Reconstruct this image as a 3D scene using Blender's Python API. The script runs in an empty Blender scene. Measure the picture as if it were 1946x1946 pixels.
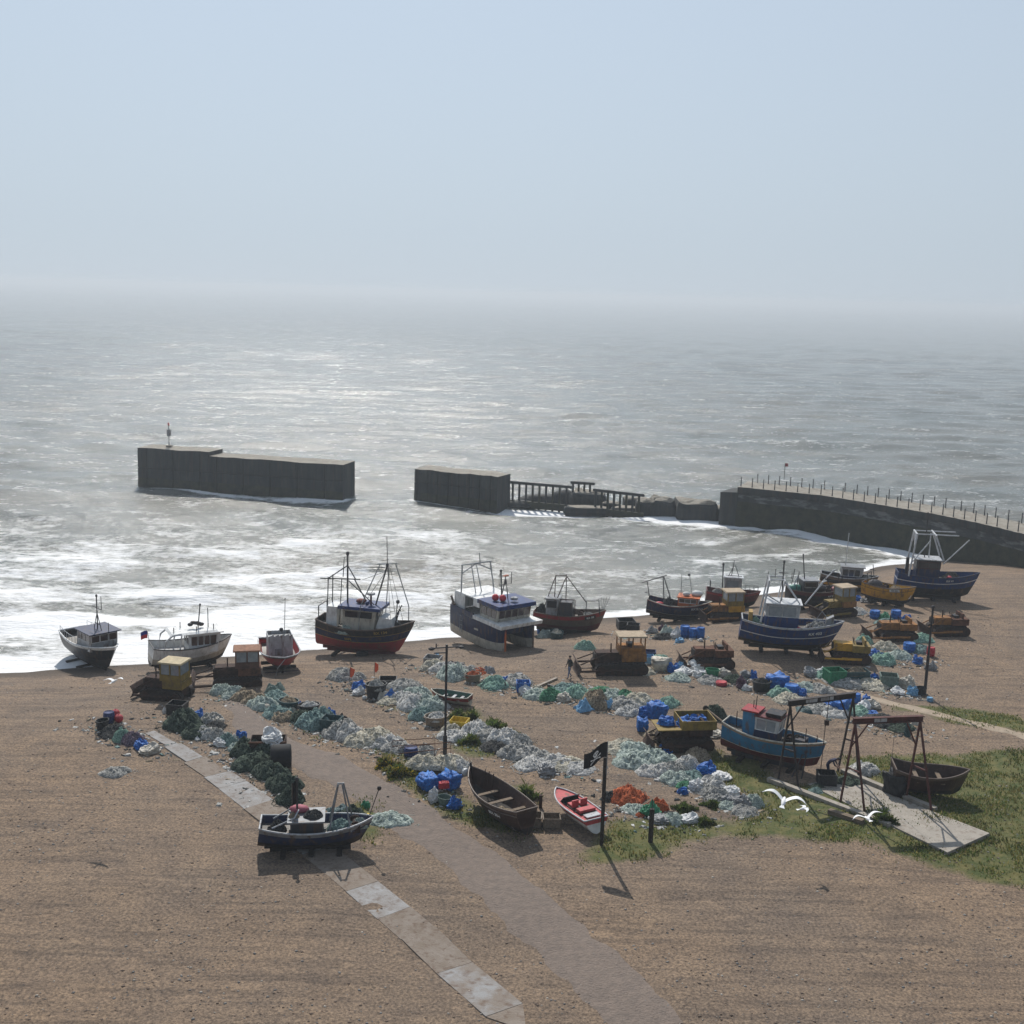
HAZE=.0005; MIST=(4.45,5.15,5.9)
import bpy, math, random
import numpy as np
from mathutils import Vector, Matrix, noise as mnoise
R = math.radians
random.seed(7)
scene = bpy.context.scene
COL = scene.collection

# ------------------------------------------------------------------ camera
CAM = Vector((0, 0, 28.0)); FPX = 2200.0; CX = CY = 973.0
PITCH = R(10.7); ROLL = R(1.6)
_f = Vector((0, math.cos(PITCH), -math.sin(PITCH)))
_r0 = Vector((1, 0, 0)); _u0 = Vector((0, math.sin(PITCH), math.cos(PITCH)))
_r = _r0 * math.cos(ROLL) + _u0 * math.sin(ROLL)
_u = _u0 * math.cos(ROLL) - _r0 * math.sin(ROLL)
cam_d = bpy.data.cameras.new('camera'); cam = bpy.data.objects.new('camera', cam_d); COL.objects.link(cam)
cam_d.sensor_width = 36; cam_d.lens = 36 * FPX / 1946; cam_d.clip_start = .5; cam_d.clip_end = 40000
mw = Matrix.Identity(4)
for i in range(3):
    mw[i][0] = _r[i]; mw[i][1] = _u[i]; mw[i][2] = -_f[i]; mw[i][3] = CAM[i]
cam.matrix_world = mw
scene.camera = cam

def ray(px, py):
    return (_f + _r * ((px - CX) / FPX) + _u * (-(py - CY) / FPX)).normalized()
def at_z(px, py, z):
    d = ray(px, py); return CAM + d * ((z - CAM.z) / d.z)
def at_dist(px, py, dist):
    return CAM + ray(px, py) * dist

# ------------------------------------------------------------------ numpy noise
def vnoise(x, y, seed=0):
    xi = np.floor(x).astype(np.int64); yi = np.floor(y).astype(np.int64)
    fx = x - xi; fy = y - yi
    fx = fx * fx * (3 - 2 * fx); fy = fy * fy * (3 - 2 * fy)
    def h(a, b):
        n = (a * 374761393 + b * 668265263 + seed * 144269504) & 0x7fffffff
        n = ((n ^ (n >> 13)) * 1274126177) & 0x7fffffff
        return ((n ^ (n >> 16)) & 0xffff) / 65535.0
    a = h(xi, yi); b = h(xi + 1, yi); c = h(xi, yi + 1); d = h(xi + 1, yi + 1)
    return (a * (1 - fx) + b * fx) * (1 - fy) + (c * (1 - fx) + d * fx) * fy
def fbm(x, y, seed=0, oct=4):
    s = 0; a = .5
    for i in range(oct):
        s = s + a * vnoise(x * 2 ** i, y * 2 ** i, seed + i * 17); a *= .5
    return s / (1 - .5 ** oct)
def sstep(a, b, x):
    t = np.clip((x - a) / (b - a), 0, 1); return t * t * (3 - 2 * t)

# ------------------------------------------------------------------ ground height
ZW = -2.6
_sh = [(-500,1305),(-200,1290),(60,1276),(200,1265),(300,1257),(420,1243),(480,1242),(580,1234),(700,1224),(790,1217),(850,1210),
       (1010,1196),(1150,1179),(1250,1167),(1400,1140),(1560,1110),(1640,1090),(1700,1075),(1780,1066),(1880,1064),(2100,1075),(2500,1100)]
_shw = [at_z(a, b, ZW) for a, b in _sh]
SHX = np.array([p.x for p in _shw]); SHY = np.array([p.y for p in _shw])
def shore_y(x): return np.interp(x, SHX, SHY) + (vnoise(np.asarray(x) * .12, np.asarray(x) * 0, 5) - .5) * 1.6
def inland(x, y): return (shore_y(x) - y) * .95
def gz_np(x, y):
    s = inland(x, y)
    z = np.where(s < 0, ZW + np.maximum(s * .12, -5), ZW + 2.6 * sstep(-6, 22, s) - 2.6 * float(sstep(-6, 22, np.array(0.))) * (1 - sstep(0, 10, s)))
    u = (fbm(x * .11, y * .11, 3) - .5) * .5 + (fbm(x * .5, y * .5, 9, 3) - .5) * .16
    return z + u * sstep(-2, 8, s)
def gz(x, y): return float(gz_np(np.array([x], float), np.array([y], float))[0])
def at(px, py):
    z = 0.0
    for _ in range(8):
        p = at_z(px, py, z); z = gz(p.x, p.y)
    return Vector((p.x, p.y, z))

# ------------------------------------------------------------------ materials
def nd(nt, t, **kw):
    n = nt.nodes.new(t)
    for k, v in kw.items(): setattr(n, k, v)
    return n
MATS = {}
def mat(name, col, rough=.7, metal=0., var=.25, scale=2.5, bump=0., bscale=12., col2=None, spec=.35, lo=.35, hi=.65, dirt=0., stretch=None, plank=0., leaf=False):
    if name in MATS: return MATS[name]
    m = bpy.data.materials.new(name); m.use_nodes = True; nt = m.node_tree; L = nt.links
    b = nt.nodes['Principled BSDF']
    b.inputs['Roughness'].default_value = rough; b.inputs['Metallic'].default_value = metal
    b.inputs['Specular IOR Level'].default_value = spec
    tc = nd(nt, 'ShaderNodeTexCoord'); oi = nd(nt, 'ShaderNodeObjectInfo')
    mul = nd(nt, 'ShaderNodeMath', operation='MULTIPLY'); mul.inputs[1].default_value = 37.
    L.new(oi.outputs['Random'], mul.inputs[0])
    ad = nd(nt, 'ShaderNodeVectorMath', operation='ADD'); L.new(tc.outputs['Object'], ad.inputs[0]); L.new(mul.outputs[0], ad.inputs[1])
    vec = ad.outputs[0]
    if stretch:
        sc = nd(nt, 'ShaderNodeVectorMath', operation='MULTIPLY'); sc.inputs[1].default_value = stretch
        L.new(vec, sc.inputs[0]); vec = sc.outputs[0]
    nz = nd(nt, 'ShaderNodeTexNoise'); nz.inputs['Scale'].default_value = scale; nz.inputs['Detail'].default_value = 6; nz.inputs['Roughness'].default_value = .65
    L.new(vec, nz.inputs['Vector'])
    rp = nd(nt, 'ShaderNodeValToRGB'); rp.color_ramp.elements[0].position = lo; rp.color_ramp.elements[1].position = hi
    c1 = [max(0, c * (1 - var)) for c in col]; c2 = list(col2) if col2 else [min(1, c * (1 + var)) for c in col]
    if col2: c1 = list(col)
    rp.color_ramp.elements[0].color = (*c1, 1); rp.color_ramp.elements[1].color = (*c2, 1)
    L.new(nz.outputs['Fac'], rp.inputs['Fac'])
    outc = rp.outputs['Color']
    if dirt > 0:
        n2 = nd(nt, 'ShaderNodeTexNoise'); n2.inputs['Scale'].default_value = scale * 2.3; n2.inputs['Detail'].default_value = 8
        rs = nd(nt, 'ShaderNodeVectorMath', operation='MULTIPLY'); rs.inputs[1].default_value = (1.2, 1.2, .3); L.new(vec, rs.inputs[0])   # runs of rust and grime hang downwards
        L.new(rs.outputs[0], n2.inputs['Vector'])
        r2 = nd(nt, 'ShaderNodeValToRGB'); r2.color_ramp.elements[0].position = .52; r2.color_ramp.elements[1].position = .68
        r2.color_ramp.elements[0].color = (0, 0, 0, 1); r2.color_ramp.elements[1].color = (dirt, dirt, dirt, 1)
        L.new(n2.outputs['Fac'], r2.inputs['Fac'])
        mx = nd(nt, 'ShaderNodeMixRGB'); mx.inputs['Color2'].default_value = (.11, .065, .04, 1)
        L.new(r2.outputs['Color'], mx.inputs['Fac']); L.new(outc, mx.inputs['Color1']); outc = mx.outputs['Color']
    L.new(outc, b.inputs['Base Color'])
    if bump > 0:
        n3 = nd(nt, 'ShaderNodeTexNoise'); n3.inputs['Scale'].default_value = bscale; n3.inputs['Detail'].default_value = 5
        L.new(vec, n3.inputs['Vector'])
        bp = nd(nt, 'ShaderNodeBump'); bp.inputs['Strength'].default_value = min(1, bump); bp.inputs['Distance'].default_value = .1
        L.new(n3.outputs['Fac'], bp.inputs['Height']); L.new(bp.outputs['Normal'], b.inputs['Normal'])
    if plank:
        wv = nd(nt, 'ShaderNodeTexWave', bands_direction='Z', wave_profile='SAW'); wv.inputs['Scale'].default_value = 1.6; wv.inputs['Distortion'].default_value = .6; L.new(tc.outputs['Object'], wv.inputs['Vector'])
        bp = nd(nt, 'ShaderNodeBump'); bp.inputs['Strength'].default_value = plank; bp.inputs['Distance'].default_value = .06
        L.new(wv.outputs['Fac'], bp.inputs['Height']); L.new(bp.outputs['Normal'], b.inputs['Normal'])
    if leaf:
        tr = nd(nt, 'ShaderNodeBsdfTranslucent'); L.new(outc, tr.inputs['Color']); ms = nd(nt, 'ShaderNodeMixShader'); ms.inputs[0].default_value = .5
        L.new(b.outputs[0], ms.inputs[1]); L.new(tr.outputs[0], ms.inputs[2]); L.new(ms.outputs[0], nt.nodes['Material Output'].inputs['Surface'])
    MATS[name] = m
    return m

# ------------------------------------------------------------------ mesh builder
class MB:
    def __init__(s): s.v = []; s.f = []; s.m = []
    def add(s, vs, fs, mi=0, M=None):
        o = len(s.v)
        for p in vs:
            p = Vector(p)
            if M is not None: p = M @ p
            s.v.append((p.x, p.y, p.z))
        for f in fs: s.f.append(tuple(i + o for i in f)); s.m.append(mi)
        return s
    def box(s, x0, x1, y0, y1, z0, z1, mi=0, M=None, top=None):
        # top=(dx0,dx1,dy0,dy1) moves the top corners
        a, b, c, d = top or (0, 0, 0, 0)
        vs = [(x0,y0,z0),(x1,y0,z0),(x1,y1,z0),(x0,y1,z0),(x0+a,y0+c,z1),(x1+b,y0+c,z1),(x1+b,y1+d,z1),(x0+a,y1+d,z1)]
        return s.add(vs, [(3,2,1,0),(4,5,6,7),(0,1,5,4),(1,2,6,5),(2,3,7,6),(3,0,4,7)], mi, M)
    def tube(s, pts, r, n=6, mi=0, M=None, r2=None, cap=True):
        pts = [Vector(p) for p in pts]; k = len(pts); vs = []; fs = []
        for i, p in enumerate(pts):
            t = (pts[min(i + 1, k - 1)] - pts[max(i - 1, 0)]).normalized()
            a = t.orthogonal().normalized() if abs(t.z) > .95 else t.cross(Vector((0, 0, 1))).normalized()
            b = t.cross(a).normalized()
            rr = r if r2 is None else r + (r2 - r) * i / max(1, k - 1)
            for j in range(n):
                an = 2 * math.pi * j / n; vs.append(p + (a * math.cos(an) + b * math.sin(an)) * rr)
        for i in range(k - 1):
            for j in range(n):
                fs.append((i*n+j, i*n+(j+1) % n, (i+1)*n+(j+1) % n, (i+1)*n+j))
        if cap: fs.append(tuple(range(n))[::-1]); fs.append(tuple((k-1)*n+j for j in range(n)))
        return s.add(vs, fs, mi, M)
    def lathe(s, prof, n=14, mi=0, M=None, mis=None):
        vs = []; fs = []; o = len(s.v)
        for r, z in prof:
            for j in range(n):
                a = 2 * math.pi * j / n; vs.append((r * math.cos(a), r * math.sin(a), z))
        k = len(prof)
        s.add(vs, [], 0, M)
        for i in range(k - 1):
            for j in range(n):
                s.f.append(tuple(o + q for q in (i*n+j, i*n+(j+1) % n, (i+1)*n+(j+1) % n, (i+1)*n+j))); s.m.append(mis[i] if mis else mi)
        if prof[0][0] > .001: s.f.append(tuple(o + j for j in range(n))[::-1]); s.m.append(mis[0] if mis else mi)
        if prof[-1][0] > .001: s.f.append(tuple(o + (k-1)*n + j for j in range(n))); s.m.append(mis[-1] if mis else mi)
        return s
    def ball(s, c, r, sc=(1, 1, 1), n=12, m=8, mi=0, M=None):
        vs = []; fs = []
        for i in range(m + 1):
            th = math.pi * i / m
            for j in range(n):
                ph = 2 * math.pi * j / n
                vs.append((c[0] + r*sc[0]*math.sin(th)*math.cos(ph), c[1] + r*sc[1]*math.sin(th)*math.sin(ph), c[2] + r*sc[2]*math.cos(th)))
        for i in range(m):
            for j in range(n): fs.append((i*n+j, (i+1)*n+j, (i+1)*n+(j+1) % n, i*n+(j+1) % n))
        return s.add(vs, fs, mi, M)
    def prism(s, poly, y0, y1, mi=0, M=None):   # polygon in x,z extruded along y
        n = len(poly)
        vs = [(x, y0, z) for x, z in poly] + [(x, y1, z) for x, z in poly]
        fs = [tuple(range(n)), tuple(range(2*n-1, n-1, -1))] + [(i, i+n, (i+1) % n + n, (i+1) % n) for i in range(n)]
        return s.add(vs, fs, mi, M)
    def mesh(s, name, mats, smooth=False):
        me = bpy.data.meshes.new(name); me.from_pydata(s.v, [], s.f)
        for m in mats: me.materials.append(m)
        me.polygons.foreach_set('material_index', s.m)
        if smooth: me.polygons.foreach_set('use_smooth', [True] * len(s.f))
        me.validate(); me.update(); return me
    def build(s, name, mats, parent=None, smooth=False, loc=None, rz=0):
        if not isinstance(mats, (list, tuple)): mats = [mats]
        o = bpy.data.objects.new(name, s.mesh(name, mats, smooth)); COL.objects.link(o)
        if parent: o.parent = parent
        if loc is not None: o.location = loc
        if rz: o.rotation_euler.z = rz
        return o

def tag(o, label=None, cat=None, group=None, kind=None):
    if label: o['label'] = label
    if cat: o['category'] = cat
    if group: o['group'] = group
    if kind: o['kind'] = kind
    return o
def thing(name, label, cat, loc=(0, 0, 0), rz=0, group=None, tilt=(0, 0)):
    o = bpy.data.objects.new(name, None); COL.objects.link(o); o.empty_display_size = .3
    o.location = loc; o.rotation_euler = (tilt[0], tilt[1], rz)
    return tag(o, label, cat, group)
def np_mesh(name, v, f, mats, parent=None, smooth=True):
    me = bpy.data.meshes.new(name)
    me.vertices.add(len(v)); me.vertices.foreach_set('co', np.asarray(v, np.float32).ravel())
    nf, k = f.shape
    me.loops.add(nf * k); me.loops.foreach_set('vertex_index', f.astype(np.int32).ravel())
    me.polygons.add(nf); me.polygons.foreach_set('loop_start', np.arange(nf, dtype=np.int32) * k)
    me.polygons.foreach_set('loop_total', np.full(nf, k, np.int32))
    if smooth: me.polygons.foreach_set('use_smooth', np.ones(nf, bool))
    for m in (mats if isinstance(mats, (list, tuple)) else [mats]): me.materials.append(m)
    me.update(calc_edges=True); me.validate()
    o = bpy.data.objects.new(name, me); COL.objects.link(o)
    if parent: o.parent = parent
    return o
def grid_faces(nr, nc):
    i = np.arange(nr - 1)[:, None] * nc + np.arange(nc - 1)[None, :]
    return np.stack([i, i + 1, i + nc + 1, i + nc], -1).reshape(-1, 4)
def attr(o, name, data):
    a = o.data.attributes.new(name, 'FLOAT', 'POINT'); a.data.foreach_set('value', np.asarray(data, np.float32).ravel())

# ------------------------------------------------------------------ render / world / sun
scene.view_settings.view_transform = 'Standard'; scene.view_settings.look = 'None'
scene.view_settings.gamma = 1; scene.view_settings.use_curve_mapping = False
scene.view_settings.exposure = EXPOSURE = -0.25
SUN_EL = R(46); SUN_AZ = R(-11); SDIR = (math.sin(SUN_AZ) * math.cos(SUN_EL), math.cos(SUN_AZ) * math.cos(SUN_EL), math.sin(SUN_EL))     # azimuth measured from +Y towards +X
w = bpy.data.worlds.new('World'); scene.world = w; w.use_nodes = True
nt = w.node_tree; bg = nt.nodes['Background']
sky = nd(nt, 'ShaderNodeTexSky', sky_type='NISHITA'); sky.sun_disc = False
sky.sun_elevation = SUN_EL; sky.sun_rotation = SUN_AZ
sky.air_density = 1.0; sky.dust_density = .35; sky.ozone_density = 2.5; sky.altitude = 0
# sea mist whitens the sky, most of all low down
tc = nd(nt, 'ShaderNodeTexCoord'); sx = nd(nt, 'ShaderNodeSeparateXYZ'); nt.links.new(tc.outputs['Generated'], sx.inputs[0])
hr = nd(nt, 'ShaderNodeMapRange'); hr.inputs['From Min'].default_value = .05; hr.inputs['From Max'].default_value = .8; hr.inputs['To Min'].default_value = .96; hr.inputs['To Max'].default_value = .45
nt.links.new(sx.outputs['Z'], hr.inputs['Value'])
mist = nd(nt, 'ShaderNodeCombineXYZ')
for i_, v_ in enumerate(MIST): mist.inputs[i_].default_value = v_
# haze scatters forward: the mist is brightest round the sun and dimmest in the opposite sky
dt = nd(nt, 'ShaderNodeVectorMath', operation='DOT_PRODUCT'); nt.links.new(tc.outputs['Generated'], dt.inputs[0]); dt.inputs[1].default_value = SDIR
g1 = nd(nt, 'ShaderNodeMapRange'); g1.inputs['From Min'].default_value = -1; nt.links.new(dt.outputs['Value'], g1.inputs['Value'])
g2 = nd(nt, 'ShaderNodeMath', operation='POWER'); nt.links.new(g1.outputs[0], g2.inputs[0]); g2.inputs[1].default_value = 1.6
g3 = nd(nt, 'ShaderNodeMath', operation='MULTIPLY_ADD'); nt.links.new(g2.outputs[0], g3.inputs[0]); g3.inputs[1].default_value = .90; g3.inputs[2].default_value = .40
ms = nd(nt, 'ShaderNodeVectorMath', operation='SCALE'); nt.links.new(mist.outputs[0], ms.inputs[0]); nt.links.new(g3.outputs[0], ms.inputs['Scale'])
mxw = nd(nt, 'ShaderNodeMix', data_type='RGBA'); nt.links.new(hr.outputs[0], mxw.inputs[0]); nt.links.new(sky.outputs[0], mxw.inputs[6]); nt.links.new(ms.outputs[0], mxw.inputs[7])
nt.links.new(mxw.outputs[2], bg.inputs[0]); bg.inputs[1].default_value = .13
sd = bpy.data.lights.new('sun', 'SUN'); sd.energy = 5.0; sd.angle = R(.5); sd.color = (1, .955, .89)
sun = bpy.data.objects.new('sun', sd); COL.objects.link(sun)
sdir = Vector((math.sin(SUN_AZ) * math.cos(SUN_EL), math.cos(SUN_AZ) * math.cos(SUN_EL), math.sin(SUN_EL)))
sun.rotation_euler = (-sdir).to_track_quat('-Z', 'Y').to_euler(); sun.location = (0, 0, 200)

# ------------------------------------------------------------------ ground: shingle beach
def in_poly(x, y, poly):
    c = np.zeros(x.shape, bool); n = len(poly)
    for i in range(n):
        x1, y1 = poly[i]; x2, y2 = poly[(i + 1) % n]
        cond = ((y1 > y) != (y2 > y))
        xi = (x2 - x1) * (y - y1) / ((y2 - y1) if abs(y2 - y1) > 1e-9 else 1e-9) + x1
        c ^= cond & (x < xi)
    return c
GRASS = [[(1330,1470),(1400,1440),(1400,1405),(1480,1480),(1560,1490),(1620,1440),(1780,1430),(1990,1430),(1990,1700),(1800,1660),(1640,1610),(1480,1590),(1340,1578),(1420,1545),(1440,1520)],
         [(1200,1425),(1290,1418),(1400,1450),(1390,1475),(1350,1470),(1290,1440)],
         [(700,1425),(760,1440),(760,1475),(830,1530),(880,1580),(960,1600),(1010,1580),(900,1520),(800,1440),(740,1415)],
         [(730,1335),(770,1340),(800,1352),(790,1358),(740,1345)],
         [(830,1360),(900,1350),(930,1385),(880,1375)],
         [(860,1405),(900,1400),(960,1420),(960,1432),(890,1425)],
         [(900,1375),(960,1380),(1010,1415),(990,1420),(930,1400)],
         [(640,1515),(680,1515),(740,1560),(760,1590),(700,1600),(650,1560)],
         [(960,1480),(990,1482),(1020,1530),(990,1530)],
         [(1690,1335),(1780,1340),(1960,1360),(1960,1400),(1780,1365),(1700,1350)],
         [(280,1568),(340,1530),(420,1400),(320,1330),(330,1380),(400,1400),(560,1500),(540,1520),(480,1450)],
         [(1120,1570),(1340,1550),(1340,1600),(1100,1640)],
         [(560,1362),(620,1395),(660,1410),(640,1412),(590,1390)]]
GRASS = GRASS[:10] + GRASS[11:]
GRASSW = [[(at(a, b).x, at(a, b).y) for a, b in P] for P in GRASS]
gx = np.arange(-170, 230, .8); gy = np.concatenate([np.arange(18, 36, 2.), np.arange(36, 190, .45), np.arange(190, 420, 10.)])
X, Y = np.meshgrid(gx, gy); Z = gz_np(X.ravel(), Y.ravel()).reshape(X.shape)
gm = np.zeros(X.shape)
nzx = (fbm(X * .35, Y * .35, 21) - .5) * 3.2; nzy = (fbm(X * .35, Y * .35, 41) - .5) * 3.2
for P in GRASSW: gm = np.maximum(gm, in_poly(X + nzx, Y + nzy, P).astype(float))
# soften
for _ in range(2):
    g2 = gm.copy(); g2[1:-1, 1:-1] = (gm[1:-1, 1:-1] * 2 + gm[:-2, 1:-1] + gm[2:, 1:-1] + gm[1:-1, :-2] + gm[1:-1, 2:]) / 6; gm = g2
m = bpy.data.materials.new('shingle'); m.use_nodes = True; nt = m.node_tree; Lk = nt.links; b = nt.nodes['Principled BSDF']
b.inputs['Roughness'].default_value = .85; b.inputs['Specular IOR Level'].default_value = .2
tc = nd(nt, 'ShaderNodeTexCoord')
def noise_n(scale, det=6, vec=None, rough=.6):
    n = nd(nt, 'ShaderNodeTexNoise'); n.inputs['Scale'].default_value = scale; n.inputs['Detail'].default_value = det; n.inputs['Roughness'].default_value = rough
    Lk.new(vec or tc.outputs['Object'], n.inputs['Vector']); return n
def ramp(src, p0, c0, p1, c1):
    r = nd(nt, 'ShaderNodeValToRGB'); r.color_ramp.elements[0].position = p0; r.color_ramp.elements[1].position = p1
    r.color_ramp.elements[0].color = (*c0, 1); r.color_ramp.elements[1].color = (*c1, 1); Lk.new(src, r.inputs['Fac']); return r
def mix(fac, a, bb, t='MIX'):
    x = nd(nt, 'ShaderNodeMixRGB', blend_type=t)
    for s, v in (('Fac', fac), ('Color1', a), ('Color2', bb)):
        if hasattr(v, 'links'): Lk.new(v, x.inputs[s])
        elif isinstance(v, (int, float)): x.inputs[s].default_value = v
        else: x.inputs[s].default_value = (*v, 1)
    return x.outputs['Color']
big = noise_n(.06, 4); mid = noise_n(.5, 6); fine = noise_n(7.5, 2, rough=.8)
base = ramp(big.outputs['Fac'], .38, (.182, .140, .104), .62, (.216, .157, .107)).outputs['Color']
patch = ramp(mid.outputs['Fac'], .35, (.82, .82, .84), .7, (1.12, 1.1, 1.06)).outputs['Color']
base = mix(1., base, patch, 'MULTIPLY')
peb = ramp(fine.outputs['Fac'], .32, (.5, .5, .53), .68, (1.55, 1.5, 1.44)).outputs['Color']
base = mix(1., base, peb, 'MULTIPLY')
# long faint vehicle scores running along the beach
mp = nd(nt, 'ShaderNodeMapping'); mp.inputs['Rotation'].default_value = (0, 0, R(24)); mp.inputs['Scale'].default_value = (.12, 1.9, 1)
Lk.new(tc.outputs['Object'], mp.inputs['Vector'])
scr = noise_n(1., 4, mp.outputs['Vector'])
base = mix(1., base, ramp(scr.outputs['Fac'], .36, (.74, .75, .78), .52, (1.03, 1.03, 1.03)).outputs['Color'], 'MULTIPLY')
ga = nd(nt, 'ShaderNodeAttribute', attribute_name='grass'); wa = nd(nt, 'ShaderNodeAttribute', attribute_name='wet')
gn = noise_n(1.3, 7)
gc = ramp(gn.outputs['Fac'], .38, (.055, .078, .018), .64, (.15, .135, .045)).outputs['Color']
gm1 = nd(nt, 'ShaderNodeMath', operation='ADD'); Lk.new(ga.outputs['Fac'], gm1.inputs[0]); Lk.new(noise_n(.9, 6).outputs['Fac'], gm1.inputs[1])
gmh = nd(nt, 'ShaderNodeMath', operation='MULTIPLY'); Lk.new(gm1.outputs[0], gmh.inputs[0]); gmh.inputs[1].default_value = .5
gf = ramp(gmh.outputs[0], .43, (0, 0, 0), .66, (1, 1, 1)).outputs['Color']
gmul = nd(nt, 'ShaderNodeMath', operation='MULTIPLY'); Lk.new(gf, gmul.inputs[0]); gmul.inputs[1].default_value = .93
base = mix(gmul.outputs[0], base, gc)
base = mix(wa.outputs['Fac'], base, (.085, .066, .05))
Lk.new(base, b.inputs['Base Color'])
bp = nd(nt, 'ShaderNodeBump'); bp.inputs['Strength'].default_value = .9; bp.inputs['Distance'].default_value = .12
Lk.new(noise_n(3.5, 6, rough=.75).outputs['Fac'], bp.inputs['Height']); Lk.new(bp.outputs['Normal'], b.inputs['Normal'])
beach = np_mesh('beach', np.stack([X.ravel(), Y.ravel(), Z.ravel()], 1), grid_faces(*X.shape), m); tag(beach, kind='structure')
attr(beach, 'grass', gm); s_ = inland(X, Y); attr(beach, 'wet', (1 - sstep(.5, 3.5, s_ + (fbm(X * .4, Y * .4, 77) - .5) * 3)) * .9)

# ------------------------------------------------------------------ sea
rows = np.exp(np.linspace(math.log(78), math.log(9000), 820)); cols = np.linspace(-1.0, 1.0, 560)
YY = rows[:, None] * np.ones_like(cols)[None]; XX = rows[:, None] * cols[None]
dy = np.gradient(rows)[:, None] * np.ones_like(cols)[None]
rng = np.random.RandomState(3); ZZ = np.zeros_like(XX)
wx = (fbm(XX * .02, YY * .02, 61) - .5) * 18; wy = (fbm(XX * .02, YY * .02, 62) - .5) * 18
for i in range(40):
    lam = 2.0 * (11 ** (rng.rand())) ; ang = R(rng.normal(-8, 26)); k = 2 * math.pi / lam
    d = (np.sin(ang), -np.cos(ang)); amp = .0066 * lam ** .92
    ph = k * (d[0] * (XX + wx) + d[1] * (YY + wy)) + rng.rand() * 6.28
    wgt = np.clip(lam / (3.2 * dy) - .6, 0, 1) * (.4 + 1.2 * vnoise(XX / (lam * 3.1) + i, YY / (lam * 3.1), i))
    sw = (np.sin(ph) + 1) / 2
    ZZ += amp * wgt * (2 * sw ** 1.7 - .9)
S = (YY - shore_y(XX)) * .95           # metres out to sea
calm = sstep(-3, 25, S)
crest = ZZ.copy()
# surf rollers parallel to the shore
wob = (fbm(XX * .03, YY * .03, 71) - .5) * 16
for s0, a0, w0 in ((7, .32, 1.3), (15, .42, 1.8), (26, .45, 2.2), (39, .4, 2.6)):
    ZZ += a0 * (.3 + .7 * (1 - sstep(-5, 25, XX))) * np.exp(-(((S + wob * (s0 / 26)) - s0) / w0) ** 2) * (.3 + vnoise(XX * .06, YY * .03, int(s0)))
ZZ = ZW + ZZ * (.15 + .85 * calm)
foam = np.zeros_like(XX)
n1 = fbm(XX * .12, YY * .3, 91, 5); n2 = fbm(XX * .35, YY * .8, 92, 4)
leftw = 1 - sstep(-32, 10, XX)
foam = np.maximum(foam, np.clip(1.25 - S / (2.6 + 2.6 * leftw), 0, 1))
foam = np.maximum(foam, (np.exp(-((S + wob * .5 - 14) / 3.4) ** 2) * .95 + np.exp(-((S + wob - 26) / 3.) ** 2) * .6 + np.exp(-((S + wob * 1.5 - 41) / 4.) ** 2) * .4) * (n1 * 1.7) * (.25 + .75 * leftw))
foam = np.maximum(foam, np.clip(1.05 - S / 75, 0, 1) * (n1 * .98) * (.12 + .88 * leftw))
foam += .30 * n2 + .24 * sstep(.25, .7, crest) * n1
SEA_FOAM = foam; SEA_X = XX; SEA_Y = YY
# foam round the walls standing in the water: segments (x0,y0,x1,y1,width)
def segd(x0, y0, x1, y1):
    vx, vy = x1 - x0, y1 - y0; t = np.clip(((XX - x0) * vx + (YY - y0) * vy) / (vx * vx + vy * vy), 0, 1)
    return np.hypot(XX - x0 - t * vx, YY - y0 - t * vy)
for (a, b_, wd, st) in [((1397,998),(1560,1017),3.2,1.1),((1560,1017),(1700,1042),4.5,1.15),((1700,1042),(1950,1090),4,1.1),((960,970),(1240,972),3.2,1.),((1200,980),(1400,998),4.5,1.1),
                        ((263,924),(430,938),1.2,.75),((430,940),(652,954),1.4,.8),((787,953),(950,970),1.2,.7)]:
    p = at_z(*a, ZW); q = at_z(*b_, ZW)
    foam = np.maximum(foam, st * np.exp(-(segd(p.x, p.y, q.x, q.y) / wd) ** 2) * (.55 + .75 * n1))
m = bpy.data.materials.new('sea_water'); m.use_nodes = True; nt = m.node_tree; Lk = nt.links; b = nt.nodes['Principled BSDF']
tc = nd(nt, 'ShaderNodeTexCoord')
b.inputs['IOR'].default_value = 1.34; b.inputs['Specular IOR Level'].default_value = .5
fa = nd(nt, 'ShaderNodeAttribute', attribute_name='foam')
mp = nd(nt, 'ShaderNodeMapping'); mp.inputs['Scale'].default_value = (.7, 1.5, 1); Lk.new(tc.outputs['Object'], mp.inputs['Vector'])
fz = noise_n(1.1, 8, mp.outputs['Vector'], .7)
mp2 = nd(nt, 'ShaderNodeMapping'); mp2.inputs['Scale'].default_value = (.10, .34, 1); Lk.new(tc.outputs['Object'], mp2.inputs['Vector'])
fz2 = noise_n(1., 9, mp2.outputs['Vector'], .72)
a1 = nd(nt, 'ShaderNodeMath', operation='MULTIPLY_ADD'); Lk.new(fz.outputs['Fac'], a1.inputs[0]); a1.inputs[1].default_value = 1.3; Lk.new(fa.outputs['Fac'], a1.inputs[2])
a2 = nd(nt, 'ShaderNodeMath', operation='MULTIPLY_ADD'); Lk.new(fz2.outputs['Fac'], a2.inputs[0]); a2.inputs[1].default_value = 1.3; Lk.new(a1.outputs[0], a2.inputs[2])
ff = ramp(a2.outputs[0], 1., (0, 0, 0), 1.3, (1, 1, 1)); ff.color_ramp.elements[0].position = .0
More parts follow.
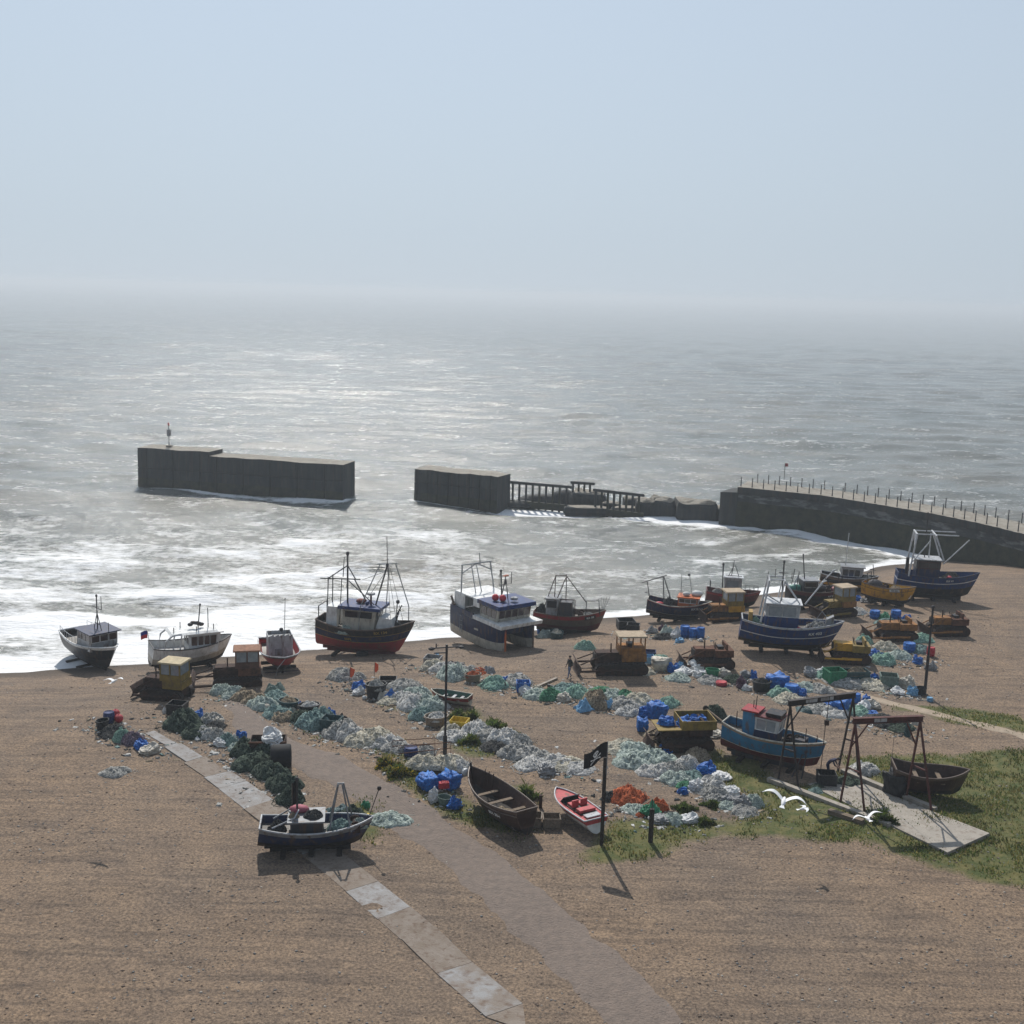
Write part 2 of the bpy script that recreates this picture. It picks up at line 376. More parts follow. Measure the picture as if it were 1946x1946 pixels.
# ramp works on 0..1, so rescale first
mr = nd(nt, 'ShaderNodeMapRange'); mr.inputs['From Min'].default_value = 1.60; mr.inputs['From Max'].default_value = 1.95; Lk.new(a2.outputs[0], mr.inputs['Value'])  # also paints sun glitter on open water as white flecks, besides real foam
wcol = ramp(noise_n(.03, 5, mp.outputs['Vector']).outputs['Fac'], .38, (.175, .17, .143), .62, (.155, .168, .152)).outputs['Color']
col = mix(mr.outputs[0], wcol, (.88, .88, .87)); Lk.new(col, b.inputs['Base Color'])
rr = nd(nt, 'ShaderNodeMapRange'); rr.inputs['To Min'].default_value = .17; rr.inputs['To Max'].default_value = .9; Lk.new(mr.outputs[0], rr.inputs['Value']); Lk.new(rr.outputs[0], b.inputs['Roughness'])
bp = nd(nt, 'ShaderNodeBump'); bp.inputs['Strength'].default_value = 1.; bp.inputs['Distance'].default_value = .23
bn = noise_n(.85, 8, mp.outputs['Vector'], .68); Lk.new(bn.outputs['Fac'], bp.inputs['Height'])
bp2 = nd(nt, 'ShaderNodeBump'); bp2.inputs['Strength'].default_value = .8; bp2.inputs['Distance'].default_value = .8
mp3 = nd(nt, 'ShaderNodeMapping'); mp3.inputs['Scale'].default_value = (.05, .16, 1); Lk.new(tc.outputs['Object'], mp3.inputs['Vector'])
Lk.new(noise_n(1., 6, mp3.outputs['Vector'], .7).outputs['Fac'], bp2.inputs['Height']); Lk.new(bp.outputs['Normal'], bp2.inputs['Normal']); Lk.new(bp2.outputs['Normal'], b.inputs['Normal'])
sea = np_mesh('sea', np.stack([XX.ravel(), YY.ravel(), ZZ.ravel()], 1), grid_faces(*XX.shape), m); tag(sea, kind='structure'); attr(sea, 'foam', foam)

# ------------------------------------------------------------------ sea haze
hz = MB().box(-10500, 10500, -60, 10200, -9.5, 34.0)
hm = bpy.data.materials.new('haze'); hm.use_nodes = True; nt = hm.node_tree; nt.nodes.remove(nt.nodes['Principled BSDF'])
pv = nd(nt, 'ShaderNodeVolumePrincipled'); pv.inputs['Color'].default_value = (.80, .86, .91, 1); pv.inputs['Density'].default_value = HAZE; pv.inputs['Anisotropy'].default_value = .3
nt.links.new(pv.outputs[0], nt.nodes['Material Output'].inputs['Volume'])
tag(hz.build('haze', hm), 'pale sea haze over the bay', 'haze', kind='stuff')
# ================================================================== boats
paint = lambda n, c, **k: mat('paint_' + n, c, **{**dict(rough=.45, var=.18, scale=1.6, spec=.25, dirt=.75, plank=.35), **k})
NAVY = paint('navy', (.008, .018, .065)); BLUE = paint('royal blue', (.006, .034, .14)); MIDBLUE = paint('dark blue', (.018, .03, .08))
SKYB = paint('light blue', (.035, .165, .30)); WHITE = paint('white', (.70, .70, .68), dirt=.35); CREAM = paint('cream', (.46, .43, .36), dirt=.5)
RED = paint('red', (.30, .025, .03)); MAROON = paint('maroon', (.11, .02, .022)); BLACK = paint('black', (.017, .017, .02)); DKGREY = paint('dark grey', (.05, .05, .055))
GREY = paint('grey', (.22, .23, .24)); LGREY = paint('light grey', (.40, .41, .42)); ORANGE = paint('orange', (.50, .12, .03)); YELLOW = paint('yellow', (.52, .27, .02))
TAN = paint('tan', (.27, .19, .13)); BROWN = paint('brown timber', (.055, .032, .026)); DECK = paint('deck', (.12, .11, .095), dirt=.8); GREEN = paint('green', (.04, .11, .08))
DKTAN = paint('weathered brown', (.13, .095, .075)); PINKRED = paint('coral red', (.48, .07, .075))
STEEL = mat('galvanised steel', (.26, .27, .28), rough=.5, metal=.3, var=.2); DARKST = mat('dark steel', (.035, .033, .035), rough=.55, metal=.2, var=.3)
PALEST = mat('pale painted steel', (.50, .51, .52), rough=.5, var=.15, dirt=.4)
RUST = mat('rust', (.10, .042, .022), rough=.9, var=.55, scale=3, bump=.3); RUSTD = mat('dark rust', (.045, .024, .017), rough=.9, var=.5, scale=3, bump=.3)
RUSTO = mat('orange rust', (.24, .105, .025), rough=.85, var=.45, scale=2, dirt=.9); TRACKM = mat('track iron', (.028, .02, .017), rough=.85, var=.5, scale=6, bump=.3)
GLASS = mat('dark glass', (.022, .022, .026), rough=.08, var=.1, spec=.6); BROWNGL = mat('brown glass', (.05, .025, .022), rough=.12, var=.2, spec=.5); PALEGL = mat('pale glass', (.22, .25, .27), rough=.12, var=.2, spec=.6)
LETTER = mat('white lettering', (.72, .72, .70), rough=.6, var=.1); GOLD = mat('gold lettering', (.40, .26, .06), rough=.5, var=.15); BLKLET = mat('black lettering', (.02, .02, .02), rough=.6, var=.1)
WOOD = mat('weathered wood', (.16, .12, .085), rough=.9, var=.35, scale=5, stretch=(.3, 3, 3)); DKWOOD = mat('tarred wood', (.03, .024, .02), rough=.85, var=.4, scale=5, stretch=(.3, 3, 3))
RUBBER = mat('rubber', (.015, .015, .016), rough=.8, var=.3)
ROPE = mat('wire rope', (.06, .055, .055), rough=.8, var=.2)
CANVAS_W = mat('white tarpaulin', (.62, .62, .60), rough=.75, var=.2, scale=2, bump=.6, bscale=3)

def text_part(name, s, size, M, material, parent, ext=.012):
    cu = bpy.data.curves.new('lettering', 'FONT'); cu.body = s; cu.size = size; cu.align_x = 'CENTER'; cu.align_y = 'CENTER'; cu.extrude = ext; cu.offset = size * .012
    tmp = bpy.data.objects.new('lettering_tmp', cu); me = bpy.data.meshes.new_from_object(tmp)
    bpy.data.objects.remove(tmp); bpy.data.curves.remove(cu)
    me.materials.clear(); me.materials.append(material); me.name = name
    me.transform(M)
    o = bpy.data.objects.new(name, me); COL.objects.link(o)
    if parent: o.parent = parent
    return o

class Hull:
    def __init__(h, L, B, H, sb=.5, ss=.2, transom=.8, rake=.14, full=.42, mid=.45, z0=.25, kr=.35, sr=.15, srake=-.03, bul=.5, power=2.2, flare=.95):
        h.__dict__.update(locals())
    def b(h, t):
        if t < h.mid: k = h.transom + (1 - h.transom) * math.sin(math.pi / 2 * t / h.mid)
        else: k = max(0., 1 - ((t - h.mid) / (1 - h.mid)) ** h.power) ** .85
        return max(.025, h.B / 2 * k)
    def sheer(h, t): return h.H + h.sb * max(0, (t - .4) / .6) ** 2 + h.ss * max(0, (.4 - t) / .4) ** 2
    def keel(h, t): return h.z0 + h.kr * max(0, (t - .75) / .25) ** 2 + h.sr * max(0, (.3 - t) / .3) ** 1.5
    def p(h, t, v, side=1, off=0.):
        e = h.full + (h.flare - h.full) * max(0, (t - .45) / .55) ** 1.3
        x = -h.L / 2 + h.L * t - h.rake * h.L * (1 - v) ** 1.2 * max(0, (t - .5) / .5) ** 2 + h.srake * h.L * (1 - v) * max(0, (.2 - t) / .2)
        y = h.b(t) * (max(v, .0) ** e) + off
        if v <= 0: y = .03 + off
        z = h.keel(t) + (h.sheer(t) - h.keel(t)) * v
        return Vector((x, side * y, z))
    def build(h, root, mats, bands, deckm=None, gunm=None, NS=22, gr=.055, name='hull', inner=0):
        vs_ = [0, .1, .2, .3, .38, .46, .54, .6, .66, .72, .78, .84, .9, .95, 1.0]
        cuts = sorted(set([bd[0] for bd in bands if bd[0] < 1] + vs_)); V = []
        for c in cuts:
            if not V or c - V[-1] > .012 or any(abs(c - bd[0]) < 1e-6 for bd in bands): V.append(c)
        nv = len(V); mb = MB(); ring = 2 * nv + 4
        for i in range(NS + 1):
            t = i / NS; t = 1 - (1 - t) ** 1.15
            th = min(.05, h.b(t) * .8); zd = h.sheer(t) - h.bul
            row = [h.p(t, v, 1) for v in V[::-1]] + [h.p(t, v, -1) for v in V]
            g = h.p(t, 1, -1); bd = max(.008, h.b(t) - th)
            q = min(1, (zd - h.keel(t)) / (h.sheer(t) - h.keel(t))); bq = max(.006, min(bd, abs(h.p(t, max(q, .02), 1).y) - th))
            row += [Vector((g.x, -bd, g.z)), Vector((h.p(t, q, 1).x, -bq, zd)), Vector((h.p(t, q, 1).x, bq, zd)), Vector((g.x, bd, g.z))]
            mb.v += [tuple(r) for r in row]
        def bm_(v):
            for top, mi in bands:
                if v <= top + 1e-6: return mi
            return bands[-1][1]
        for i in range(NS):
            for j in range(ring):
                a, b_ = i * ring + j, i * ring + (j + 1) % ring
                mb.f.append((a, b_, b_ + ring, a + ring))
                if j < nv - 1: mi = bm_((V[nv - 1 - j] + V[nv - 2 - j]) / 2)
                elif j == nv - 1: mi = bm_(0)
                elif j < 2 * nv - 1: mi = bm_((V[j - nv] + V[j - nv + 1]) / 2)
                else: mi = inner
                mb.m.append(mi)
        # transom and stem ends, row by row so that the paint bands carry round
        for base, flip in ((0, False), (NS * ring, True)):
            for k in range(nv - 1):
                a = base + nv - 1 - k; b_ = base + nv + k
                f = (a, a - 1, b_ + 1, b_); mb.f.append(f if not flip else f[::-1]); mb.m.append(bm_((V[k] + V[k + 1]) / 2))
            f = (base, base + ring - 1, base + ring - 2, base + ring - 3, base + ring - 4, base + 2 * nv - 1)
            mb.f.append(f if not flip else f[::-1]); mb.m.append(inner)
        o = mb.build(name, mats, root)
        if deckm:
            d = MB(); N = 16
            for i in range(N + 1):
                t = .01 + .95 * i / N; zd = h.sheer(t) - h.bul + .02; q = min(1, (zd - h.keel(t)) / (h.sheer(t) - h.keel(t)))
                y = max(.005, min(abs(h.p(t, max(q, .02)).y) - .045, h.b(t) - .05)); x = h.p(t, q).x
                d.v += [(x, -y, zd), (x, y, zd), (x, y, zd - .012), (x, -y, zd - .012)]
            for i in range(N):
                for j in range(4): d.f.append((i*4+j, i*4+4+j, i*4+4+(j+1) % 4, i*4+(j+1) % 4)); d.m.append(0)
            d.build('deck', deckm, root)
        if gunm:
            g = MB(); path = [h.p(t, 1, 1, .0) + Vector((0, 0, gr * .4)) for t in [i / NS for i in range(NS + 1)]]
            path2 = [Vector((p.x, -p.y, p.z)) for p in path[::-1]]
            g.tube(path + path2 + [path[0]], gr, 6); g.build('gunwale', gunm, root)
        return o
    def stripe(h, root, v, w, material, name='rubbing_strake', r=.035, t0=0., t1=1.):
        for sd in (1, -1): MB().tube([h.p(t0 + (t1 - t0) * i / 20, v, sd, .012) for i in range(21)], r, 6).build(name, material, root)
    def text(h, root, s, t, v, size, material, side=-1, off=.03, name='registration_number', plate=None):
        p = h.p(t, v, side); tx = (h.p(t + .04, v, side) - h.p(t - .04, v, side)).normalized() * (1 if side < 0 else -1)
        up = (h.p(t, v + .06, side) - h.p(t, v - .06, side)).normalized(); n = tx.cross(up).normalized(); up = n.cross(tx)
        M = Matrix(((tx.x, up.x, n.x, 0), (tx.y, up.y, n.y, 0), (tx.z, up.z, n.z, 0), (0, 0, 0, 1))); M.translation = p + n * off
        par = root
        if plate:
            pm, pw, ph = plate; b = MB().box(-pw/2, pw/2, -ph/2, ph/2, -.03, -.012, 0, M); par = b.build('number_plate', pm, root)
        return text_part(name, s, size, M, material, par)
    def keelpart(h, root, material=DKWOOD):
        k = MB().box(-h.L*.42, h.L*.30, -.09, .09, -.12, h.z0 + .08); k.build('keel', material, root)
        for x in (-h.L*.3, -h.L*.05, h.L*.2): MB().box(x - .13, x + .13, -h.B*.42, h.B*.42, -.2, .02).build('launching_skid', DKWOOD, root)
        rd = MB().box(-h.L*.47, -h.L*.40, -.035, .035, .05, h.z0 + (h.H - h.z0) * .5); rd.build('rudder', material, root)

def wheelhouse(root, x0, x1, w, z0, h, body, roof, glass=GLASS, frame=WHITE, rake=.12, wz=(.52, .9), nf=3, ns=2, nb=0, over=.1, rt=.08, lower=None, wname='wheelhouse', brake=.0):
    b = MB(); zt = z0 + h
    if lower: zm = z0 + h * wz[0] - .06; k = (zm - z0) / h
    b.box(x0, x1, -w/2, w/2, z0, zt, 0, None, (brake, rake, .04, -.04))
    if lower: b.box(x0 - .012, x1 + .012, -w/2 - .012, w/2 + .012, z0, zm, 1, None, (brake*k, rake*k, .04*k, -.04*k))
    wh = b.build(wname, [body] + ([lower] if lower else []), root)
    r = MB().box(x0 + brake - over, x1 + rake + over * 1.6, -w/2 - over, w/2 + over, zt, zt + rt); r.build('roof', roof, wh)
    za, zb = z0 + h * wz[0], z0 + h * wz[1]
    fr = lambda z: (z - z0) / h
    def pane(pts, nrm):
        m = MB(); c = sum((Vector(p) for p in pts), Vector()) / 4
        o = [Vector(p) + Vector(nrm) * .016 for p in pts]; i_ = [Vector(p) - Vector(nrm) * .01 for p in pts]
        m.add(o + i_, [(0,1,2,3),(7,6,5,4),(0,4,5,1),(1,5,6,2),(2,6,7,3),(3,7,4,0)])
        wi = m.build('window', glass, wh)
        f = MB(); q = [c + (p - c) * 1.06 + Vector(nrm) * .012 for p in o]
        f.tube(q + [q[0]], .028, 4); f.build('window_frame', frame, wi)
    for i in range(nf):
        a, c = -w/2 + .07 + (w - .14) * (i + .07) / nf, -w/2 + .07 + (w - .14) * (i + .93) / nf
        pane([(x1 + rake*fr(za), a, za), (x1 + rake*fr(za), c, za), (x1 + rake*fr(zb), c, zb), (x1 + rake*fr(zb), a, zb)], (1, 0, 0))
    for sd in (-1, 1):
        for i in range(ns):
            xa = x0 + (x1 - x0) * (.06 + .88 * (i + .05) / ns); xb = x0 + (x1 - x0) * (.06 + .88 * (i + .95) / ns)
            ya, yb = sd * (w/2 - .04*fr(za)), sd * (w/2 - .04*fr(zb)); sh = rake * .5
            pane([(xa, ya, za), (xb + sh*fr(za), ya, za), (xb + sh*fr(zb), yb, zb), (xa, yb, zb)], (0, sd, 0))
    for i in range(nb):
        a, c = -w/2 + .07 + (w - .14) * (i + .1) / nb, -w/2 + .07 + (w - .14) * (i + .9) / nb
        pane([(x0 + brake*fr(za), a, za), (x0 + brake*fr(za), c, za), (x0 + brake*fr(zb), c, zb), (x0 + brake*fr(zb), a, zb)], (-1, 0, 0))
    return wh
def segdist(p, a, b_):
    d = b_ - a; t = max(0, min(1, (p - a).dot(d) / max(1e-9, d.dot(d)))); return (a + d * t - p).length
def touch(l1, l2, tol):
    for A, B in ((l1, l2), (l2, l1)):
        for p in A:
            for i in range(len(B) - 1):
                if segdist(Vector(p), Vector(B[i]), Vector(B[i + 1])) < tol: return True
    return False
def rig(root, name, lines, r, material, n=6, parent=None):
    groups = []                      # lines that touch make one piece, the others pieces of their own
    for l in lines:
        hit = [g for g in groups if any(touch(l, o, r * 2.5 + .02) for o in g)]
        for g in hit: groups.remove(g)
        groups.append([l] + [o for g in hit for o in g])
    first = None
    for g in groups:
        m = MB()
        for l in g: m.tube(l, r, n)
        o = m.build(name, material, parent or root); first = first or o
    return first
def mast(root, foot, top, r=.05, material=DARKST, lamp=True, spread=None):
    o = rig(root, 'mast', [[foot, top]], r, material)
    if lamp: MB().ball(top, r * 1.9, (1, 1, 1.3), 8, 6).build('mast_lamp', DARKST, o)
    if spread:
        z, wd, ax = spread; f = (z - foot[2]) / (top[2] - foot[2]); c = Vector(foot).lerp(Vector(top), f)
        d = Vector((wd, 0, 0)) if ax == 'x' else Vector((0, wd, 0)); rig(root, 'crosstree', [[c - d, c + d]], r * .7, material, parent=o)
    return o
def gantry(root, x, w, z0, z1, lean=.3, r=.05, material=PALEST, inset=.15, over=.2, name='gantry'):
    return rig(root, name, [[(x, -w/2, z0), (x + lean, -w/2 + inset, z1)], [(x, w/2, z0), (x + lean, w/2 - inset, z1)], [(x + lean, -w/2 - over + inset, z1), (x + lean, w/2 + over - inset, z1)],
                            [(x + lean*.7, -w/2 + inset*.7, z0 + (z1-z0)*.7), (x + lean, 0, z1)], [(x + lean*.7, w/2 - inset*.7, z0 + (z1-z0)*.7), (x + lean, 0, z1)]], r, material)
def winch(root, x, z, w=.8, material=RUSTD):
    m = MB(); M = Matrix.Translation((x, 0, z + .3)) @ Matrix.Rotation(R(90), 4, 'X')
    m.lathe([(.26, -w/2), (.26, -w/2+.05), (.14, -w/2+.06), (.14, w/2-.06), (.26, w/2-.05), (.26, w/2)], 12, 0, M)
    m.box(x - .25, x + .25, -w/2 - .12, -w/2 - .04, z, z + .45); m.box(x - .25, x + .25, w/2 + .04, w/2 + .12, z, z + .45)
    return m.build('winch', material, root)
def rails(root, h, t0, t1, hgt=.5, n=6, side=(1, -1), material=PALEST, r=.02):
    for sd in side:
        m = MB()
        pts = [h.p(t0 + (t1 - t0) * i / n, 1, sd, -.05) for i in range(n + 1)]
        for p in pts: m.tube([p, p + Vector((0, 0, hgt))], r, 5)
        m.tube([p + Vector((0, 0, hgt)) for p in pts], r, 5); m.build('guard_rail', material, root)
def hatch(root, x, z, lx=.8, ly=.8, material=DECK): return MB().box(x - lx/2, x + lx/2, -ly/2, ly/2, z, z + .22, 0, None, (.03, -.03, .03, -.03)).build('hatch', material, root)
def boat_root(name, label, px, py, heading, cat='fishing boat', group=None, roll=0, pitch=0, dz=.12):
    p = at(px, py); return thing(name, label, cat, (p.x, p.y, p.z + dz), R(heading), group, (R(roll), R(pitch)))
def on(root, local):
    return Matrix.Translation(root.location) @ root.rotation_euler.to_matrix().to_4x4() @ Vector(local)
FB = 'fishing boats hauled up on the beach'

# ---- far-left black boat
r = boat_root('fishing_boat', 'black hulled fishing boat with white rail at the left edge, bow pointing right', 178, 1266, -45, group=FB)
h = Hull(7.6, 3., 2.0, sb=.35, rake=.13, full=.35, transom=.75)
h.build(r, [BLACK, WHITE, DKGREY], [(.42, 2), (.9, 0), (1, 1)], DECK, WHITE, gr=.07); h.keelpart(r)
wheelhouse(r, -.3, 2.0, 2.3, 1.75, 1.45, LGREY, MIDBLUE, BROWNGL, WHITE, nf=3, ns=3, over=.18)
mast(r, (1.0, 0, 3.2), (1.0, 0, 6.0), .05, spread=(5.0, .8, 'x')); rig(r, 'mast_stay', [[(.4, 0, 3.25), (1.0, 0, 4.6)], [(1.7, 0, 3.25), (1.0, 0, 4.6)], [(.6, 0, 3.7), (1.45, 0, 3.7)]], .035, DARKST)
rig(r, 'aerial', [[(1.8, 0, 5.0), (1.8, 0, 6.1)], [(2.3, .3, 3.2), (2.3, .3, 4.0)]], .03, DARKST); rails(r, h, .05, .5, .6); winch(r, -1.5, 1.5)

# ---- white motor fishing boat
r = boat_root('fishing_boat', 'white fishing boat with wide dark cabin windows and rounded white roof', 366, 1268, 27, group=FB, dz=.22)
h = Hull(6.3, 3.0, 1.75, sb=.42, ss=.25, rake=.12, full=.28, transom=.88, z0=.15, bul=.55)
h.build(r, [WHITE, CREAM, BLACK], [(.22, 2), (.5, 1), (1, 0)], LGREY, DKGREY, gr=.05); h.keelpart(r)
wh = wheelhouse(r, -.4, 1.75, 2.2, 1.25, 1.55, WHITE, WHITE, BROWNGL, WHITE, nf=3, ns=4, nb=2, over=.14, rake=.3, wz=(.42, .88))
MB().box(-1.9, 1.9, -1.25, 1.25, 2.88, 3.0, 0, None, (.2, -.15, .25, -.25)).build('roof_cap', WHITE, wh)
for sd in (-1, 1):
    arch = MB(); arch.tube([(-2.4, sd*1.25, 1.6), (-2.2, sd*1.2, 2.5), (-1.7, sd*1.15, 2.9), (-1.0, sd*1.1, 2.95)], .08, 6); arch.tube([(-1.2, sd*1.3, 1.6), (-1.0, sd*1.2, 2.9)], .06, 6); arch.build('stern_arch', WHITE, r)
mast(r, (.5, 0, 3.0), (.7, 0, 4.9), .045); rig(r, 'aerial', [[(1.3, 0, 3.0), (1.3, 0, 4.6)], [(-.8, .5, 3), (-.8, .5, 3.5)], [(1.6, -.6, 3), (1.6, -.6, 3.4)], [(-1.5, -.6, 2.95), (-1.5, -.6, 3.4)], [(.2, -.9, 3), (.2, -.9, 3.4)]], .035, DARKST)
b = MB()
for k in range(5): b.ball((-.1 + .22*k, .1*math.sin(k*2), 3.35 + .12*math.sin(k)), .2, (1.2, .8, .8), 7, 5)
b.build('folded_net_hauler', DKGREY, r)
text_part('registration_number', 'RX 29', .3, Matrix.Translation((-3.19, 0, 1.1)) @ Matrix.Rotation(R(-90), 4, 'Z') @ Matrix.Rotation(R(90), 4, 'X'), MIDBLUE, r)
s = MB().box(-3.18, -3.13, -.9, .9, 1.35, 1.42); s.build('rubbing_strake', GREY, r)
# ensign
fl = thing('ensign_flag', 'small blue and red flag flying at the stern of the white boat', 'flag', on(r, (-3.05, .9, 1.9)))
rig(fl, 'flagstaff', [[(0, 0, -.4), (-.25, .05, 1.0)]], .025, WOOD)
def waveflag(name, par, wdt, hgt, mats, split=False, droop=.0):
    v = []; NX, NZ = 12, 8; fs = []; ms = []
    for k, o_ in enumerate((.008, -.008)):
        for i in range(NX + 1):
            for j in range(NZ + 1):
                u = i / NX; q = j / NZ
                v.append((-.24 - u*wdt, o_ + .09*math.sin(u*7)*u + .04, 1.0 - q*hgt - droop*u*u))
    n = (NX+1)*(NZ+1)
    for i in range(NX):
        for j in range(NZ):
            a = i*(NZ+1)+j; f = (a, a+1, a+NZ+2, a+NZ+1); fs += [f, tuple(x + n for x in f[::-1])]; mi = 0 if not split or j < NZ/2 else 1; ms += [mi, mi]
    m = MB(); m.v = v; m.f = fs; m.m = ms; return m.build(name, mats, par, smooth=True)
waveflag('flag_cloth', fl, .55, .62, [paint('flag blue', (.02, .03, .25), dirt=0), paint('flag red', (.5, .03, .04), dirt=0)], True, .2)

# ---- small red boat with corrugated cabin
r = boat_root('fishing_boat', 'small red boat with a grey corrugated box cabin and white rail', 532, 1272, -72, group=FB, dz=.15)
h = Hull(5.6, 3., 1.4, sb=.25, rake=.1, full=.38, transom=.9, z0=.2, bul=.45, power=2.8)
h.build(r, [RED, DKGREY, BLACK], [(.42, 2), (.9, 0), (1, 1)], DECK, LGREY, gr=.055); h.keelpart(r)
cab = MB(); 
for i in range(14):
    a, c = -.9 + 1.8*i/14, -.9 + 1.8*(i+1)/14; dx = .03 if i % 2 else 0
    cab.box(.72 + dx, .76 + dx, a, c, .95, 2.75 + .06*(i % 3)); cab.box(-.96 - dx, -.92 - dx, a, c, .95, 2.7)
for sd in (-1, 1): cab.box(-.92, .72, sd*.9 - .02, sd*.9 + .02, .95, 2.7)
cabo = cab.build('cabin', LGREY, r)
MB().box(.795, .83, -.45, .05, 1.25, 1.75).build('hatch_door', GREY, cabo)
MB().box(-.9, .7, -.88, .88, 2.4, 2.45).build('cabin_top', GREY, cabo)
mast(r, (-.7, .45, 2.4), (-.9, .55, 5.2), .028, material=STEEL); MB().ball((-.6, .2, 2.85), .16, n=8, m=6).build('radar_dome', DARKST, r)
rig(r, 'mooring_rope', [[(2.7, .1, 1.55), (2.9, -.5, .9), (2.7, -.6, .3)]], .025, LGREY)

# ---- big dark trawler with two masts
r = boat_root('fishing_boat', 'large dark blue and red trawler with two tall masts and a blue wheelhouse roof', 697, 1242, -13, group=FB, dz=.12)
h = Hull(8.3, 3.3, 2.3, sb=.75, ss=.45, rake=.16, full=.42, transom=.62, z0=.2, bul=.55, kr=.25)
h.build(r, [BLACK, RED, NAVY, GOLD], [(.45, 1), (.47, 3), (.72, 2), (.735, 3), (1, 0)], DECK, DKTAN, gr=.06); h.keelpart(r, MAROON)
h.text(r, 'RX 134', .70, .87, .36, GOLD); MB().box(2.3, 2.75, -.02, .02, -.1, .1).build('name_board', ORANGE, r, loc=h.p(.83, .87, -1) - Vector((2.5, .035, 0)), rz=R(28))
h.text(r, 'SAFE', .36, .58, .3, GOLD, name='boat_name')
wheelhouse(r, -1.8, .9, 1.9, 2.0, 1.9, CREAM, BLUE, GLASS, CREAM, nf=3, ns=2, over=.28, rt=.26, rake=.2, wz=(.62, .9))
rig(r, 'cargo_boom', [[(.7, 0, 4.1), (-1.6, 0, 6.0)]], .04, DARKST); rig(r, 'stern_rail', [[(-3.9, -.9, 2.6), (-3.9, -.9, 3.9), (-3.9, .9, 3.9), (-3.9, .9, 2.6)]], .05, DARKST)
MB().box(-3.3, -2.35, -.8, .8, 2.2, 3.9, 0, None, (.05, 0, .05, -.05)).build('stern_shelter', WHITE, r)
MB().box(.0, .12, -.35, .35, 4.18, 4.4).build('sign_board', BLUE, r)
t_ = MB().prism([(1.0, 2.35), (2.5, 2.5), (2.35, 3.25), (1.35, 3.35)], -.75, .75); t_.build('foredeck_cover', CANVAS_W, r)
rig(r, 'aft_gallows', [[(-3.3, -.6, 2.2), (-3.2, -.5, 6.3)], [(-3.3, .6, 2.2), (-3.2, .5, 6.3)], [(-3.9, -.5, 6.15), (-.4, -.5, 6.35)], [(-.9, -.5, 6.3), (0.1, -.4, 4.5)], [(-3.2, -.5, 6.2), (-1.7, 0, 7.3)], [(-.8, -.5, 6.3), (-1.7, 0, 7.3)]], .05, DARKST)
mast(r, (-1.7, 0, 2.2), (-1.7, 0, 8.3), .08); rig(r, 'boom', [[(-2.1, 0, 6.3), (-2.0, 0, 8.0)], [(-2.3, -.3, 2.3), (-2.1, -.3, 6.2)]], .04, DARKST)
m_ = mast(r, (.75, 0, 4.1), (1.75, 0, 7.6), .075); rig(r, 'topmast', [[(1.75, 0, 7.5), (1.7, 0, 10.0)]], .04, DARKST, parent=m_); rig(r, 'crosstree', [[(1.0, -.3, 7.7), (2.5, .3, 7.75)]], .04, STEEL, parent=m_)
rig(r, 'tripod_leg', [[(1.2, -.2, 7.7), (-.1, -1.2, 4.3), (-.25, -1.35, 2.3)], [(2.4, .2, 7.7), (3.4, .7, 4.1), (3.4, .7, 2.7)], [(1.9, 0, 7.5), (1.2, 1.1, 2.5)]], .045, STEEL)
rig(r, 'rigging_wire', [[(1.7, 0, 7.4), (-1.7, 0, 7.2)], [(1.5, 0, 7.0), (-.4, 0, 6.2)], [(1.8, 0, 7.4), (2.8, -.6, 2.9)], [(2.0, 0, 7.4), (3.0, .4, 2.9)], [(1.7, 0, 7.2), (-.2, -.9, 4.0)], [(3.4, .7, 4.1), (-.2, -1.3, 4.05)], [(1.9, -.4, 7.6), (2.3, -.7, 3.2)]], .018, ROPE, 4)
rig(r, 'deck_davit', [[(2.6, -.2, 2.6), (2.7, -.2, 4.6)], [(2.6, -.2, 3.4), (3.1, -.2, 4.4)], [(2.4, .2, 2.6), (2.9, 0, 4.1)]], .05, DARKST); winch(r, 1.6, 1.95, .9); MB().ball((2.75, -.2, 4.65), .17, n=8, m=6).build('work_lamp', DARKST, r)
MB().lathe([(.34, 0), (.36, .08), (.3, .16)], 12, 0, Matrix.Translation((.35, 0, 5.0))).build('radar_scanner', LGREY, r); rig(r, 'radar_post', [[(.35, 0, 4.1), (.35, 0, 5.0)]], .09, MAROON)
b = tag(MB().ball((0, 0, .18), .34, (1.3, 1, .6), 9, 6).build('rope_coil', mat('red brown rope', (.2, .05, .04), var=.5, bump=.8), None, True, on(r, (-.55, .1, 4.17))), 'red-brown rope heap on the wheelhouse roof of the two-masted trawler', 'rope')

# ---- blue and white catamaran
r = boat_root('catamaran_trawler', 'blue and cream catamaran trawler with white shelter and dark tunnel between its bows', 938, 1226, -54, cat='catamaran', group=FB, dz=.1)
for sd in (-1, 1):
    hb = Hull(7.6, 1.25, 2.45, sb=.35, rake=.05, full=.2, transom=.95, z0=.05, bul=.3, kr=.1, power=4.5, flare=.35, mid=.6)
    sub = bpy.data.objects.new('hull_group', None)
    o = hb.build(r, [NAVY, CREAM, MIDBLUE], [(.42, 1), (.44, 0), (1, 0)], None, None, name='hull'); o.location = (0, sd * 1.42, 0); bpy.data.objects.remove(sub)
    MB().box(3.62, 3.72, -.07, .07, .15, 2.55).build('stem_post', ORANGE if sd < 0 else DKTAN, r, loc=(0, sd * 1.42, 0))
MB().box(-3.6, 3.0, -.87, .87, 1.75, 2.42).build('bridge_deck', MIDBLUE, r)
MB().box(-3.7, 3.5, -1.98, 1.98, 2.44, 2.52).build('deck', LGREY, r)
MB().box(-.2, 3.95, -2.1, 2.1, 2.53, 2.84, 0, None, (0, .1, 0, 0)).build('bow_bulwark', WHITE, r)
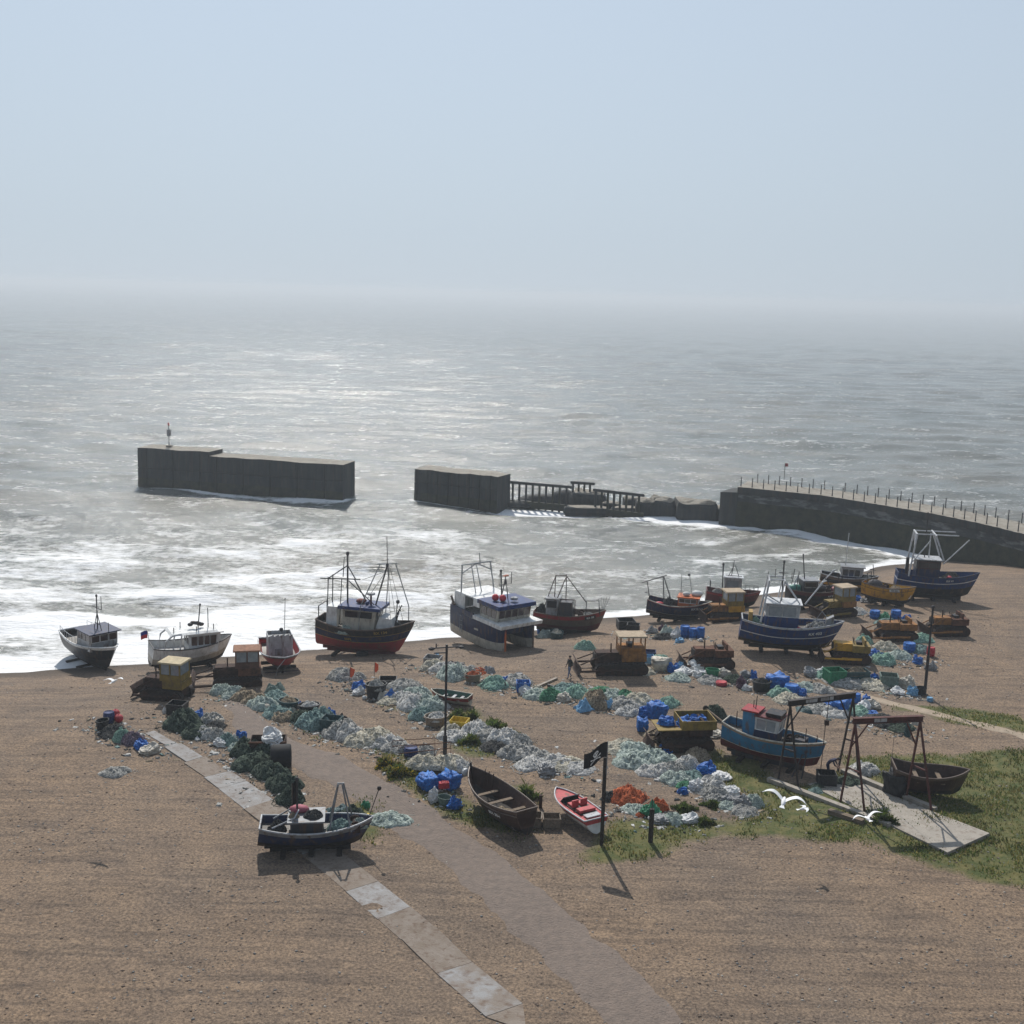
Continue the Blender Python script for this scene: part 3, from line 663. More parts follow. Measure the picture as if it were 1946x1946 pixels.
for y in (-2.02, 1.98):
    MB().box(-3.75, -.21, y - .03, y + .07, 2.53, 2.95).build('bulwark', NAVY, r)
wheelhouse(r, .35, 2.75, 3.4, 2.86, 1.1, CREAM, BLUE, BROWNGL, CREAM, nf=5, ns=3, over=.2, rt=.34, rake=.25, wz=(.25, .85))
sh = MB().box(-3.5, .3, -1.75, 1.75, 4.1, 4.2); sh.box(-3.5, -1.9, -1.78, -1.70, 2.55, 4.1); sh.box(-3.5, -1.9, 1.70, 1.78, 2.55, 4.1); sh.box(-3.5, -3.42, -1.7, 1.7, 2.55, 4.1)
sh.box(-.6, .3, -1.78, -1.70, 3.5, 4.1); sh.build('shelter', WHITE, r)
gantry(r, -2.6, 3.4, 4.2, 6.5, -.3, .06, STEEL, .25, .1); rig(r, 'gantry_brace', [[(-2.9, 0, 6.4), (-2.0, 0, 4.2)], [(-2.9, -.5, 6.4), (-1.7, -.8, 4.2)], [(-2.9, .4, 6.4), (-2.9, .3, 7.4)]], .045, STEEL)
mast(r, (.3, .5, 4.2), (.1, .5, 6.4), .06); 
rig(r, 'lattice_mast', [[(1.4, -.35, 4.3), (1.5, -.05, 6.0)], [(1.4, .35, 4.3), (1.5, .05, 6.0)], [(1.5, -.6, 6.6), (1.5, -.6, 5.6), (1.5, .6, 5.6), (1.5, .6, 6.6)], [(1.5, 0, 5.6), (1.5, 0, 6.3)]], .04, DARKST)
MB().box(1.4, 1.6, -.25, .25, 6.3, 6.4).build('radar_bar', ORANGE, r); MB().lathe([(.3, 0), (.34, .1), (.26, .2)], 12, 0, Matrix.Translation((2.5, .2, 4.5))).build('radar_scanner', LGREY, r)
rig(r, 'net_hauler', [[(-3.4, -1.75, 2.6), (-3.7, -2.0, 3.7)], [(-3.2, -1.9, 3.0), (-3.5, -2.05, 3.1)]], .1, DKTAN)
rig(r, 'boarding_ladder', [[(-1.9, -2.05, .9), (-1.9, -1.98, 2.6)], [(-2.2, -2.05, .9), (-2.2, -1.98, 2.6)]] + [[(-1.9, -2.04, z), (-2.2, -2.04, z)] for z in (1.1, 1.5, 1.9, 2.3)], .03, STEEL)
MB().box(-.1, .5, -2.0, -1.95, 1.6, 1.95).build('number_plate', CREAM, r)
for k, (x, y) in enumerate(((1.5, -1.0), (2.0, -.6))):
    tag(MB().ball((0, 0, .3), .3, n=12, m=8).build('buoy', paint('buoy red', (.55, .04, .06), dirt=.1), None, True, on(r, (x, y, 4.30))), ['pale red buoy lying on the catamaran roof, left one of two', 'bright red buoy lying on the catamaran roof, right one of two'][k], 'buoy', 'red buoys on the catamaran roof')

# ---- red-brown boat behind the catamaran
r = boat_root('fishing_boat', 'weathered brown boat with red bow band and grey cabin behind the catamaran', 1082, 1203, -10, group=FB, dz=.1)
h = Hull(6.4, 2.6, 1.75, sb=.55, ss=.1, rake=.1, full=.4, transom=.7, z0=.2, bul=.4)
h.build(r, [DKTAN, RED, MAROON], [(.35, 2), (.76, 0), (1, 1)], DECK, DKTAN, gr=.045); h.keelpart(r)
h.text(r, 'RX 58', .80, .84, .27, LETTER, off=.05, plate=(BLKLET, 1.0, .36))
wheelhouse(r, -2.1, -1.1, 1.5, 1.5, 1.6, LGREY, GREY, GLASS, GREY, nf=1, ns=1, over=.06)
MB().box(-1.0, .3, -.8, .8, 1.5, 2.9, 0, None, (.1, -.1, .1, -.1)).build('engine_casing', DKGREY, r)
rig(r, 'tripod_mast', [[(-1.5, 0, 1.6), (-1.4, 0, 5.2)], [(-.4, 0, 1.6), (-.45, 0, 5.3)], [(-1.4, 0, 5.1), (-.45, 0, 5.2)], [(-.4, 0, 5.1), (1.4, .2, 2.8), (1.4, .2, 1.8)], [(-1.45, 0, 5.0), (-2.4, 0, 2.0)], [(-.5, 0, 5.0), (-1.2, -.4, 3.0)], [(-2.3, -.7, 3.1), (.5, -.7, 3.2)], [(.5, -.7, 1.7), (.5, -.7, 3.2)]], .045, RUSTD)
rig(r, 'deck_arch', [[(1.5, -.8, 1.8), (1.5, -.8, 3.2), (2.6, -.6, 3.25), (2.7, -.6, 2.0)], [(1.6, -.75, 3.2), (2.5, -.65, 3.25)]], .05, DARKST); winch(r, 1.0, 1.5)
b = MB()
for k in range(5): b.tube([(2.75 + .05*k, -.3 + .15*k, 2.1), (2.5 + .24*k, -.4 + .2*k, 3.4 + .1*(k % 2))], .022, 5)
tag(b.build('dan_buoy_bundle', DARKST, None, False, tuple(r.location), R(-10)), 'bundle of thin dark marker poles standing in the bow of the red banded boat', 'marker poles')

# ---- blue boat with orange cabin and stern frame
r = boat_root('fishing_boat', 'blue boat with red rail line, orange cabin and tilted steel net frame at the stern', 1290, 1180, -16, group=FB, dz=.2)
h = Hull(5.9, 2.5, 1.45, sb=.5, ss=.35, rake=.12, full=.42, transom=.6, z0=.15, bul=.42)
h.build(r, [NAVY, RED, BLACK, CREAM], [(.30, 2), (.32, 3), (.94, 0), (1, 1)], DKGREY, CREAM, gr=.05); h.keelpart(r)
h.text(r, 'RX 90', .77, .78, .3, LETTER)
MB().box(.1, 2.2, -.7, .7, 1.2, 1.35).build('fore_deck', LGREY, r)
wheelhouse(r, -.1, 1.7, 1.5, 1.3, .95, ORANGE, ORANGE, BROWNGL, WHITE, nf=2, ns=3, over=.1, rake=.05)
rig(r, 'net_frame', [[(-2.7, -.8, 1.7), (-3.0, -.9, 3.5)], [(-1.6, .8, 1.4), (-1.8, .7, 3.75)], [(-3.5, -1.0, 3.4), (-1.5, .9, 3.85)], [(-1.7, .7, 3.7), (-.9, .5, 1.6)], [(-2.9, -.9, 2.5), (-3.2, -.9, 2.5)]], .05, DARKST)
rig(r, 'ladder_mast', [[(.1, -.2, 2.3), (.05, -.2, 4.4)], [(1.1, .1, 2.4), (.75, .1, 4.3)], [(.1, -.2, 3.2), (.9, .1, 3.3)], [(.1, -.2, 3.8), (.8, .1, 3.9)]], .03, STEEL); MB().ball((.7, .1, 4.3), .14, n=7, m=5).build('lamp', DARKST, r)
tag(MB().ball((0, 0, .22), .3, (1.6, 1, .7), 10, 6).build('fender', paint('fender red', (.5, .03, .05), dirt=.1), None, True, on(r, (-1.9, -.2, 1.1))), 'red fender lying in the stern of the boat with the orange cabin', 'fender')
for k, (x, lb) in enumerate(((.6, 'white fender on the orange cabin roof'), (1.5, 'bunched white tarpaulin beyond the orange cabin roof'))):
    tag(MB().ball((0, 0, .2), .26 + .12*k, (1.5, 1, .8), 10, 6).build(('fender', 'tarpaulin')[k], CANVAS_W, None, True, on(r, (x, -.2 + .5*k, 2.32))), lb, ('fender', 'tarpaulin')[k])

# ---- small red boat behind
r = boat_root('fishing_boat', 'small maroon boat with a narrow grey wheelhouse behind the orange cabined boat', 1392, 1156, -8, group=FB, dz=.1)
h = Hull(5.2, 2.2, 1.5, sb=.3, rake=.1, full=.4, transom=.8, z0=.15, bul=.35)
h.build(r, [MAROON, BLACK, RED], [(.35, 1), (.85, 0), (1, 2)], DECK, MAROON, gr=.05); h.keelpart(r)
wheelhouse(r, -.9, .5, 1.3, 1.2, 1.9, LGREY, PALEST, PALEGL, GREY, nf=1, ns=1, over=.1, wz=(.55, .85), rake=.2, brake=-.1)
MB().box(.5, .62, -.4, .4, 2.4, 3.0, 0, None, (.1, .1, 0, 0)).build('number_board', RED, r)
mast(r, (-1.1, 0, 1.3), (-1.15, 0, 4.3), .06); rails(r, h, .5, .95, .5, material=DARKST); rig(r, 'net_frame', [[(-2.3, -.6, 1.5), (-2.3, -.6, 2.7), (-2.3, .6, 2.7), (-2.3, .6, 1.5)]], .04, DARKST); rig(r, 'aerial', [[(-.3, 0, 3.2), (-.1, 0, 4.8)], [(.4, .2, 3.2), (0, 0, 4.3)], [(-.6, -.2, 3.2), (-.1, 0, 4.2)], [(-.9, -.5, 3.35), (.7, -.5, 3.3)]], .035, DARKST)
tag(MB().ball((0, 0, .25), .28, n=10, m=7).build('buoy', paint('buoy red', (.55, .04, .06), dirt=.1), None, True, on(r, (.75, -.6, 1.2))), 'red buoy on the deck of the small maroon boat with the narrow grey wheelhouse', 'buoy')

# ---- RX403
r = boat_root('fishing_boat', 'royal blue boat numbered RX 403 with white stripes and white lattice gantry', 1502, 1238, -9, group=FB, dz=.3)
h = Hull(8.0, 3.1, 2.0, sb=.5, ss=.35, rake=.13, full=.4, transom=.6, z0=.1, bul=.45, sr=.3)
h.build(r, [BLUE, WHITE, BLACK], [(.2, 2), (.52, 0), (.56, 1), (.95, 0), (1, 1)], DECK, LGREY, gr=.06); h.keelpart(r)
h.text(r, 'RX 403', .72, .74, .36, LETTER)
for sd in (-1, 1): MB().add([h.p(.78, .04, sd, .02), h.p(.95, .04, sd, .02), h.p(.97, .3, sd, .02)], [(0, 1, 2)] if sd < 0 else [(2, 1, 0)]).build('forefoot_patch', CREAM, r)
wheelhouse(r, -2.2, .3, 1.9, 1.6, 2.2, LGREY, PALEST, PALEGL, WHITE, nf=2, ns=2, nb=1, over=.12, wz=(.55, .92), lower=BLUE, rake=.12)
gantry(r, -2.6, 2.4, 2.3, 5.7, .5, .075, PALEST, .2, .15); gantry(r, -1.2, 2.2, 3.85, 5.75, .3, .05, PALEST)
rig(r, 'gantry_strut', [[(-2.1, -.6, 5.7), (-.8, -.6, 5.75)], [(-2.1, .6, 5.7), (-.8, .6, 5.75)], [(-.9, -.5, 5.6), (.4, -.8, 3.9)], [(-.9, .5, 5.6), (.3, .7, 3.9)], [(-2.4, -.9, 4.6), (-1.2, -.7, 3.9)], [(.9, .4, 3.6), (2.3, .9, 5.5)], [(2.1, .6, 5.45), (2.5, 1.1, 5.5)]], .06, PALEST)
mast(r, (-1.0, 0, 3.9), (-1.0, 0, 7.1), .055, spread=(6.2, .35, 'x')); rig(r, 'aerial', [[(-1.6, .3, 5.7), (-1.6, .3, 6.4)], [(-2.2, -.3, 5.7), (-2.2, -.3, 6.3)], [(-.3, .2, 5.7), (-.3, .2, 6.2)]], .03, DARKST)
winch(r, 1.4, 1.6, 1.2); rig(r, 'net_roller', [[(1.0, -.9, 1.6), (1.6, -.9, 2.7), (2.4, -.8, 2.6), (2.9, -.6, 1.9)], [(1.6, .6, 1.8), (2.3, .5, 3.1), (2.9, .2, 2.4)]], .04, STEEL)
MB().prism([(2.5, 1.9), (3.2, 2.3), (3.15, 3.0), (2.6, 2.7)], -.5, .1).build('bow_plate', GREY, r); MB().box(-3.5, -3.2, -.5, .5, 1.9, 2.9).build('stern_post', mat('ochre timber', (.3, .19, .05), var=.4), r)
MB().prism([(-.1, 1.7), (.9, 1.7), (.4, 2.05)], -1.1, -.6).build('red_cover', paint('cover red', (.4, .03, .06), dirt=.1), r); hatch(r, 2.2, 1.65)

# ---- dark boat crowded behind RX403
r = boat_root('fishing_boat', 'dark maroon boat with cluttered deck and one tall thin mast behind RX 403', 1556, 1153, 6, group=FB, dz=.15)
h = Hull(6.2, 2.5, 1.5, sb=.5, rake=.12, full=.4, transom=.7, z0=.15, bul=.4)
h.build(r, [BLACK, MAROON, DKGREY], [(.4, 2), (.75, 0), (1, 1)], DECK, DKTAN, gr=.05); h.keelpart(r)
h.text(r, 'RX 27', .62, .7, .26, LETTER)
wheelhouse(r, -1.9, -.6, 1.5, 1.3, 1.2, DKGREY, GREY, GLASS, CREAM, nf=2, ns=1, over=.1)
mast(r, (-1.6, 0, 2.5), (-1.9, 0, 4.9), .05); rig(r, 'derrick', [[(-.5, 0, 1.6), (1.4, .3, 3.4)], [(1.1, .2, 3.3), (1.6, .4, 3.4)], [(-2.7, 0, 1.6), (-2.2, .2, 2.8)]], .06, PALEST); rig(r, 'net_frame', [[(-2.6, -.7, 1.6), (-2.4, -.6, 3.4), (-2.4, .6, 3.4), (-2.6, .7, 1.6)], [(1.9, -.5, 1.6), (1.9, -.4, 3.0), (1.9, .4, 3.0), (1.9, .5, 1.6)], [(1.0, -.6, 1.6), (.2, -.2, 2.9)]], .045, DARKST); rails(r, h, .2, .8, .55, material=DARKST); winch(r, .6, 1.25, 1.0)
for k, (x, y, c, lb, nm) in enumerate(((1.6, -.4, paint('pale pink', (.5, .22, .22), dirt=.2), 'pale pink tarpaulin over the bow of the dark maroon cluttered boat', 'tarpaulin'), (0, .3, DKGREY, 'dark net heap on the deck of the maroon cluttered boat', 'net heap'), (-2.4, .2, paint('sea green', (.06, .22, .17), dirt=.1), 'green net heap on the stern of the maroon cluttered boat', 'net heap'))):
    tag(MB().ball((0, 0, .3), .5, (1.5, 1, .8), 10, 7).build(nm.replace(' ', '_'), c, None, True, on(r, (x, y, 1.3))), lb, nm)

# ---- brown boat with dark blue wheelhouse
r = boat_root('fishing_boat', 'brown and black boat with a blue windowed wheelhouse near the surf, thin mast on top', 1612, 1126, -13, group=FB, dz=.15)
h = Hull(5.7, 2.3, 1.55, sb=.25, ss=.25, rake=.1, full=.42, transom=.6, z0=.15, bul=.4)
h.build(r, [BLACK, DKTAN, YELLOW], [(.3, 0), (.5, 2), (.78, 0), (1, 1)], DECK, LGREY, gr=.05); h.keelpart(r)
wheelhouse(r, -.9, 1.0, 1.6, 1.3, 1.35, LGREY, GREY, GLASS, WHITE, nf=3, ns=3, nb=1, over=.1, wz=(.35, .85), rake=.3, lower=NAVY)
mast(r, (-.5, 0, 2.7), (-.4, 0, 6.2), .045, PALEST); rig(r, 'yard', [[(-1.3, 0, 2.95), (.1, 0, 3.0)], [(2.4, 0, 1.6), (2.2, 0, 3.0)], [(1.9, 0, 2.5), (2.5, 0, 2.4)]], .035, DARKST)
# ---- yellow boat
r = boat_root('fishing_boat', 'bright yellow boat with a white number plate at the bow and white forefoot patch', 1688, 1150, -38, group=FB, dz=.25)
h = Hull(4.9, 2.1, 1.55, sb=.4, rake=.1, full=.36, transom=.8, z0=.15, bul=.35)
h.build(r, [YELLOW, BLACK, YELLOW], [(.2, 1), (.76, 0), (.79, 1), (1, 2)], DECK, DKTAN, gr=.045); h.keelpart(r)
h.text(r, 'RX 60', .66, .89, .22, BLKLET, off=.045, plate=(WHITE, .9, .27))
for sd in (-1, 1): MB().add([h.p(.70, .22, sd, .02), h.p(.97, .22, sd, .02), h.p(.98, .45, sd, .02)], [(0, 1, 2)] if sd < 0 else [(2, 1, 0)]).build('forefoot_patch', WHITE, r)
rig(r, 'net_frame', [[(-2.0, -.5, 1.3), (-2.1, -.5, 2.6)], [(-2.0, .5, 1.3), (-2.1, .5, 2.6)], [(-2.1, -.5, 2.6), (-2.1, .5, 2.6)]], .04, DARKST); winch(r, -.5, 1.15)
tag(MB().ball((0, 0, .2), .6, (1.3, .9, .9), 10, 7).build('net_heap', mat('dark heap', (.05, .045, .05), var=.6, bump=.8), None, True, on(r, (-1.5, .1, 1.25))), 'dark net heap piled in the stern of the yellow boat', 'net heap')
# ---- blue boat at the right edge
r = boat_root('fishing_boat', 'blue boat with dark wheelhouse and tall white gantry beside the harbour wall', 1778, 1138, -10, group=FB, dz=.15)
h = Hull(7.6, 2.9, 2.2, sb=.5, ss=.2, rake=.12, full=.42, transom=.7, z0=.2, bul=.45)
h.build(r, [BLUE, WHITE, BLACK], [(.42, 2), (.68, 0), (.72, 1), (1, 0)], DECK, MIDBLUE, gr=.055); h.keelpart(r)
h.text(r, 'RX 41', .62, .86, .28, LETTER)
wheelhouse(r, -2.2, -.1, 1.9, 1.8, 2.0, DKGREY, LGREY, GLASS, MAROON, nf=3, ns=2, over=.1, wz=(.6, .9), lower=NAVY, rake=.1)
gantry(r, -2.9, 2.4, 2.2, 6.3, .5, .08, PALEST, .2, .1); gantry(r, .2, 2.4, 3.9, 6.3, -.9, .08, PALEST, .2, .4)
rig(r, 'gantry_strut', [[(-2.4, -.9, 6.3), (1.4, -.9, 6.35)], [(-2.4, .9, 6.3), (1.4, .9, 6.35)], [(-2.7, -.8, 3.4), (-1.0, -.2, 5.6)], [(-1, 0, 3.9), (-1.0, 0, 6.3)], [(.2, -.9, 3.5), (2.4, -.8, 6.0)]], .06, PALEST)
mast(r, (-1.4, 0, 3.9), (-1.45, 0, 8.2), .05); rig(r, 'exhaust_stack', [[(-3.0, -.5, 2.0), (-3.0, -.5, 3.9)]], .16, BLACK); winch(r, 1.6, 1.8, 1.2)
tag(MB().ball((0, 0, .25), .3, n=10, m=7).build('buoy', paint('buoy red', (.55, .04, .06), dirt=.1), None, True, on(r, (.9, -.8, 1.85))), 'red buoy on the deck of the blue boat beside the harbour wall', 'buoy')

# ---- light blue boat by the hoists
r = boat_root('fishing_boat', 'light blue fishing boat with maroon bottom and cream rail beside the steel hoist frames', 1468, 1452, -31, group=FB, dz=.15)
h = Hull(6.3, 2.4, 1.75, sb=.2, ss=.3, rake=.07, full=.42, transom=.55, z0=.15, bul=.42)
h.build(r, [SKYB, MAROON, CREAM, TAN], [(.36, 1), (.39, 2), (.9, 0), (1, 3)], DECK, CREAM, gr=.055); h.keelpart(r, DKGREY)
MB().box(-1.9, -1.1, -.55, .55, 1.3, 3.05).build('wheelhouse', SKYB, r)
wheelhouse(r, -1.08, .25, 1.3, 1.35, 1.55, PALEST, MAROON, PALEGL, WHITE, nf=2, ns=2, over=.06, wz=(.5, .92), lower=MIDBLUE, rake=.2, wname='cabin')
MB().box(-2.0, -.9, -.62, .62, 3.06, 3.16).build('canopy', RED, r); MB().box(-.5, .5, -.5, .5, 3.03, 3.22).build('life_raft', BLACK, r)
rig(r, 'aerial', [[(-1.3, 0, 3.1), (-1.25, 0, 4.0)], [(-1.5, .2, 3.1), (-1.5, .2, 3.6)]], .03, DARKST); rig(r, 'deck_stanchion', [[(-2.6, .4, 1.4), (-2.6, .4, 2.6)], [(2.0, -.3, 1.4), (2.0, -.3, 2.7)], [(2.6, 0, 1.6), (2.6, 0, 2.3)]], .03, RUSTD)
MB().box(1.4, 2.0, -.5, .3, 1.35, 1.95).build('engine_box', DKGREY, r); winch(r, .9, 1.35, .7)
MB().lathe([(.05, 0), (.18, .01), (.18, .08), (.05, .09)], 10, 0, Matrix.Translation((-2.75, -.1, .55)) @ Matrix.Rotation(R(90), 4, 'Y')).build('propeller', GOLD, r)
MB().box(-3.05, -2.9, -.04, .04, .9, 1.3).build('rudder_stock', DARKST, r)
rig(r, 'prop_strut', [[(2.0, -.7, 1.2), (1.6, -1.4, -.3)], [(2.2, -.6, 1.2), (2.2, -1.3, -.3)]], .04, DARKST)

# ---- RX304 old dark wooden boat
r = boat_root('wooden_boat', 'old dark brown open wooden boat numbered RX 304, lying among blue bags', 944, 1553, 124, cat='wooden boat', group=FB, dz=.0)
h = Hull(5.6, 2.3, 1.35, sb=.55, ss=.2, rake=.12, full=.45, transom=.6, z0=.05, bul=.85)
h.build(r, [BROWN, DKTAN, BLACK], [(.3, 2), (.9, 0), (1, 1)], DKWOOD, DKTAN, gr=.045, inner=0); h.stripe(r, .82, .03, DKTAN)
h.text(r, 'RX 304', .30, .62, .3, LETTER, side=1)
for k, x in enumerate((-1.5, -.2, 1.0)): MB().box(x - .12, x + .12, -.95 + .12*k, .95 - .12*k, .98, 1.03).build('thwart', WOOD, r)
rig(r, 'stem_post', [[(2.55, 0, .8), (2.8, 0, 2.15)]], .07, BLACK); MB().lathe([(.06, -.1), (.2, -.08), (.2, .08), (.06, .1)], 12, 0, Matrix.Translation((2.6, .45, 1.75)) @ Matrix.Rotation(R(90), 4, 'Y')).build('bow_roller', PALEST, r)
rig(r, 'rib_timber', [[(1.7, -.5, 1.0), (1.7, -.55, 1.9)], [(1.9, -.4, 1.0), (1.95, -.45, 1.95)], [(1.4, -.6, 1.0), (1.4, -.65, 1.85)]], .03, RUSTD)
for sd in (-1, 1): MB().add([h.p(.10, .06, sd, .03), h.p(.36, .06, sd, .03), h.p(.10, .28, sd, .03)], [(0, 1, 2), (2, 1, 0)]).build('bottom_patch', LGREY, r)

# ---- green rowing dinghy
r = boat_root('rowing_dinghy', 'open rowing dinghy with green inside, pale rim and red transom', 856, 1336, 160, cat='dinghy', dz=.02)
h = Hull(2.9, 1.35, .62, sb=.15, ss=.05, rake=.08, full=.4, transom=.75, z0=.02, bul=.5, kr=.1, sr=.02, power=2.4)
h.build(r, [paint('dinghy red', (.26, .035, .025)), GREEN, CREAM], [(.55, 2), (1, 0)], mat('dinghy green', (.085, .12, .11), var=.25), CREAM, gr=.04, inner=1)
for x in (-.8, -.2, .45): MB().box(x - .1, x + .1, -.58, .58, .42, .46).build('thwart', LGREY, r)

# ---- red speedboat
r = boat_root('speedboat', 'small red and white speedboat with open dark cockpit beside the flagpole', 1093, 1560, 121, cat='speedboat', dz=.1)
h = Hull(3.9, 1.65, .85, sb=.2, ss=.0, rake=.16, full=.5, transom=.92, z0=.05, bul=.04, kr=.25, sr=0, power=2.4, flare=.8)
h.build(r, [WHITE, PINKRED, PINKRED], [(.7, 0), (1, 1)], PINKRED, PALEST, gr=.04, inner=2)
MB().box(-1.25, .75, -.55, .55, .86, .90, 0, None, (0, -.1, 0, 0)).build('cockpit', BLACK, r)
ws = MB().box(.62, .68, -.58, .58, .88, 1.2, 0, None, (-.25, -.25, .08, -.08)); ws.build('windscreen', GLASS, r)
for y in (-.28, .28): s_ = MB().box(-.3, .1, y - .2, y + .2, .90, 1.02); s_.box(-.38, -.3, y - .2, y + .2, .90, 1.3); s_.build('seat', PINKRED, r)
MB().box(-1.15, -.75, -.5, .5, .9, 1.05).build('rear_bench', PINKRED, r)
MB().box(-1.75, -1.35, -.45, .45, .88, .93).build('engine_cover', LGREY, r)

# ---- cluttered boat at the lower edge
r = boat_root('fishing_boat', 'cluttered grey fishing boat with A-frame poles, nearest boat beside the pale slipway', 603, 1612, 8, group=FB, dz=.05)
h = Hull(5.6, 2.3, 1.25, sb=.3, ss=.2, rake=.1, full=.42, transom=.7, z0=.1, bul=.35)
h.build(r, [MIDBLUE, GREY, BLACK], [(.35, 2), (.8, 0), (1, 1)], DECK, LGREY, gr=.05); h.keelpart(r)
MB().box(-1.3, .3, -.75, .75, .95, 1.7).build('cabin', DKGREY, r); MB().box(-1.45, .4, -.85, .85, 1.7, 1.78).build('cabin_top', GREY, r)
rig(r, 'a_frame', [[(.6, -.7, 1.1), (1.05, -.1, 3.4)], [(1.7, -.7, 1.1), (1.25, -.1, 3.4)], [(.6, .7, 1.1), (1.05, .1, 3.4)], [(1.8, .7, 1.1), (1.3, .1, 3.4)], [(1.0, 0, 3.4), (1.35, 0, 3.4)]], .045, GREY)
mast(r, (-1.0, .2, 1.75), (-1.0, .2, 3.6), .055); rig(r, 'rail_frame', [[(-2.2, -.6, 1.4), (-1.1, -.6, 1.9), (-.9, .2, 2.0)], [(-2.2, .5, 1.4), (-1.0, .5, 2.1)]], .04, LGREY); winch(r, 1.9, .95, .8)
rig(r, 'marker_pole', [[(2.5, .2, 1.2), (3.1, .2, 3.0)]], .025, DARKST); MB().ball((3.1, .2, 3.0), .12, n=7, m=5).build('pole_float', BLACK, r)
tag(waveflag('furled_flag', None, .3, 1.2, [BLACK, BLACK], False, .2), 'furled black flag on the mast of the cluttered boat by the slipway', 'flag').location = on(r, (-.75, .2, 2.5))
tag(MB().ball((0, 0, .15), .35, (1.5, .9, .6), 10, 6).build('rope_coil', mat('pink cover', (.35, .1, .13), var=.3), None, True, on(r, (-.9, .4, 1.78))), 'dull red cover on the cabin top of the cluttered boat by the slipway', 'cover')
# ---- dark boat at the right edge
r = boat_root('wooden_boat', 'dark open wooden boat on the grass at the right edge behind the rusty hoist frame', 1765, 1510, -8, cat='wooden boat', group=FB, dz=.05)
h = Hull(4.2, 2.2, 1.35, sb=.3, ss=.3, rake=.1, full=.42, transom=.85, z0=.05, bul=.7)
h.build(r, [BROWN, DKTAN, BLACK], [(.3, 2), (.9, 0), (1, 1)], DKWOOD, DKTAN, gr=.05)
for x in (-.8, .5): MB().box(x - .12, x + .12, -.95, .95, 1.0, 1.05).build('thwart', WOOD, r)

# gear lying on the decks, each heap a thing of its own
DECKGEAR = [('cluttered grey', (-.2, -.2, 1.75), .55, .4, 'B', 'black net heap on the cabin top of the cluttered boat'), ('cluttered grey', (2.1, 0, 1.1), .45, .4, 'S', 'pale net heap in the bow of the cluttered boat'), ('cluttered grey', (-1.15, -.2, 1.72), .3, .3, 'K', 'tan rope heap at the stern end of the cabin top of the cluttered boat'), ('RX 403', (1.9, -.3, 1.7), .95, .7, 'G', 'grey net heap on the foredeck of the boat RX 403'), ('RX 403', (-2.9, .2, 1.75), .5, .6, 'M', 'small mint net heap on the stern of the boat RX 403'),
 ('two tall masts', (-1.5, -1.05, 1.9), .7, .55, 'S', 'grey green net heap beside the wheelhouse of the two-masted trawler'), ('two tall masts', (2.6, .1, 2.35), .6, .5, 'B', 'black net heap in the bow of the two-masted trawler'),
 ('red bow band', (1.6, 0, 1.5), .7, .5, 'G', 'grey net heap on the foredeck of the red banded boat'), ('red bow band', (-2.6, 0, 1.5), .5, .9, 'B', 'dark net heap in the stern of the red banded boat'),
 ('orange cabin', (-1.0, .1, 1.2), .75, .7, 'B', 'black net heap amidships in the boat with the orange cabin'), ('light blue fishing', (1.5, 0, 1.5), .6, .55, 'B', 'black net heap on the foredeck of the light blue boat'),
 ('cluttered grey', (1.2, 0, 1.0), .7, .5, 'T', 'teal net heap under the A-frame of the cluttered boat'), ('cluttered grey', (-2.0, 0, 1.0), .5, .5, 'B', 'black gear heap in the stern of the cluttered boat'),
 ('bright yellow', (.6, 0, 1.3), .7, .45, 'K', 'tan net heap on the foredeck of the yellow boat'), ('brown and black', (1.7, 0, 1.4), .6, .4, 'G', 'grey net heap in the bow of the brown and black boat'),
 ('tall white gantry', (1.2, 0, 1.95), .9, .6, 'B', 'dark net heap on the foredeck of the blue boat beside the harbour wall'), ('small maroon', (-1.6, 0, 1.3), .6, .5, 'G', 'grey net heap in the stern of the small maroon boat'), ('old dark brown', (-.9, .1, .55), .8, .35, 'K', 'tan net heap lying inside the old boat RX 304')]
# ================================================================== road, slipway, slab, grass
def ground_strip(name, pts_px, wid, material, lift=.035, rag=.35, seed=1, n=60):
    P = [at(a, b) for a, b in pts_px]; acc = [0]
    for i in range(1, len(P)): acc.append(acc[-1] + (P[i] - P[i-1]).length)
    tt = np.linspace(0, acc[-1], n); cx = np.interp(tt, acc, [p.x for p in P]); cy = np.interp(tt, acc, [p.y for p in P]); ww = np.interp(tt, acc, wid)
    tx = np.gradient(cx); ty = np.gradient(cy); l = np.hypot(tx, ty); nx, ny = -ty / l, tx / l
    M_ = 9; vs = []
    for j in range(M_):
        q = j / (M_ - 1) * 2 - 1; e = q * ww / 2 + (vnoise(tt * .9, tt * 0 + j * .0 + (3 if q > 0 else 9), seed) - .5) * 2 * rag * abs(q)
        x = cx + nx * e; y = cy + ny * e
        vs.append(np.stack([x, y, gz_np(x, y) + lift - .07 * (abs(q) > .99)], 1))
    o = np_mesh(name, np.concatenate(vs), grid_faces(M_, n), material); return tag(o, kind='structure')
ROADM = mat('gravel road', (.145, .115, .095), rough=.9, var=.2, scale=2.5, bump=.8, bscale=9, col2=(.20, .155, .125))
CONC = mat('worn concrete', (.29, .26, .22), rough=.85, var=.2, scale=1.3, bump=.2, col2=(.36, .32, .27), dirt=.4)
SLIPM = mat('pale slipway boards', (.20, .165, .135), rough=.85, scale=.9, col2=(.27, .265, .26), lo=.42, hi=.62, dirt=.7, bump=.3)
ground_strip('road', [(440,1330),(500,1405),(600,1448),(690,1492),(790,1560),(900,1640),(1080,1800),(1250,1960)], [.8,3.2,3.4,3.4,3.4,3.4,3.4,3.4], ROADM, rag=.3)
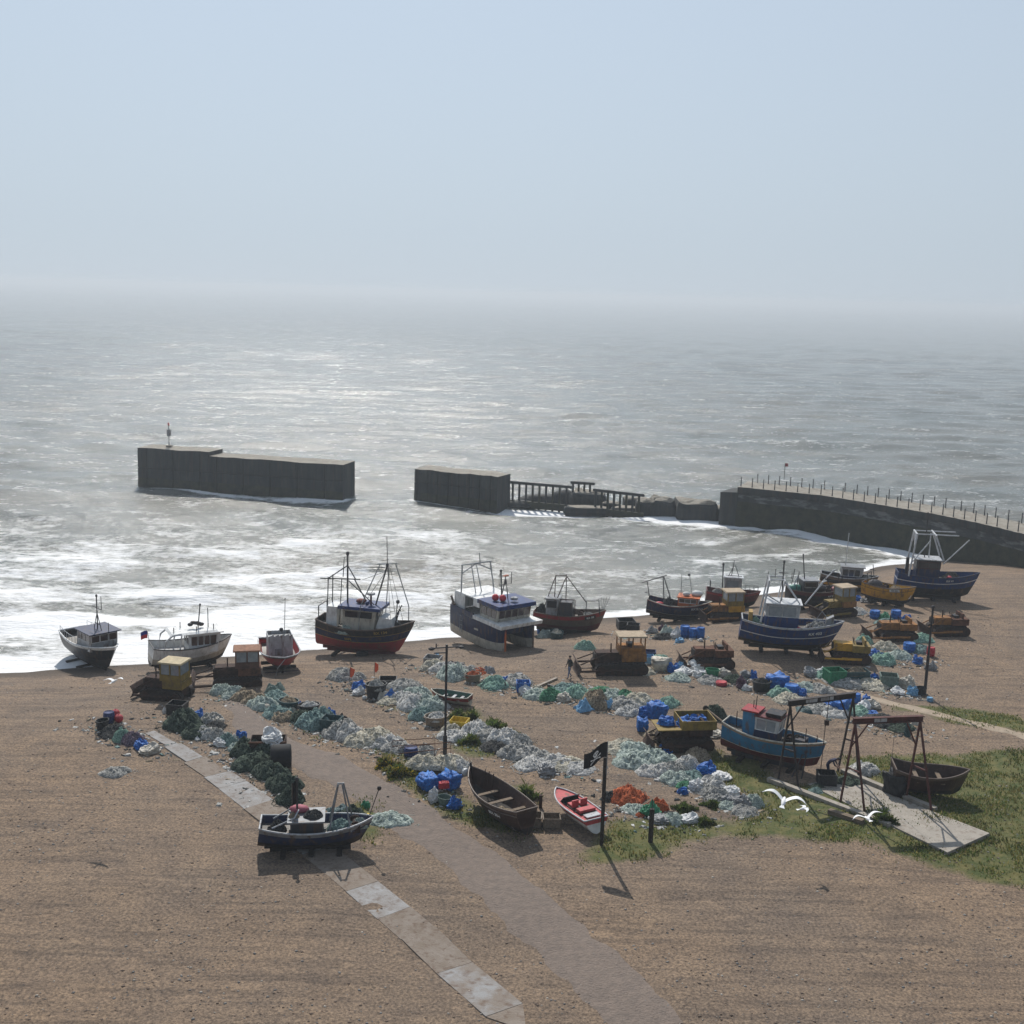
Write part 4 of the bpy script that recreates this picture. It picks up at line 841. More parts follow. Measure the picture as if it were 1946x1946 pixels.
def slab_strip(name, pts_px, wid, mats, slab_l=3.4, cols=1, seed=3):
    P = [at(a, b) for a, b in pts_px]; rn = random.Random(seed); m = MB(); acc = [0]
    for i in range(1, len(P)): acc.append(acc[-1] + (P[i] - P[i-1]).length)
    def pt(u, e):
        x = float(np.interp(u, acc, [p.x for p in P])); y = float(np.interp(u, acc, [p.y for p in P])); x2 = float(np.interp(u + .5, acc, [p.x for p in P])) - float(np.interp(u - .5, acc, [p.x for p in P])); y2 = float(np.interp(u + .5, acc, [p.y for p in P])) - float(np.interp(u - .5, acc, [p.y for p in P])); l = math.hypot(x2, y2) or 1
        return x - y2 / l * e, y + x2 / l * e
    u = .6
    while u < acc[-1] - .6:
        l = slab_l * rn.uniform(.55, 1.6); w_ = float(np.interp(u, acc, wid))
        for c in range(cols):
            pass
            e0 = -w_/2 + w_ * c / cols + .02; e1 = -w_/2 + w_ * (c + 1) / cols - .02; j = rn.uniform(-.04, .04); dz = rn.uniform(.015, .035); q = []
            for (uu, e) in ((u, e0 + j), (u, e1 + j), (u + l - .02, e1 + j), (u + l - .02, e0 + j)): x, y = pt(uu, e); q.append((x, y, gz(x, y)))
            m.add([(x, y, z + dz + rn.uniform(0, .02)) for x, y, z in q] + [(x, y, z - .1) for x, y, z in q], [(3,2,1,0),(4,5,6,7),(0,1,5,4),(1,2,6,5),(2,3,7,6),(3,0,4,7)], rn.choice((0, 2, 0, 2, 1)))
        u += l
    return tag(m.build(name, mats), kind='structure')
SLIPD = mat('sanded slipway boards', (.19, .15, .115), rough=.9, scale=1.6, col2=(.24, .20, .165), dirt=.6, bump=.4); SLIPW = mat('wet slipway boards', (.21, .185, .165), rough=.75, scale=1.2, col2=(.30, .295, .29), dirt=.5, bump=.3, spec=.25)
slab_strip('slipway', [(275,1388),(350,1430),(415,1474),(480,1521),(545,1570),(640,1645),(800,1780),(1000,1960)], [.6,1.3,1.7,1.8,1.8,1.8,1.8,1.8], [SLIPM, SLIPD, SLIPW])
ground_strip('track', [(1575,1305),(1640,1322),(1720,1342),(1800,1362),(1960,1402)], [.5,.9,1.1,1.1,1.1], mat('pale track', (.33, .26, .19), rough=.9, var=.15, bump=.3), rag=.3, seed=6)
sl = [at(*q) for q in ((1535,1492),(1606,1476),(1778,1546),(1880,1590),(1800,1625),(1690,1568))]
def slab(name, P, material, th=.14):
    m = MB(); n = len(P); z = max(p.z for p in P)
    vs = [(p.x, p.y, z + .04) for p in P] + [(p.x, p.y, z - th - .25) for p in P]
    m.add(vs, [tuple(range(n))[::-1], tuple(range(n, 2*n))] + [(i, (i+1) % n, (i+1) % n + n, i + n) for i in range(n)])
    o = m.build(name, material); tag(o, kind='structure'); return z + .04
SLABZ = slab('hardstanding', sl, CONC)
for k, (a, b_, lb) in enumerate((((1460,1484),(1690,1572),'long pale concrete kerb on the near side of the hoist yard'), ((1600,1468),(1778,1542),'long pale concrete kerb on the far side of the hoist yard'), ((1575,1545),(1640,1566),'short timber beam lying in the grass below the hoist yard kerb'))):
    p, q = at(*a), at(*b_); d = (q - p); L_ = d.length; z = (p.z + q.z) / 2
    o = MB().box(-L_/2, L_/2, -.17, .17, -.15, .24).build(('kerb', 'kerb', 'timber_beam')[k], (CONC, CONC, WOOD)[k], None, False, ((p.x + q.x)/2, (p.y + q.y)/2, z)); o.rotation_euler = (0, -math.atan2(d.z, math.hypot(d.x, d.y)), math.atan2(d.y, d.x)); tag(o, lb, ('kerb', 'kerb', 'beam')[k])

def blades(name, pts, hts, wds, mats, kind='stuff', label=None, cat=None, group=None, lean=.5, seed=0):
    rg = np.random.RandomState(seed); n = len(pts); a = rg.rand(n) * 6.28; ln = (rg.rand(n, 2) - .5) * 2 * lean
    ca, sa = np.cos(a) * wds, np.sin(a) * wds
    base = pts; b0 = base + np.stack([-ca, -sa, np.zeros(n)], 1); b1 = base + np.stack([ca, sa, np.zeros(n)], 1)
    mid = np.stack([ln[:, 0] * hts * .35, ln[:, 1] * hts * .35, hts * .6], 1); tip = base + np.stack([ln[:, 0] * hts, ln[:, 1] * hts, hts], 1)
    v = np.stack([b0, b1, base + mid + np.stack([ca, sa, ca * 0], 1) * .7, tip], 1).reshape(-1, 3)
    i = np.arange(n) * 4; f = np.concatenate([np.stack([i, i+1, i+2], 1), np.stack([i, i+2, i+3], 1)])
    o = np_mesh(name, v, f, mats, None, False); o.data.polygons.foreach_set('material_index', (np.concatenate([rg.randint(0, len(mats), n)] * 2)).astype(np.int32)); o.data.update()
    if label: tag(o, label, cat, group)
    if kind: tag(o, None, None, None, kind)
    return o
G1 = mat('grass green', (.07, .105, .024), rough=.8, var=.4, scale=.4, leaf=True); G2 = mat('grass olive', (.14, .14, .04), rough=.85, var=.35, scale=.4, leaf=True); G3 = mat('grass dry', (.22, .18, .06), rough=.9, var=.3, scale=.4, leaf=True); G4 = mat('weed flower yellow', (.42, .30, .02), rough=.8, var=.2, leaf=True)
rg = np.random.RandomState(11); pts = []
for P in GRASSW:
    xs = [p[0] for p in P]; ys = [p[1] for p in P]; area = (max(xs) - min(xs)) * (max(ys) - min(ys)); n = int(area * 130)
    x = rg.uniform(min(xs) - 1, max(xs) + 1, n); y = rg.uniform(min(ys) - 1, max(ys) + 1, n)
    dens = fbm(x * .55, y * .55, 33, 4); jx = (fbm(x*.35, y*.35, 21) - .5) * 3.2 + rg.normal(0, .25, n); jy = (fbm(x*.35, y*.35, 41) - .5) * 3.2 + rg.normal(0, .25, n)
    k = in_poly(x + jx, y + jy, P) & (rg.rand(n) < sstep(.32, .6, dens) * .9 + .04)
    pts.append(np.stack([x[k], y[k], gz_np(x[k], y[k]) - .02], 1))
pts = np.concatenate(pts); hts = .07 + .17 * rg.rand(len(pts)) * fbm(pts[:, 0] * .8, pts[:, 1] * .8, 55) * 1.6
blades('grass', pts, hts, .02 + .035 * rg.rand(len(pts)), [G1, G1, G2, G2, G3], seed=2)
# single bushes
for k, (px, py, w_, h_, y_, lb) in enumerate([(1000,1520,.9,.75,0,'bright green bush behind the old dark wooden boat'),(755,1472,1.1,.55,1,'yellow flowered weeds on the verge beside the gravel road'),(735,1455,.9,.5,1,'olive weed clump under the pale net at the road verge'),
     (870,1365,.8,.55,0,'green tuft between the rowing dinghy and the yellow crate'),(897,1368,.6,.6,0,'grey green weed clump right of the rowing dinghy'),(938,1388,1.1,.7,0,'leafy weed clump growing above the grey net row'),(978,1406,.7,.5,0,'small green weed clump at the end of the grey net row'),
     (1300,1540,.8,.4,0,'tuft of grass behind the net heaps at the lower edge'),(1340,1566,.6,.35,0,'low green tuft right of the white bundles at the lower edge'),(1678,1562,.8,.6,0,'dark green weed clump beside the lower gull and slab corner'),(895,1412,.9,.5,0,'bright green clump in front of the pale net row'),
     (1335,1372,.9,.5,0,'green clump behind the timber spar near the light blue boat'),(1352,1532,.7,.3,0,'low weed clump in front of the net sacks on the grass')]):
    p = at(px, py); n = int(1500 * w_); th = rg.rand(n) * 6.28; rr = rg.rand(n) ** .7 * w_ * (.65 + .35 * np.sin(th * 3 + k) + .2 * np.sin(th * 7 + 2 * k)); hh = h_ * (1.25 - np.abs(rr / w_) * .9) * (.3 + .7 * rg.rand(n)) * (.7 + .5 * np.sin(th * 5 + k))
    pp = np.stack([rr * np.cos(th), rr * np.sin(th) * .8, hh * rg.rand(n) * .7], 1)
    o = blades('weed_clump', pp, hh * .5 + .05, .03 + .04 * rg.rand(n), [G1, G1, G2, G4 if y_ else G1, G3 if y_ else G1], None, lb, 'weed clump', 'weed clumps on the shingle', 1., k); o.location = p

# ================================================================== harbour arm
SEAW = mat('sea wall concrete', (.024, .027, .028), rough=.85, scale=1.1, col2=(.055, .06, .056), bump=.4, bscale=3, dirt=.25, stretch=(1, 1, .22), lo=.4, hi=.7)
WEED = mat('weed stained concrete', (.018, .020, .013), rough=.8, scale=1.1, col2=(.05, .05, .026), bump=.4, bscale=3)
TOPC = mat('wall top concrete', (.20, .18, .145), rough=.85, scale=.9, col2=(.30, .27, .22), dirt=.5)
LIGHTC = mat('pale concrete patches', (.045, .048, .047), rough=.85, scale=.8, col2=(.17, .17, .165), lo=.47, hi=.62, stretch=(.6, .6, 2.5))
def wall_block(name, label, A, Bp, width, tiers, zb=-7, cat='breakwater', steps=24, irregular=.12, backdir=None):
    # A,B front waterline corners (world xy); width runs away from the camera; tiers=[(u0,u1,ztop)]
    A = Vector((A.x, A.y, 0)); Bp = Vector((Bp.x, Bp.y, 0)); d = (Bp - A); L_ = d.length; d.normalize(); nrm = backdir or Vector((-d.y, d.x, 0))
    t = thing(name, label, cat, (A.x, A.y, 0))
    for (u0, u1, zt) in tiers:
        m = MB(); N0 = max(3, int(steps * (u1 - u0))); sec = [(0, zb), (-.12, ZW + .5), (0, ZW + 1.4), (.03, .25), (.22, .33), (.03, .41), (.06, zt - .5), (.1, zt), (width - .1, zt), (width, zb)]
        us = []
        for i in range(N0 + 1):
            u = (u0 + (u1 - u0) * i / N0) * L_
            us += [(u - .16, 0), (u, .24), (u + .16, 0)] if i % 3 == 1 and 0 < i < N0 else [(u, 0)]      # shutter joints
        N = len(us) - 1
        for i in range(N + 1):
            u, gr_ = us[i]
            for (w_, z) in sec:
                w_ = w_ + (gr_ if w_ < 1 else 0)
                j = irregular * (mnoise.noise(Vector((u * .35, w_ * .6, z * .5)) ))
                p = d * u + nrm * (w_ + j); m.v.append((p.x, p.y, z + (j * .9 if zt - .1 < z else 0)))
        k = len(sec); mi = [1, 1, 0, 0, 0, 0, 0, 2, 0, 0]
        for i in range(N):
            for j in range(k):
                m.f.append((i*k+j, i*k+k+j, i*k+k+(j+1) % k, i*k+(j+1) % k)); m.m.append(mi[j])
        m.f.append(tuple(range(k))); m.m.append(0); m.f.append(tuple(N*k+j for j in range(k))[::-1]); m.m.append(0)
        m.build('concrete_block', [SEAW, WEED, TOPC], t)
    return t, d, nrm, L_
A = at_z(263, 924, ZW); Bp = at_z(652, 953, ZW); dd = Vector((Bp.x - A.x, Bp.y - A.y, 0)).normalized(); nrm0 = Vector((-dd.y, dd.x, 0))
bw, d0, n0, L0 = wall_block('breakwater', 'long detached two-level concrete breakwater block with a beacon, left in the sea', A, Bp, 4.6, [(0, .355, 3.35), (.352, 1., 2.75)])
lt = thing('beacon_light', 'slim navigation beacon post on the far-left breakwater block', 'beacon', at_z(316, 852, 3.35)); lt.location.y += 1.5
MB().box(-.4, .4, -.4, .4, 0, .3).build('plinth', TOPC, lt); rig(lt, 'post', [[(0, 0, .3), (0, 0, 3.3)]], .09, STEEL); MB().lathe([(.3, 1.7), (.34, 1.75), (.34, 2.7), (.3, 2.75)], 8).build('lantern_cage', GREY, lt); MB().lathe([(.12, 3.3), (.16, 3.4), (.14, 3.7), (.02, 3.8)], 8).build('red_lamp', RED, lt)
A = at_z(787, 953, ZW); Bp = at_z(944, 970, ZW)
wall_block('breakwater', 'shorter square concrete breakwater block in the middle of the sea', A, Bp, 4.8, [(0, 1, 2.25)], irregular=.25)
# main arm: polyline extruded
P = [at_z(*q, ZW) for q in ((1397,998),(1560,1017),(1660,1036),(1771,1058),(1860,1080),(1990,1118),(2150,1170))]
arm = thing('harbour_arm', 'long curving concrete harbour arm with posts along its top, at the right', 'harbour wall', (P[0].x, P[0].y, 0))
X0, Y0 = P[0].x, P[0].y
acc = [0]
for i in range(1, len(P)): acc.append(acc[-1] + math.hypot(P[i].x - P[i-1].x, P[i].y - P[i-1].y))
def armp(u, w_=0):
    x = float(np.interp(u, acc, [p.x for p in P])); y = float(np.interp(u, acc, [p.y for p in P]))
    e = .8; x2 = float(np.interp(u + e, acc, [p.x for p in P])) - float(np.interp(u - e, acc, [p.x for p in P])); y2 = float(np.interp(u + e, acc, [p.y for p in P])) - float(np.interp(u - e, acc, [p.y for p in P]))
    l = math.hypot(x2, y2) or 1; return x - y2 / l * w_ - X0, y + x2 / l * w_ - Y0
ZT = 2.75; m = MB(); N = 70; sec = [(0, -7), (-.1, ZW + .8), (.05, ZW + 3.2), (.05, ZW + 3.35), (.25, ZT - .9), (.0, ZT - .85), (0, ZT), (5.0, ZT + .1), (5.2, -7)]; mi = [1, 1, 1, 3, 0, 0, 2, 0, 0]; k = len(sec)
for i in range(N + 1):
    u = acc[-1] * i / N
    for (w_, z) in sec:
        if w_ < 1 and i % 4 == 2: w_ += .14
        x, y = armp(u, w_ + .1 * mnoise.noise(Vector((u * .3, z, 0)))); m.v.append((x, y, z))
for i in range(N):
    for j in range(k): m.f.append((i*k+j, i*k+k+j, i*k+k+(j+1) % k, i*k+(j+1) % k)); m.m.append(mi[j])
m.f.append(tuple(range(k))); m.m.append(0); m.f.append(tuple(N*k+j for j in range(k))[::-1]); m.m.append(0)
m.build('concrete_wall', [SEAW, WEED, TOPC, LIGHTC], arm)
m = MB(); x, y = armp(0, 0); x1, y1 = armp(0, 5); m.add([(x-2.2, y+.5, -7), (x+.1, y-.05, -7), (x1+.1, y1, -7), (x1-2, y1, -7), (x-2.2, y+.5, 1.9), (x+.1, y-.05, 2.0), (x1+.1, y1, 2.0), (x1-2, y1, 1.9)], [(3,2,1,0),(4,5,6,7),(0,1,5,4),(1,2,6,5),(2,3,7,6),(3,0,4,7)]); m.build('end_step', [SEAW], arm)
for row, w_, off in ((0, .25, .4), (1, 4.7, 1.1)):
    for i in range(30):
        u = off + 1.55 * i + (.35 if row else 0); 
        if u > acc[-1] - 3: break
        x, y = armp(u, w_); b = MB().lathe([(.09, 0), (.07, .2), (.06, 1.15), (.09, 1.2), (.06, 1.28)], 6, 0, Matrix.Translation((x, y, ZT + .08))); b.build('railing_post', DARKST, arm)
for k_ in range(3):
    x, y = armp(4.2 + .8*k_, 4.5)
fl = thing('warning_sign', 'small red square sign on a thin pole on the harbour arm', 'sign', at_z(1490, 912, ZT)); rig(fl, 'pole', [[(0, 0, 0), (0, 0, 2.4)]], .045, DARKST); MB().box(-.02, .42, -.03, .03, 1.95, 2.4).build('sign_panel', RED, fl)
# ruined piles: frames of posts with a head beam
for k_, (a, b_, n, zt, lb) in enumerate((((958,940),(1085,951),10,.55,'left section of the ruined pile frame, open posts under a beam'), ((1085,944),(1128,947),4,.75,'short raised middle section of the ruined pile frame'), ((1128,955),(1222,966),8,.45,'right section of the ruined pile frame, open posts under a beam'))):
    p, q = at_z(*a, -1.2), at_z(*b_, -1.2); t = thing('pile_frame', lb, 'pile frame', (p.x, p.y, 0)); v = q - p; v.z = 0; L_ = v.length; t.rotation_euler.z = math.atan2(v.y, v.x)
    MB().box(-.1, L_ + .1, -.18, .18, zt, zt + .38).build('head_beam', SEAW, t); MB().box(-.1, L_ + .1, -.15, .15, -2.9, -1.9).build('sill_beam', WEED, t)
    for i in range(n): x = L_ * (i + .3) / n; MB().box(x - .13, x + .13, -.13, .13, -5, zt, 0, Matrix.Translation((0, 0, 0))).build('post', WEED if i % 3 else SEAW, t)
def rock(name, label, px, py, w_, h_, dpt, seed, blocky=.5, z=ZW, cat='rock', group=None, rz=0.):
    p = at_z(px, py, z); m = MB(); n, mm = 20, 12
    for i in range(mm + 1):
        th = math.pi * i / mm
        for j in range(n):
            ph = 2 * math.pi * j / n; v = Vector((math.sin(th)*math.cos(ph), math.sin(th)*math.sin(ph), math.cos(th)))
            e = 1 - blocky * .75; v = Vector((math.copysign(abs(v.x)**e, v.x), math.copysign(abs(v.y)**e, v.y), math.copysign(abs(v.z)**e, v.z)))
            r_ = 1 + .16 * mnoise.noise(v * 1.7 + Vector((seed * 7.3, 0, 0))) + .07 * mnoise.noise(v * 5 + Vector((0, seed, 0)))
            m.v.append((v.x * r_ * w_ / 2, v.y * r_ * dpt / 2, v.z * r_ * h_))
    for i in range(mm):
        for j in range(n): m.f.append((i*n+j, (i+1)*n+j, (i+1)*n+(j+1) % n, i*n+(j+1) % n)); m.m.append(2 if i < 3 and blocky > .6 else 1 if i > 6 else 0)
    o = m.build(name, [SEAW, WEED, TOPC], None, blocky < .6, (p.x, p.y + dpt * .4, z), rz); return tag(o, label, cat, group)
RG = 'broken concrete between the breakwater and the harbour arm'
rock('concrete_boulder', 'squat dark block in front of the ruined pile frame', 1118, 966, 5.4, 2.4, 3.5, 1, .85, cat='concrete block', group=RG)
rock('concrete_boulder', 'low dark rubble at the foot of the left pile frame', 1040, 957, 7.5, 1.2, 3, 2, .3, cat='rubble', group=RG)
rock('concrete_boulder', 'rubble heap against the right end of the left pile frame', 1072, 958, 3.6, 1.9, 3, 3, .3, cat='rubble', group=RG)
rock('concrete_boulder', 'low flat slab awash below the squat dark block', 1115, 975, 6.5, .8, 2.5, 4, .8, cat='concrete block', group=RG)
rock('concrete_boulder', 'low ledge awash between the pile frame and the rounded rocks', 1188, 976, 4., .9, 2.5, 5, .85, cat='concrete block', group=RG)
rock('concrete_boulder', 'rounded block just right of the pile frame, smaller of a touching pair', 1228, 981, 3.0, 2.4, 3, 6, .72, group=RG)
rock('concrete_boulder', 'larger rounded block next to the flat topped block', 1258, 983, 3.9, 2.7, 3.5, 7, .75, group=RG)
rock('concrete_boulder', 'big flat topped concrete block near the harbour arm end', 1326, 989, 5.8, 2.65, 4.5, 8, .92, cat='concrete block', group=RG)
rock('concrete_boulder', 'small low block wedged against the harbour arm end', 1373, 988, 3.6, 1.7, 3, 9, .88, cat='concrete block', group=RG)
rock('concrete_boulder', 'jagged rubble under the middle of the left pile frame', 1012, 956, 4.5, 1.0, 2.5, 12, .25, cat='rubble', group=RG)
rock('concrete_boulder', 'small angular block between the squat dark block and the right pile frame', 1162, 972, 3., 1.3, 2.5, 13, .8, cat='concrete block', group=RG)
rock('concrete_boulder', 'squared block tucked behind the right end of the right pile frame', 1205, 968, 3.2, 1.6, 2.5, 14, .85, cat='concrete block', group=RG)
rock('concrete_boulder', 'thin rubble ridge beside the middle breakwater block', 985, 962, 5, .7, 3, 10, .2, cat='rubble', group=RG)

# ================================================================== posts, flag, rails
t = thing('lamp_post', 'tall dark lamp post with two cross arms beside the rowing dinghy', 'lamp post', at(845, 1454))
rig(t, 'pole', [[(0, 0, 0), (0, 0, 1.9)]], .13, DARKST); rig(t, 'pole', [[(0, 0, 1.9), (0, 0, 7.55)]], .075, DARKST)
rig(t, 'cross_arm', [[(-.95, 0, 7.35), (-.75, 0, 7.3), (.75, 0, 7.45), (.9, 0, 7.45)]], .04, DARKST); rig(t, 'lower_arm', [[(-.75, 0, 7.0), (0, 0, 7.05)]], .04, DARKST); rig(t, 'insulator', [[(-.62, 0, 7.3), (-.62, 0, 7.6)]], .04, DARKST)
MB().ball((-.9, 0, 7.25), .15, (1.3, 1, .7), 8, 6).build('lamp_head', DARKST, t); MB().ball((.85, 0, 7.42), .13, (1.4, 1, .6), 8, 6).build('lamp_head', DARKST, t)
t = thing('lamp_post', 'tall dark post standing among tubs at the right edge', 'lamp post', at(1757, 1320)); rig(t, 'pole', [[(0, 0, 0), (0, 0, 3.0)]], .11, DARKST); rig(t, 'pole', [[(0, 0, 3.0), (0, 0, 6.6)]], .075, DARKST); MB().ball((0, 0, 6.65), .13, n=8, m=6).build('lamp_head', DARKST, t)
FLAGP = at(1143, 1606)
t = thing('flagpole', 'dark wooden post with a thin staff, flying the pirate flag', 'flagpole', FLAGP); rig(t, 'post', [[(0, 0, -.1), (0, 0, 4.85)]], .10, DKWOOD, 8); rig(t, 'flagstaff', [[(.08, -.1, 3.9), (.08, -.1, 5.75)]], .025, STEEL)
t = thing('mooring_post', 'short dark post with a metal pin beside the green bag', 'post', at(1236, 1600)); rig(t, 'post', [[(0, 0, -.1), (0, 0, 1.85)]], .13, DKWOOD, 8); rig(t, 'pin', [[(0, 0, 1.8), (0, 0, 2.4)]], .02, DARKST)
t = thing('timber_post', 'short square timber post left of the red speedboat', 'post', at(1027, 1535)); MB().box(-.09, .09, -.09, .09, -.1, .75).build('post', RUSTD, t)
t = thing('pirate_flag', 'black pirate flag with white skull and crossed bones', 'flag', FLAGP + Vector((.08, -.1, 4.75)))
def flagp(u, q, side=0):   # u along the fly, q down the hoist
    x = -u * 1.18; y = .075 * math.sin(u * 6.5) * u ** .7 + side; z = .92 - q * .84 - u * .60 + .10 * math.sin(u * 5 + .6) ; return Vector((x, y, z))
m = MB(); NX, NZ = 18, 8; n = (NX+1)*(NZ+1)
for sd in (.008, -.008):
    for i in range(NX+1):
        for j in range(NZ+1): m.v.append(tuple(flagp(i/NX, j/NZ * (1 - .06*math.sin(9*i/NX)), sd)))
for i in range(NX):
    for j in range(NZ):
        a = i*(NZ+1)+j; f = (a, a+1, a+NZ+2, a+NZ+1); m.f += [f, tuple(x + n for x in f[::-1])]; m.m += [0, 0]
m.build('flag_cloth', mat('flag black', (.012, .012, .014), rough=.8, var=.2), t, True)
em = MB()
def disc(cx, cz, rx, rz_, mi, lift, n=16):
    c = [flagp(cx, cz, -lift)] + [flagp(cx + rx*math.cos(2*math.pi*k/n), cz + rz_*math.sin(2*math.pi*k/n), -lift) for k in range(n)]
    em.add(c, [(0, 1 + k, 1 + (k+1) % n) for k in range(n)], mi)
def bar(u0, q0, u1, q1, w_, lift):
    k = 8; du, dq = u1-u0, q1-q0; l = math.hypot(du, dq); nu, nq = -dq/l*w_, du/l*w_; vs = []
    for i in range(k+1):
        u, q = u0+du*i/k, q0+dq*i/k; vs += [flagp(u+nu, q+nq, -lift), flagp(u-nu, q-nq, -lift)]
    em.add(vs, [(2*i, 2*i+1, 2*i+3, 2*i+2) for i in range(k)], 0)
disc(.5, .38, .115, .15, 0, .022); disc(.5, .53, .07, .09, 0, .025); disc(.455, .38, .03, .04, 1, .029); disc(.545, .38, .03, .04, 1, .029); disc(.5, .46, .014, .025, 1, .030)
bar(.32, .60, .68, .82, .025, .021); bar(.68, .60, .32, .82, .025, .024)
for u, q in ((.31,.58),(.33,.63),(.69,.58),(.67,.63),(.31,.84),(.33,.79),(.69,.84),(.67,.79)): disc(u, q, .028, .036, 0, .026)
em.build('skull_emblem', [LETTER, BLKLET], t)
for (a, b_, hh, lb) in (((745,1445),(826,1442),1.25,'rusty tubular rail frame, rear one of two above the blue bags'), ((757,1462),(856,1455),1.35,'rusty tubular rail frame, front one of two above the blue bags')):
    p, q = at(*a), at(*b_); t = thing('rail_frame', lb, 'railing', p, math.atan2(q.y - p.y, q.x - p.x), 'rusty rails by the lamp post'); L_ = (q - p).length
    rig(t, 'frame', [[(0, 0, 0), (0, 0, hh), (L_, 0, hh), (L_, 0, 0)], [(0, 0, hh * .72), (L_, 0, hh * .72)]], .025, RUST)
for k_, (px, py) in enumerate(((664,1297),(711,1287))):
    t = thing('marker_flag', ('orange marker flag on the grey net heap, left of the pair', 'smaller orange marker flag behind the black crate')[k_], 'flag', at(px, py), 0, 'orange marker flags'); rig(t, 'pole', [[(0, 0, 0), (.05, 0, 1.15)]], .02, WOOD)
    f = MB(); v = [(.06, .02, 1.15), (.42 - .1*k_, -.05, 1.0), (.3, .06, .55), (.12, -.02, .35), (.04, .02, .5)]; f.add(v + [(x, y + .015, z) for x, y, z in v], [(0,1,2,3,4), (9,8,7,6,5)]); f.build('flag_cloth', mat('flag orange', (.75, .11, .04), rough=.7, var=.1), t)

# ================================================================== steel hoist frames
def hoist(label, b0, b1, feetL, feetR, ztop, material, plate=None):
    # b0,b1 world ends of beam (xy); feet: two world points each
    t = thing('hoist_frame', label, 'hoist frame', (b0.x, b0.y, 0), 0, 'steel boat hoists'); o = Vector((b0.x, b0.y, 0)); v = Vector((b1.x - b0.x, b1.y - b0.y, 0)); L_ = v.length; ang = math.atan2(v.y, v.x)
    bm = MB(); M = Matrix.Rotation(ang, 4, 'Z'); bm.box(-.15, L_ + .15, -.03, .03, ztop - .28, ztop, 0, M); bm.box(-.15, L_ + .15, -.12, .12, ztop, ztop + .03, 0, M); bm.box(-.15, L_ + .15, -.12, .12, ztop - .31, ztop - .28, 0, M)
    beam = bm.build('beam', material, t)
    for (x0, w_) in plate or ():
        MB().box(x0, x0 + w_, -.05, -.035, ztop - .25, ztop - .04, 0, M).build('name_plate', LGREY, beam)
    for base, feet in ((Vector((0, 0, 0)), feetL), (v, feetR)):
        top = base + Vector((0, 0, ztop - .3)); F = [f - o for f in feet]
        for f in F:
            m = MB(); m.tube([top + (f - top).normalized() * .05, f], .075, 4); m.build('leg', material, t)
        k1, k2 = [top.lerp(f, .55) for f in F]; rig(t, 'cross_tie', [[k1, k2]], .05, material)
        inn = base.lerp(v * .5, .42) + Vector((0, 0, ztop - .3)); rig(t, 'knee_brace', [[top.lerp(F[0], .3), inn]], .045, material)
    return t, v
DKSTEELR = mat('dark hoist steel', (.028, .022, .022), rough=.7, var=.4, scale=4, dirt=.5); REDSTEEL = mat('red oxide steel', (.085, .028, .024), rough=.75, var=.4, scale=4, dirt=.6)
def above(px, py, ref):      # world point on the vertical plane through ref facing the camera, seen at px,py
    d = ray(px, py); k = ref.y / d.y; return CAM + d * k
fl1, fl2 = at(1478, 1487), at(1517, 1501); fr1 = at(1592, 1466); fr2 = fr1 + (fl2 - fl1)
c0, c1 = (fl1 + fl2) / 2, (fr1 + fr2) / 2; b0 = above(1503, 1327, c0); b1 = above(1622, 1321, c1); ZB = (b0.z + b1.z) / 2
t, v = hoist('dark steel hoist frame standing over the light blue boat bow', b0, b1, (fl1, fl2), (fr1, fr2), ZB, DKSTEELR, ((1.05, .8), (2.1, .9)))
ch = thing('chain_hoist', 'chain hoist hanging from the dark steel frame', 'chain hoist', (b0.x + v.x*.6, b0.y + v.y*.6, 0)); rig(ch, 'chain', [[(0, 0, ZB - .3), (0, 0, ZB - 1.55)], [(-.05, .02, ZB - 1.5), (-.12, .02, .6)]], .022, RUSTD); MB().box(-.12, .12, -.1, .1, ZB - 1.8, ZB - 1.5).build('hoist_block', RUSTD, ch); rig(ch, 'trolley', [[(0, -.14, ZB + .0), (0, -.14, ZB - .35), (0, .14, ZB - .35), (0, .14, ZB)]], .03, DARKST)
gl1, gl2 = at(1597, 1524), at(1643, 1545); gr1, gr2 = at(1721, 1519), at(1770, 1543)
b0 = above(1626, 1367, (gl1 + gl2) / 2); b1 = above(1750, 1359, (gr1 + gr2) / 2); ZB2 = (b0.z + b1.z) / 2
t, v = hoist('red oxide hoist frame on the concrete slab, nearer of the two frames', b0, b1, (gl1, gl2), (gr1, gr2), ZB2, REDSTEEL, ((1.1, .75),))
rg1 = thing('hanging_sling', 'thin line hanging from the red oxide hoist frame', 'sling', (b0.x + v.x*.62, b0.y + v.y*.62, 0)); rig(rg1, 'line', [[(0, 0, ZB2 - .28), (-.05, 0, 1.6)]], .012, ROPE)

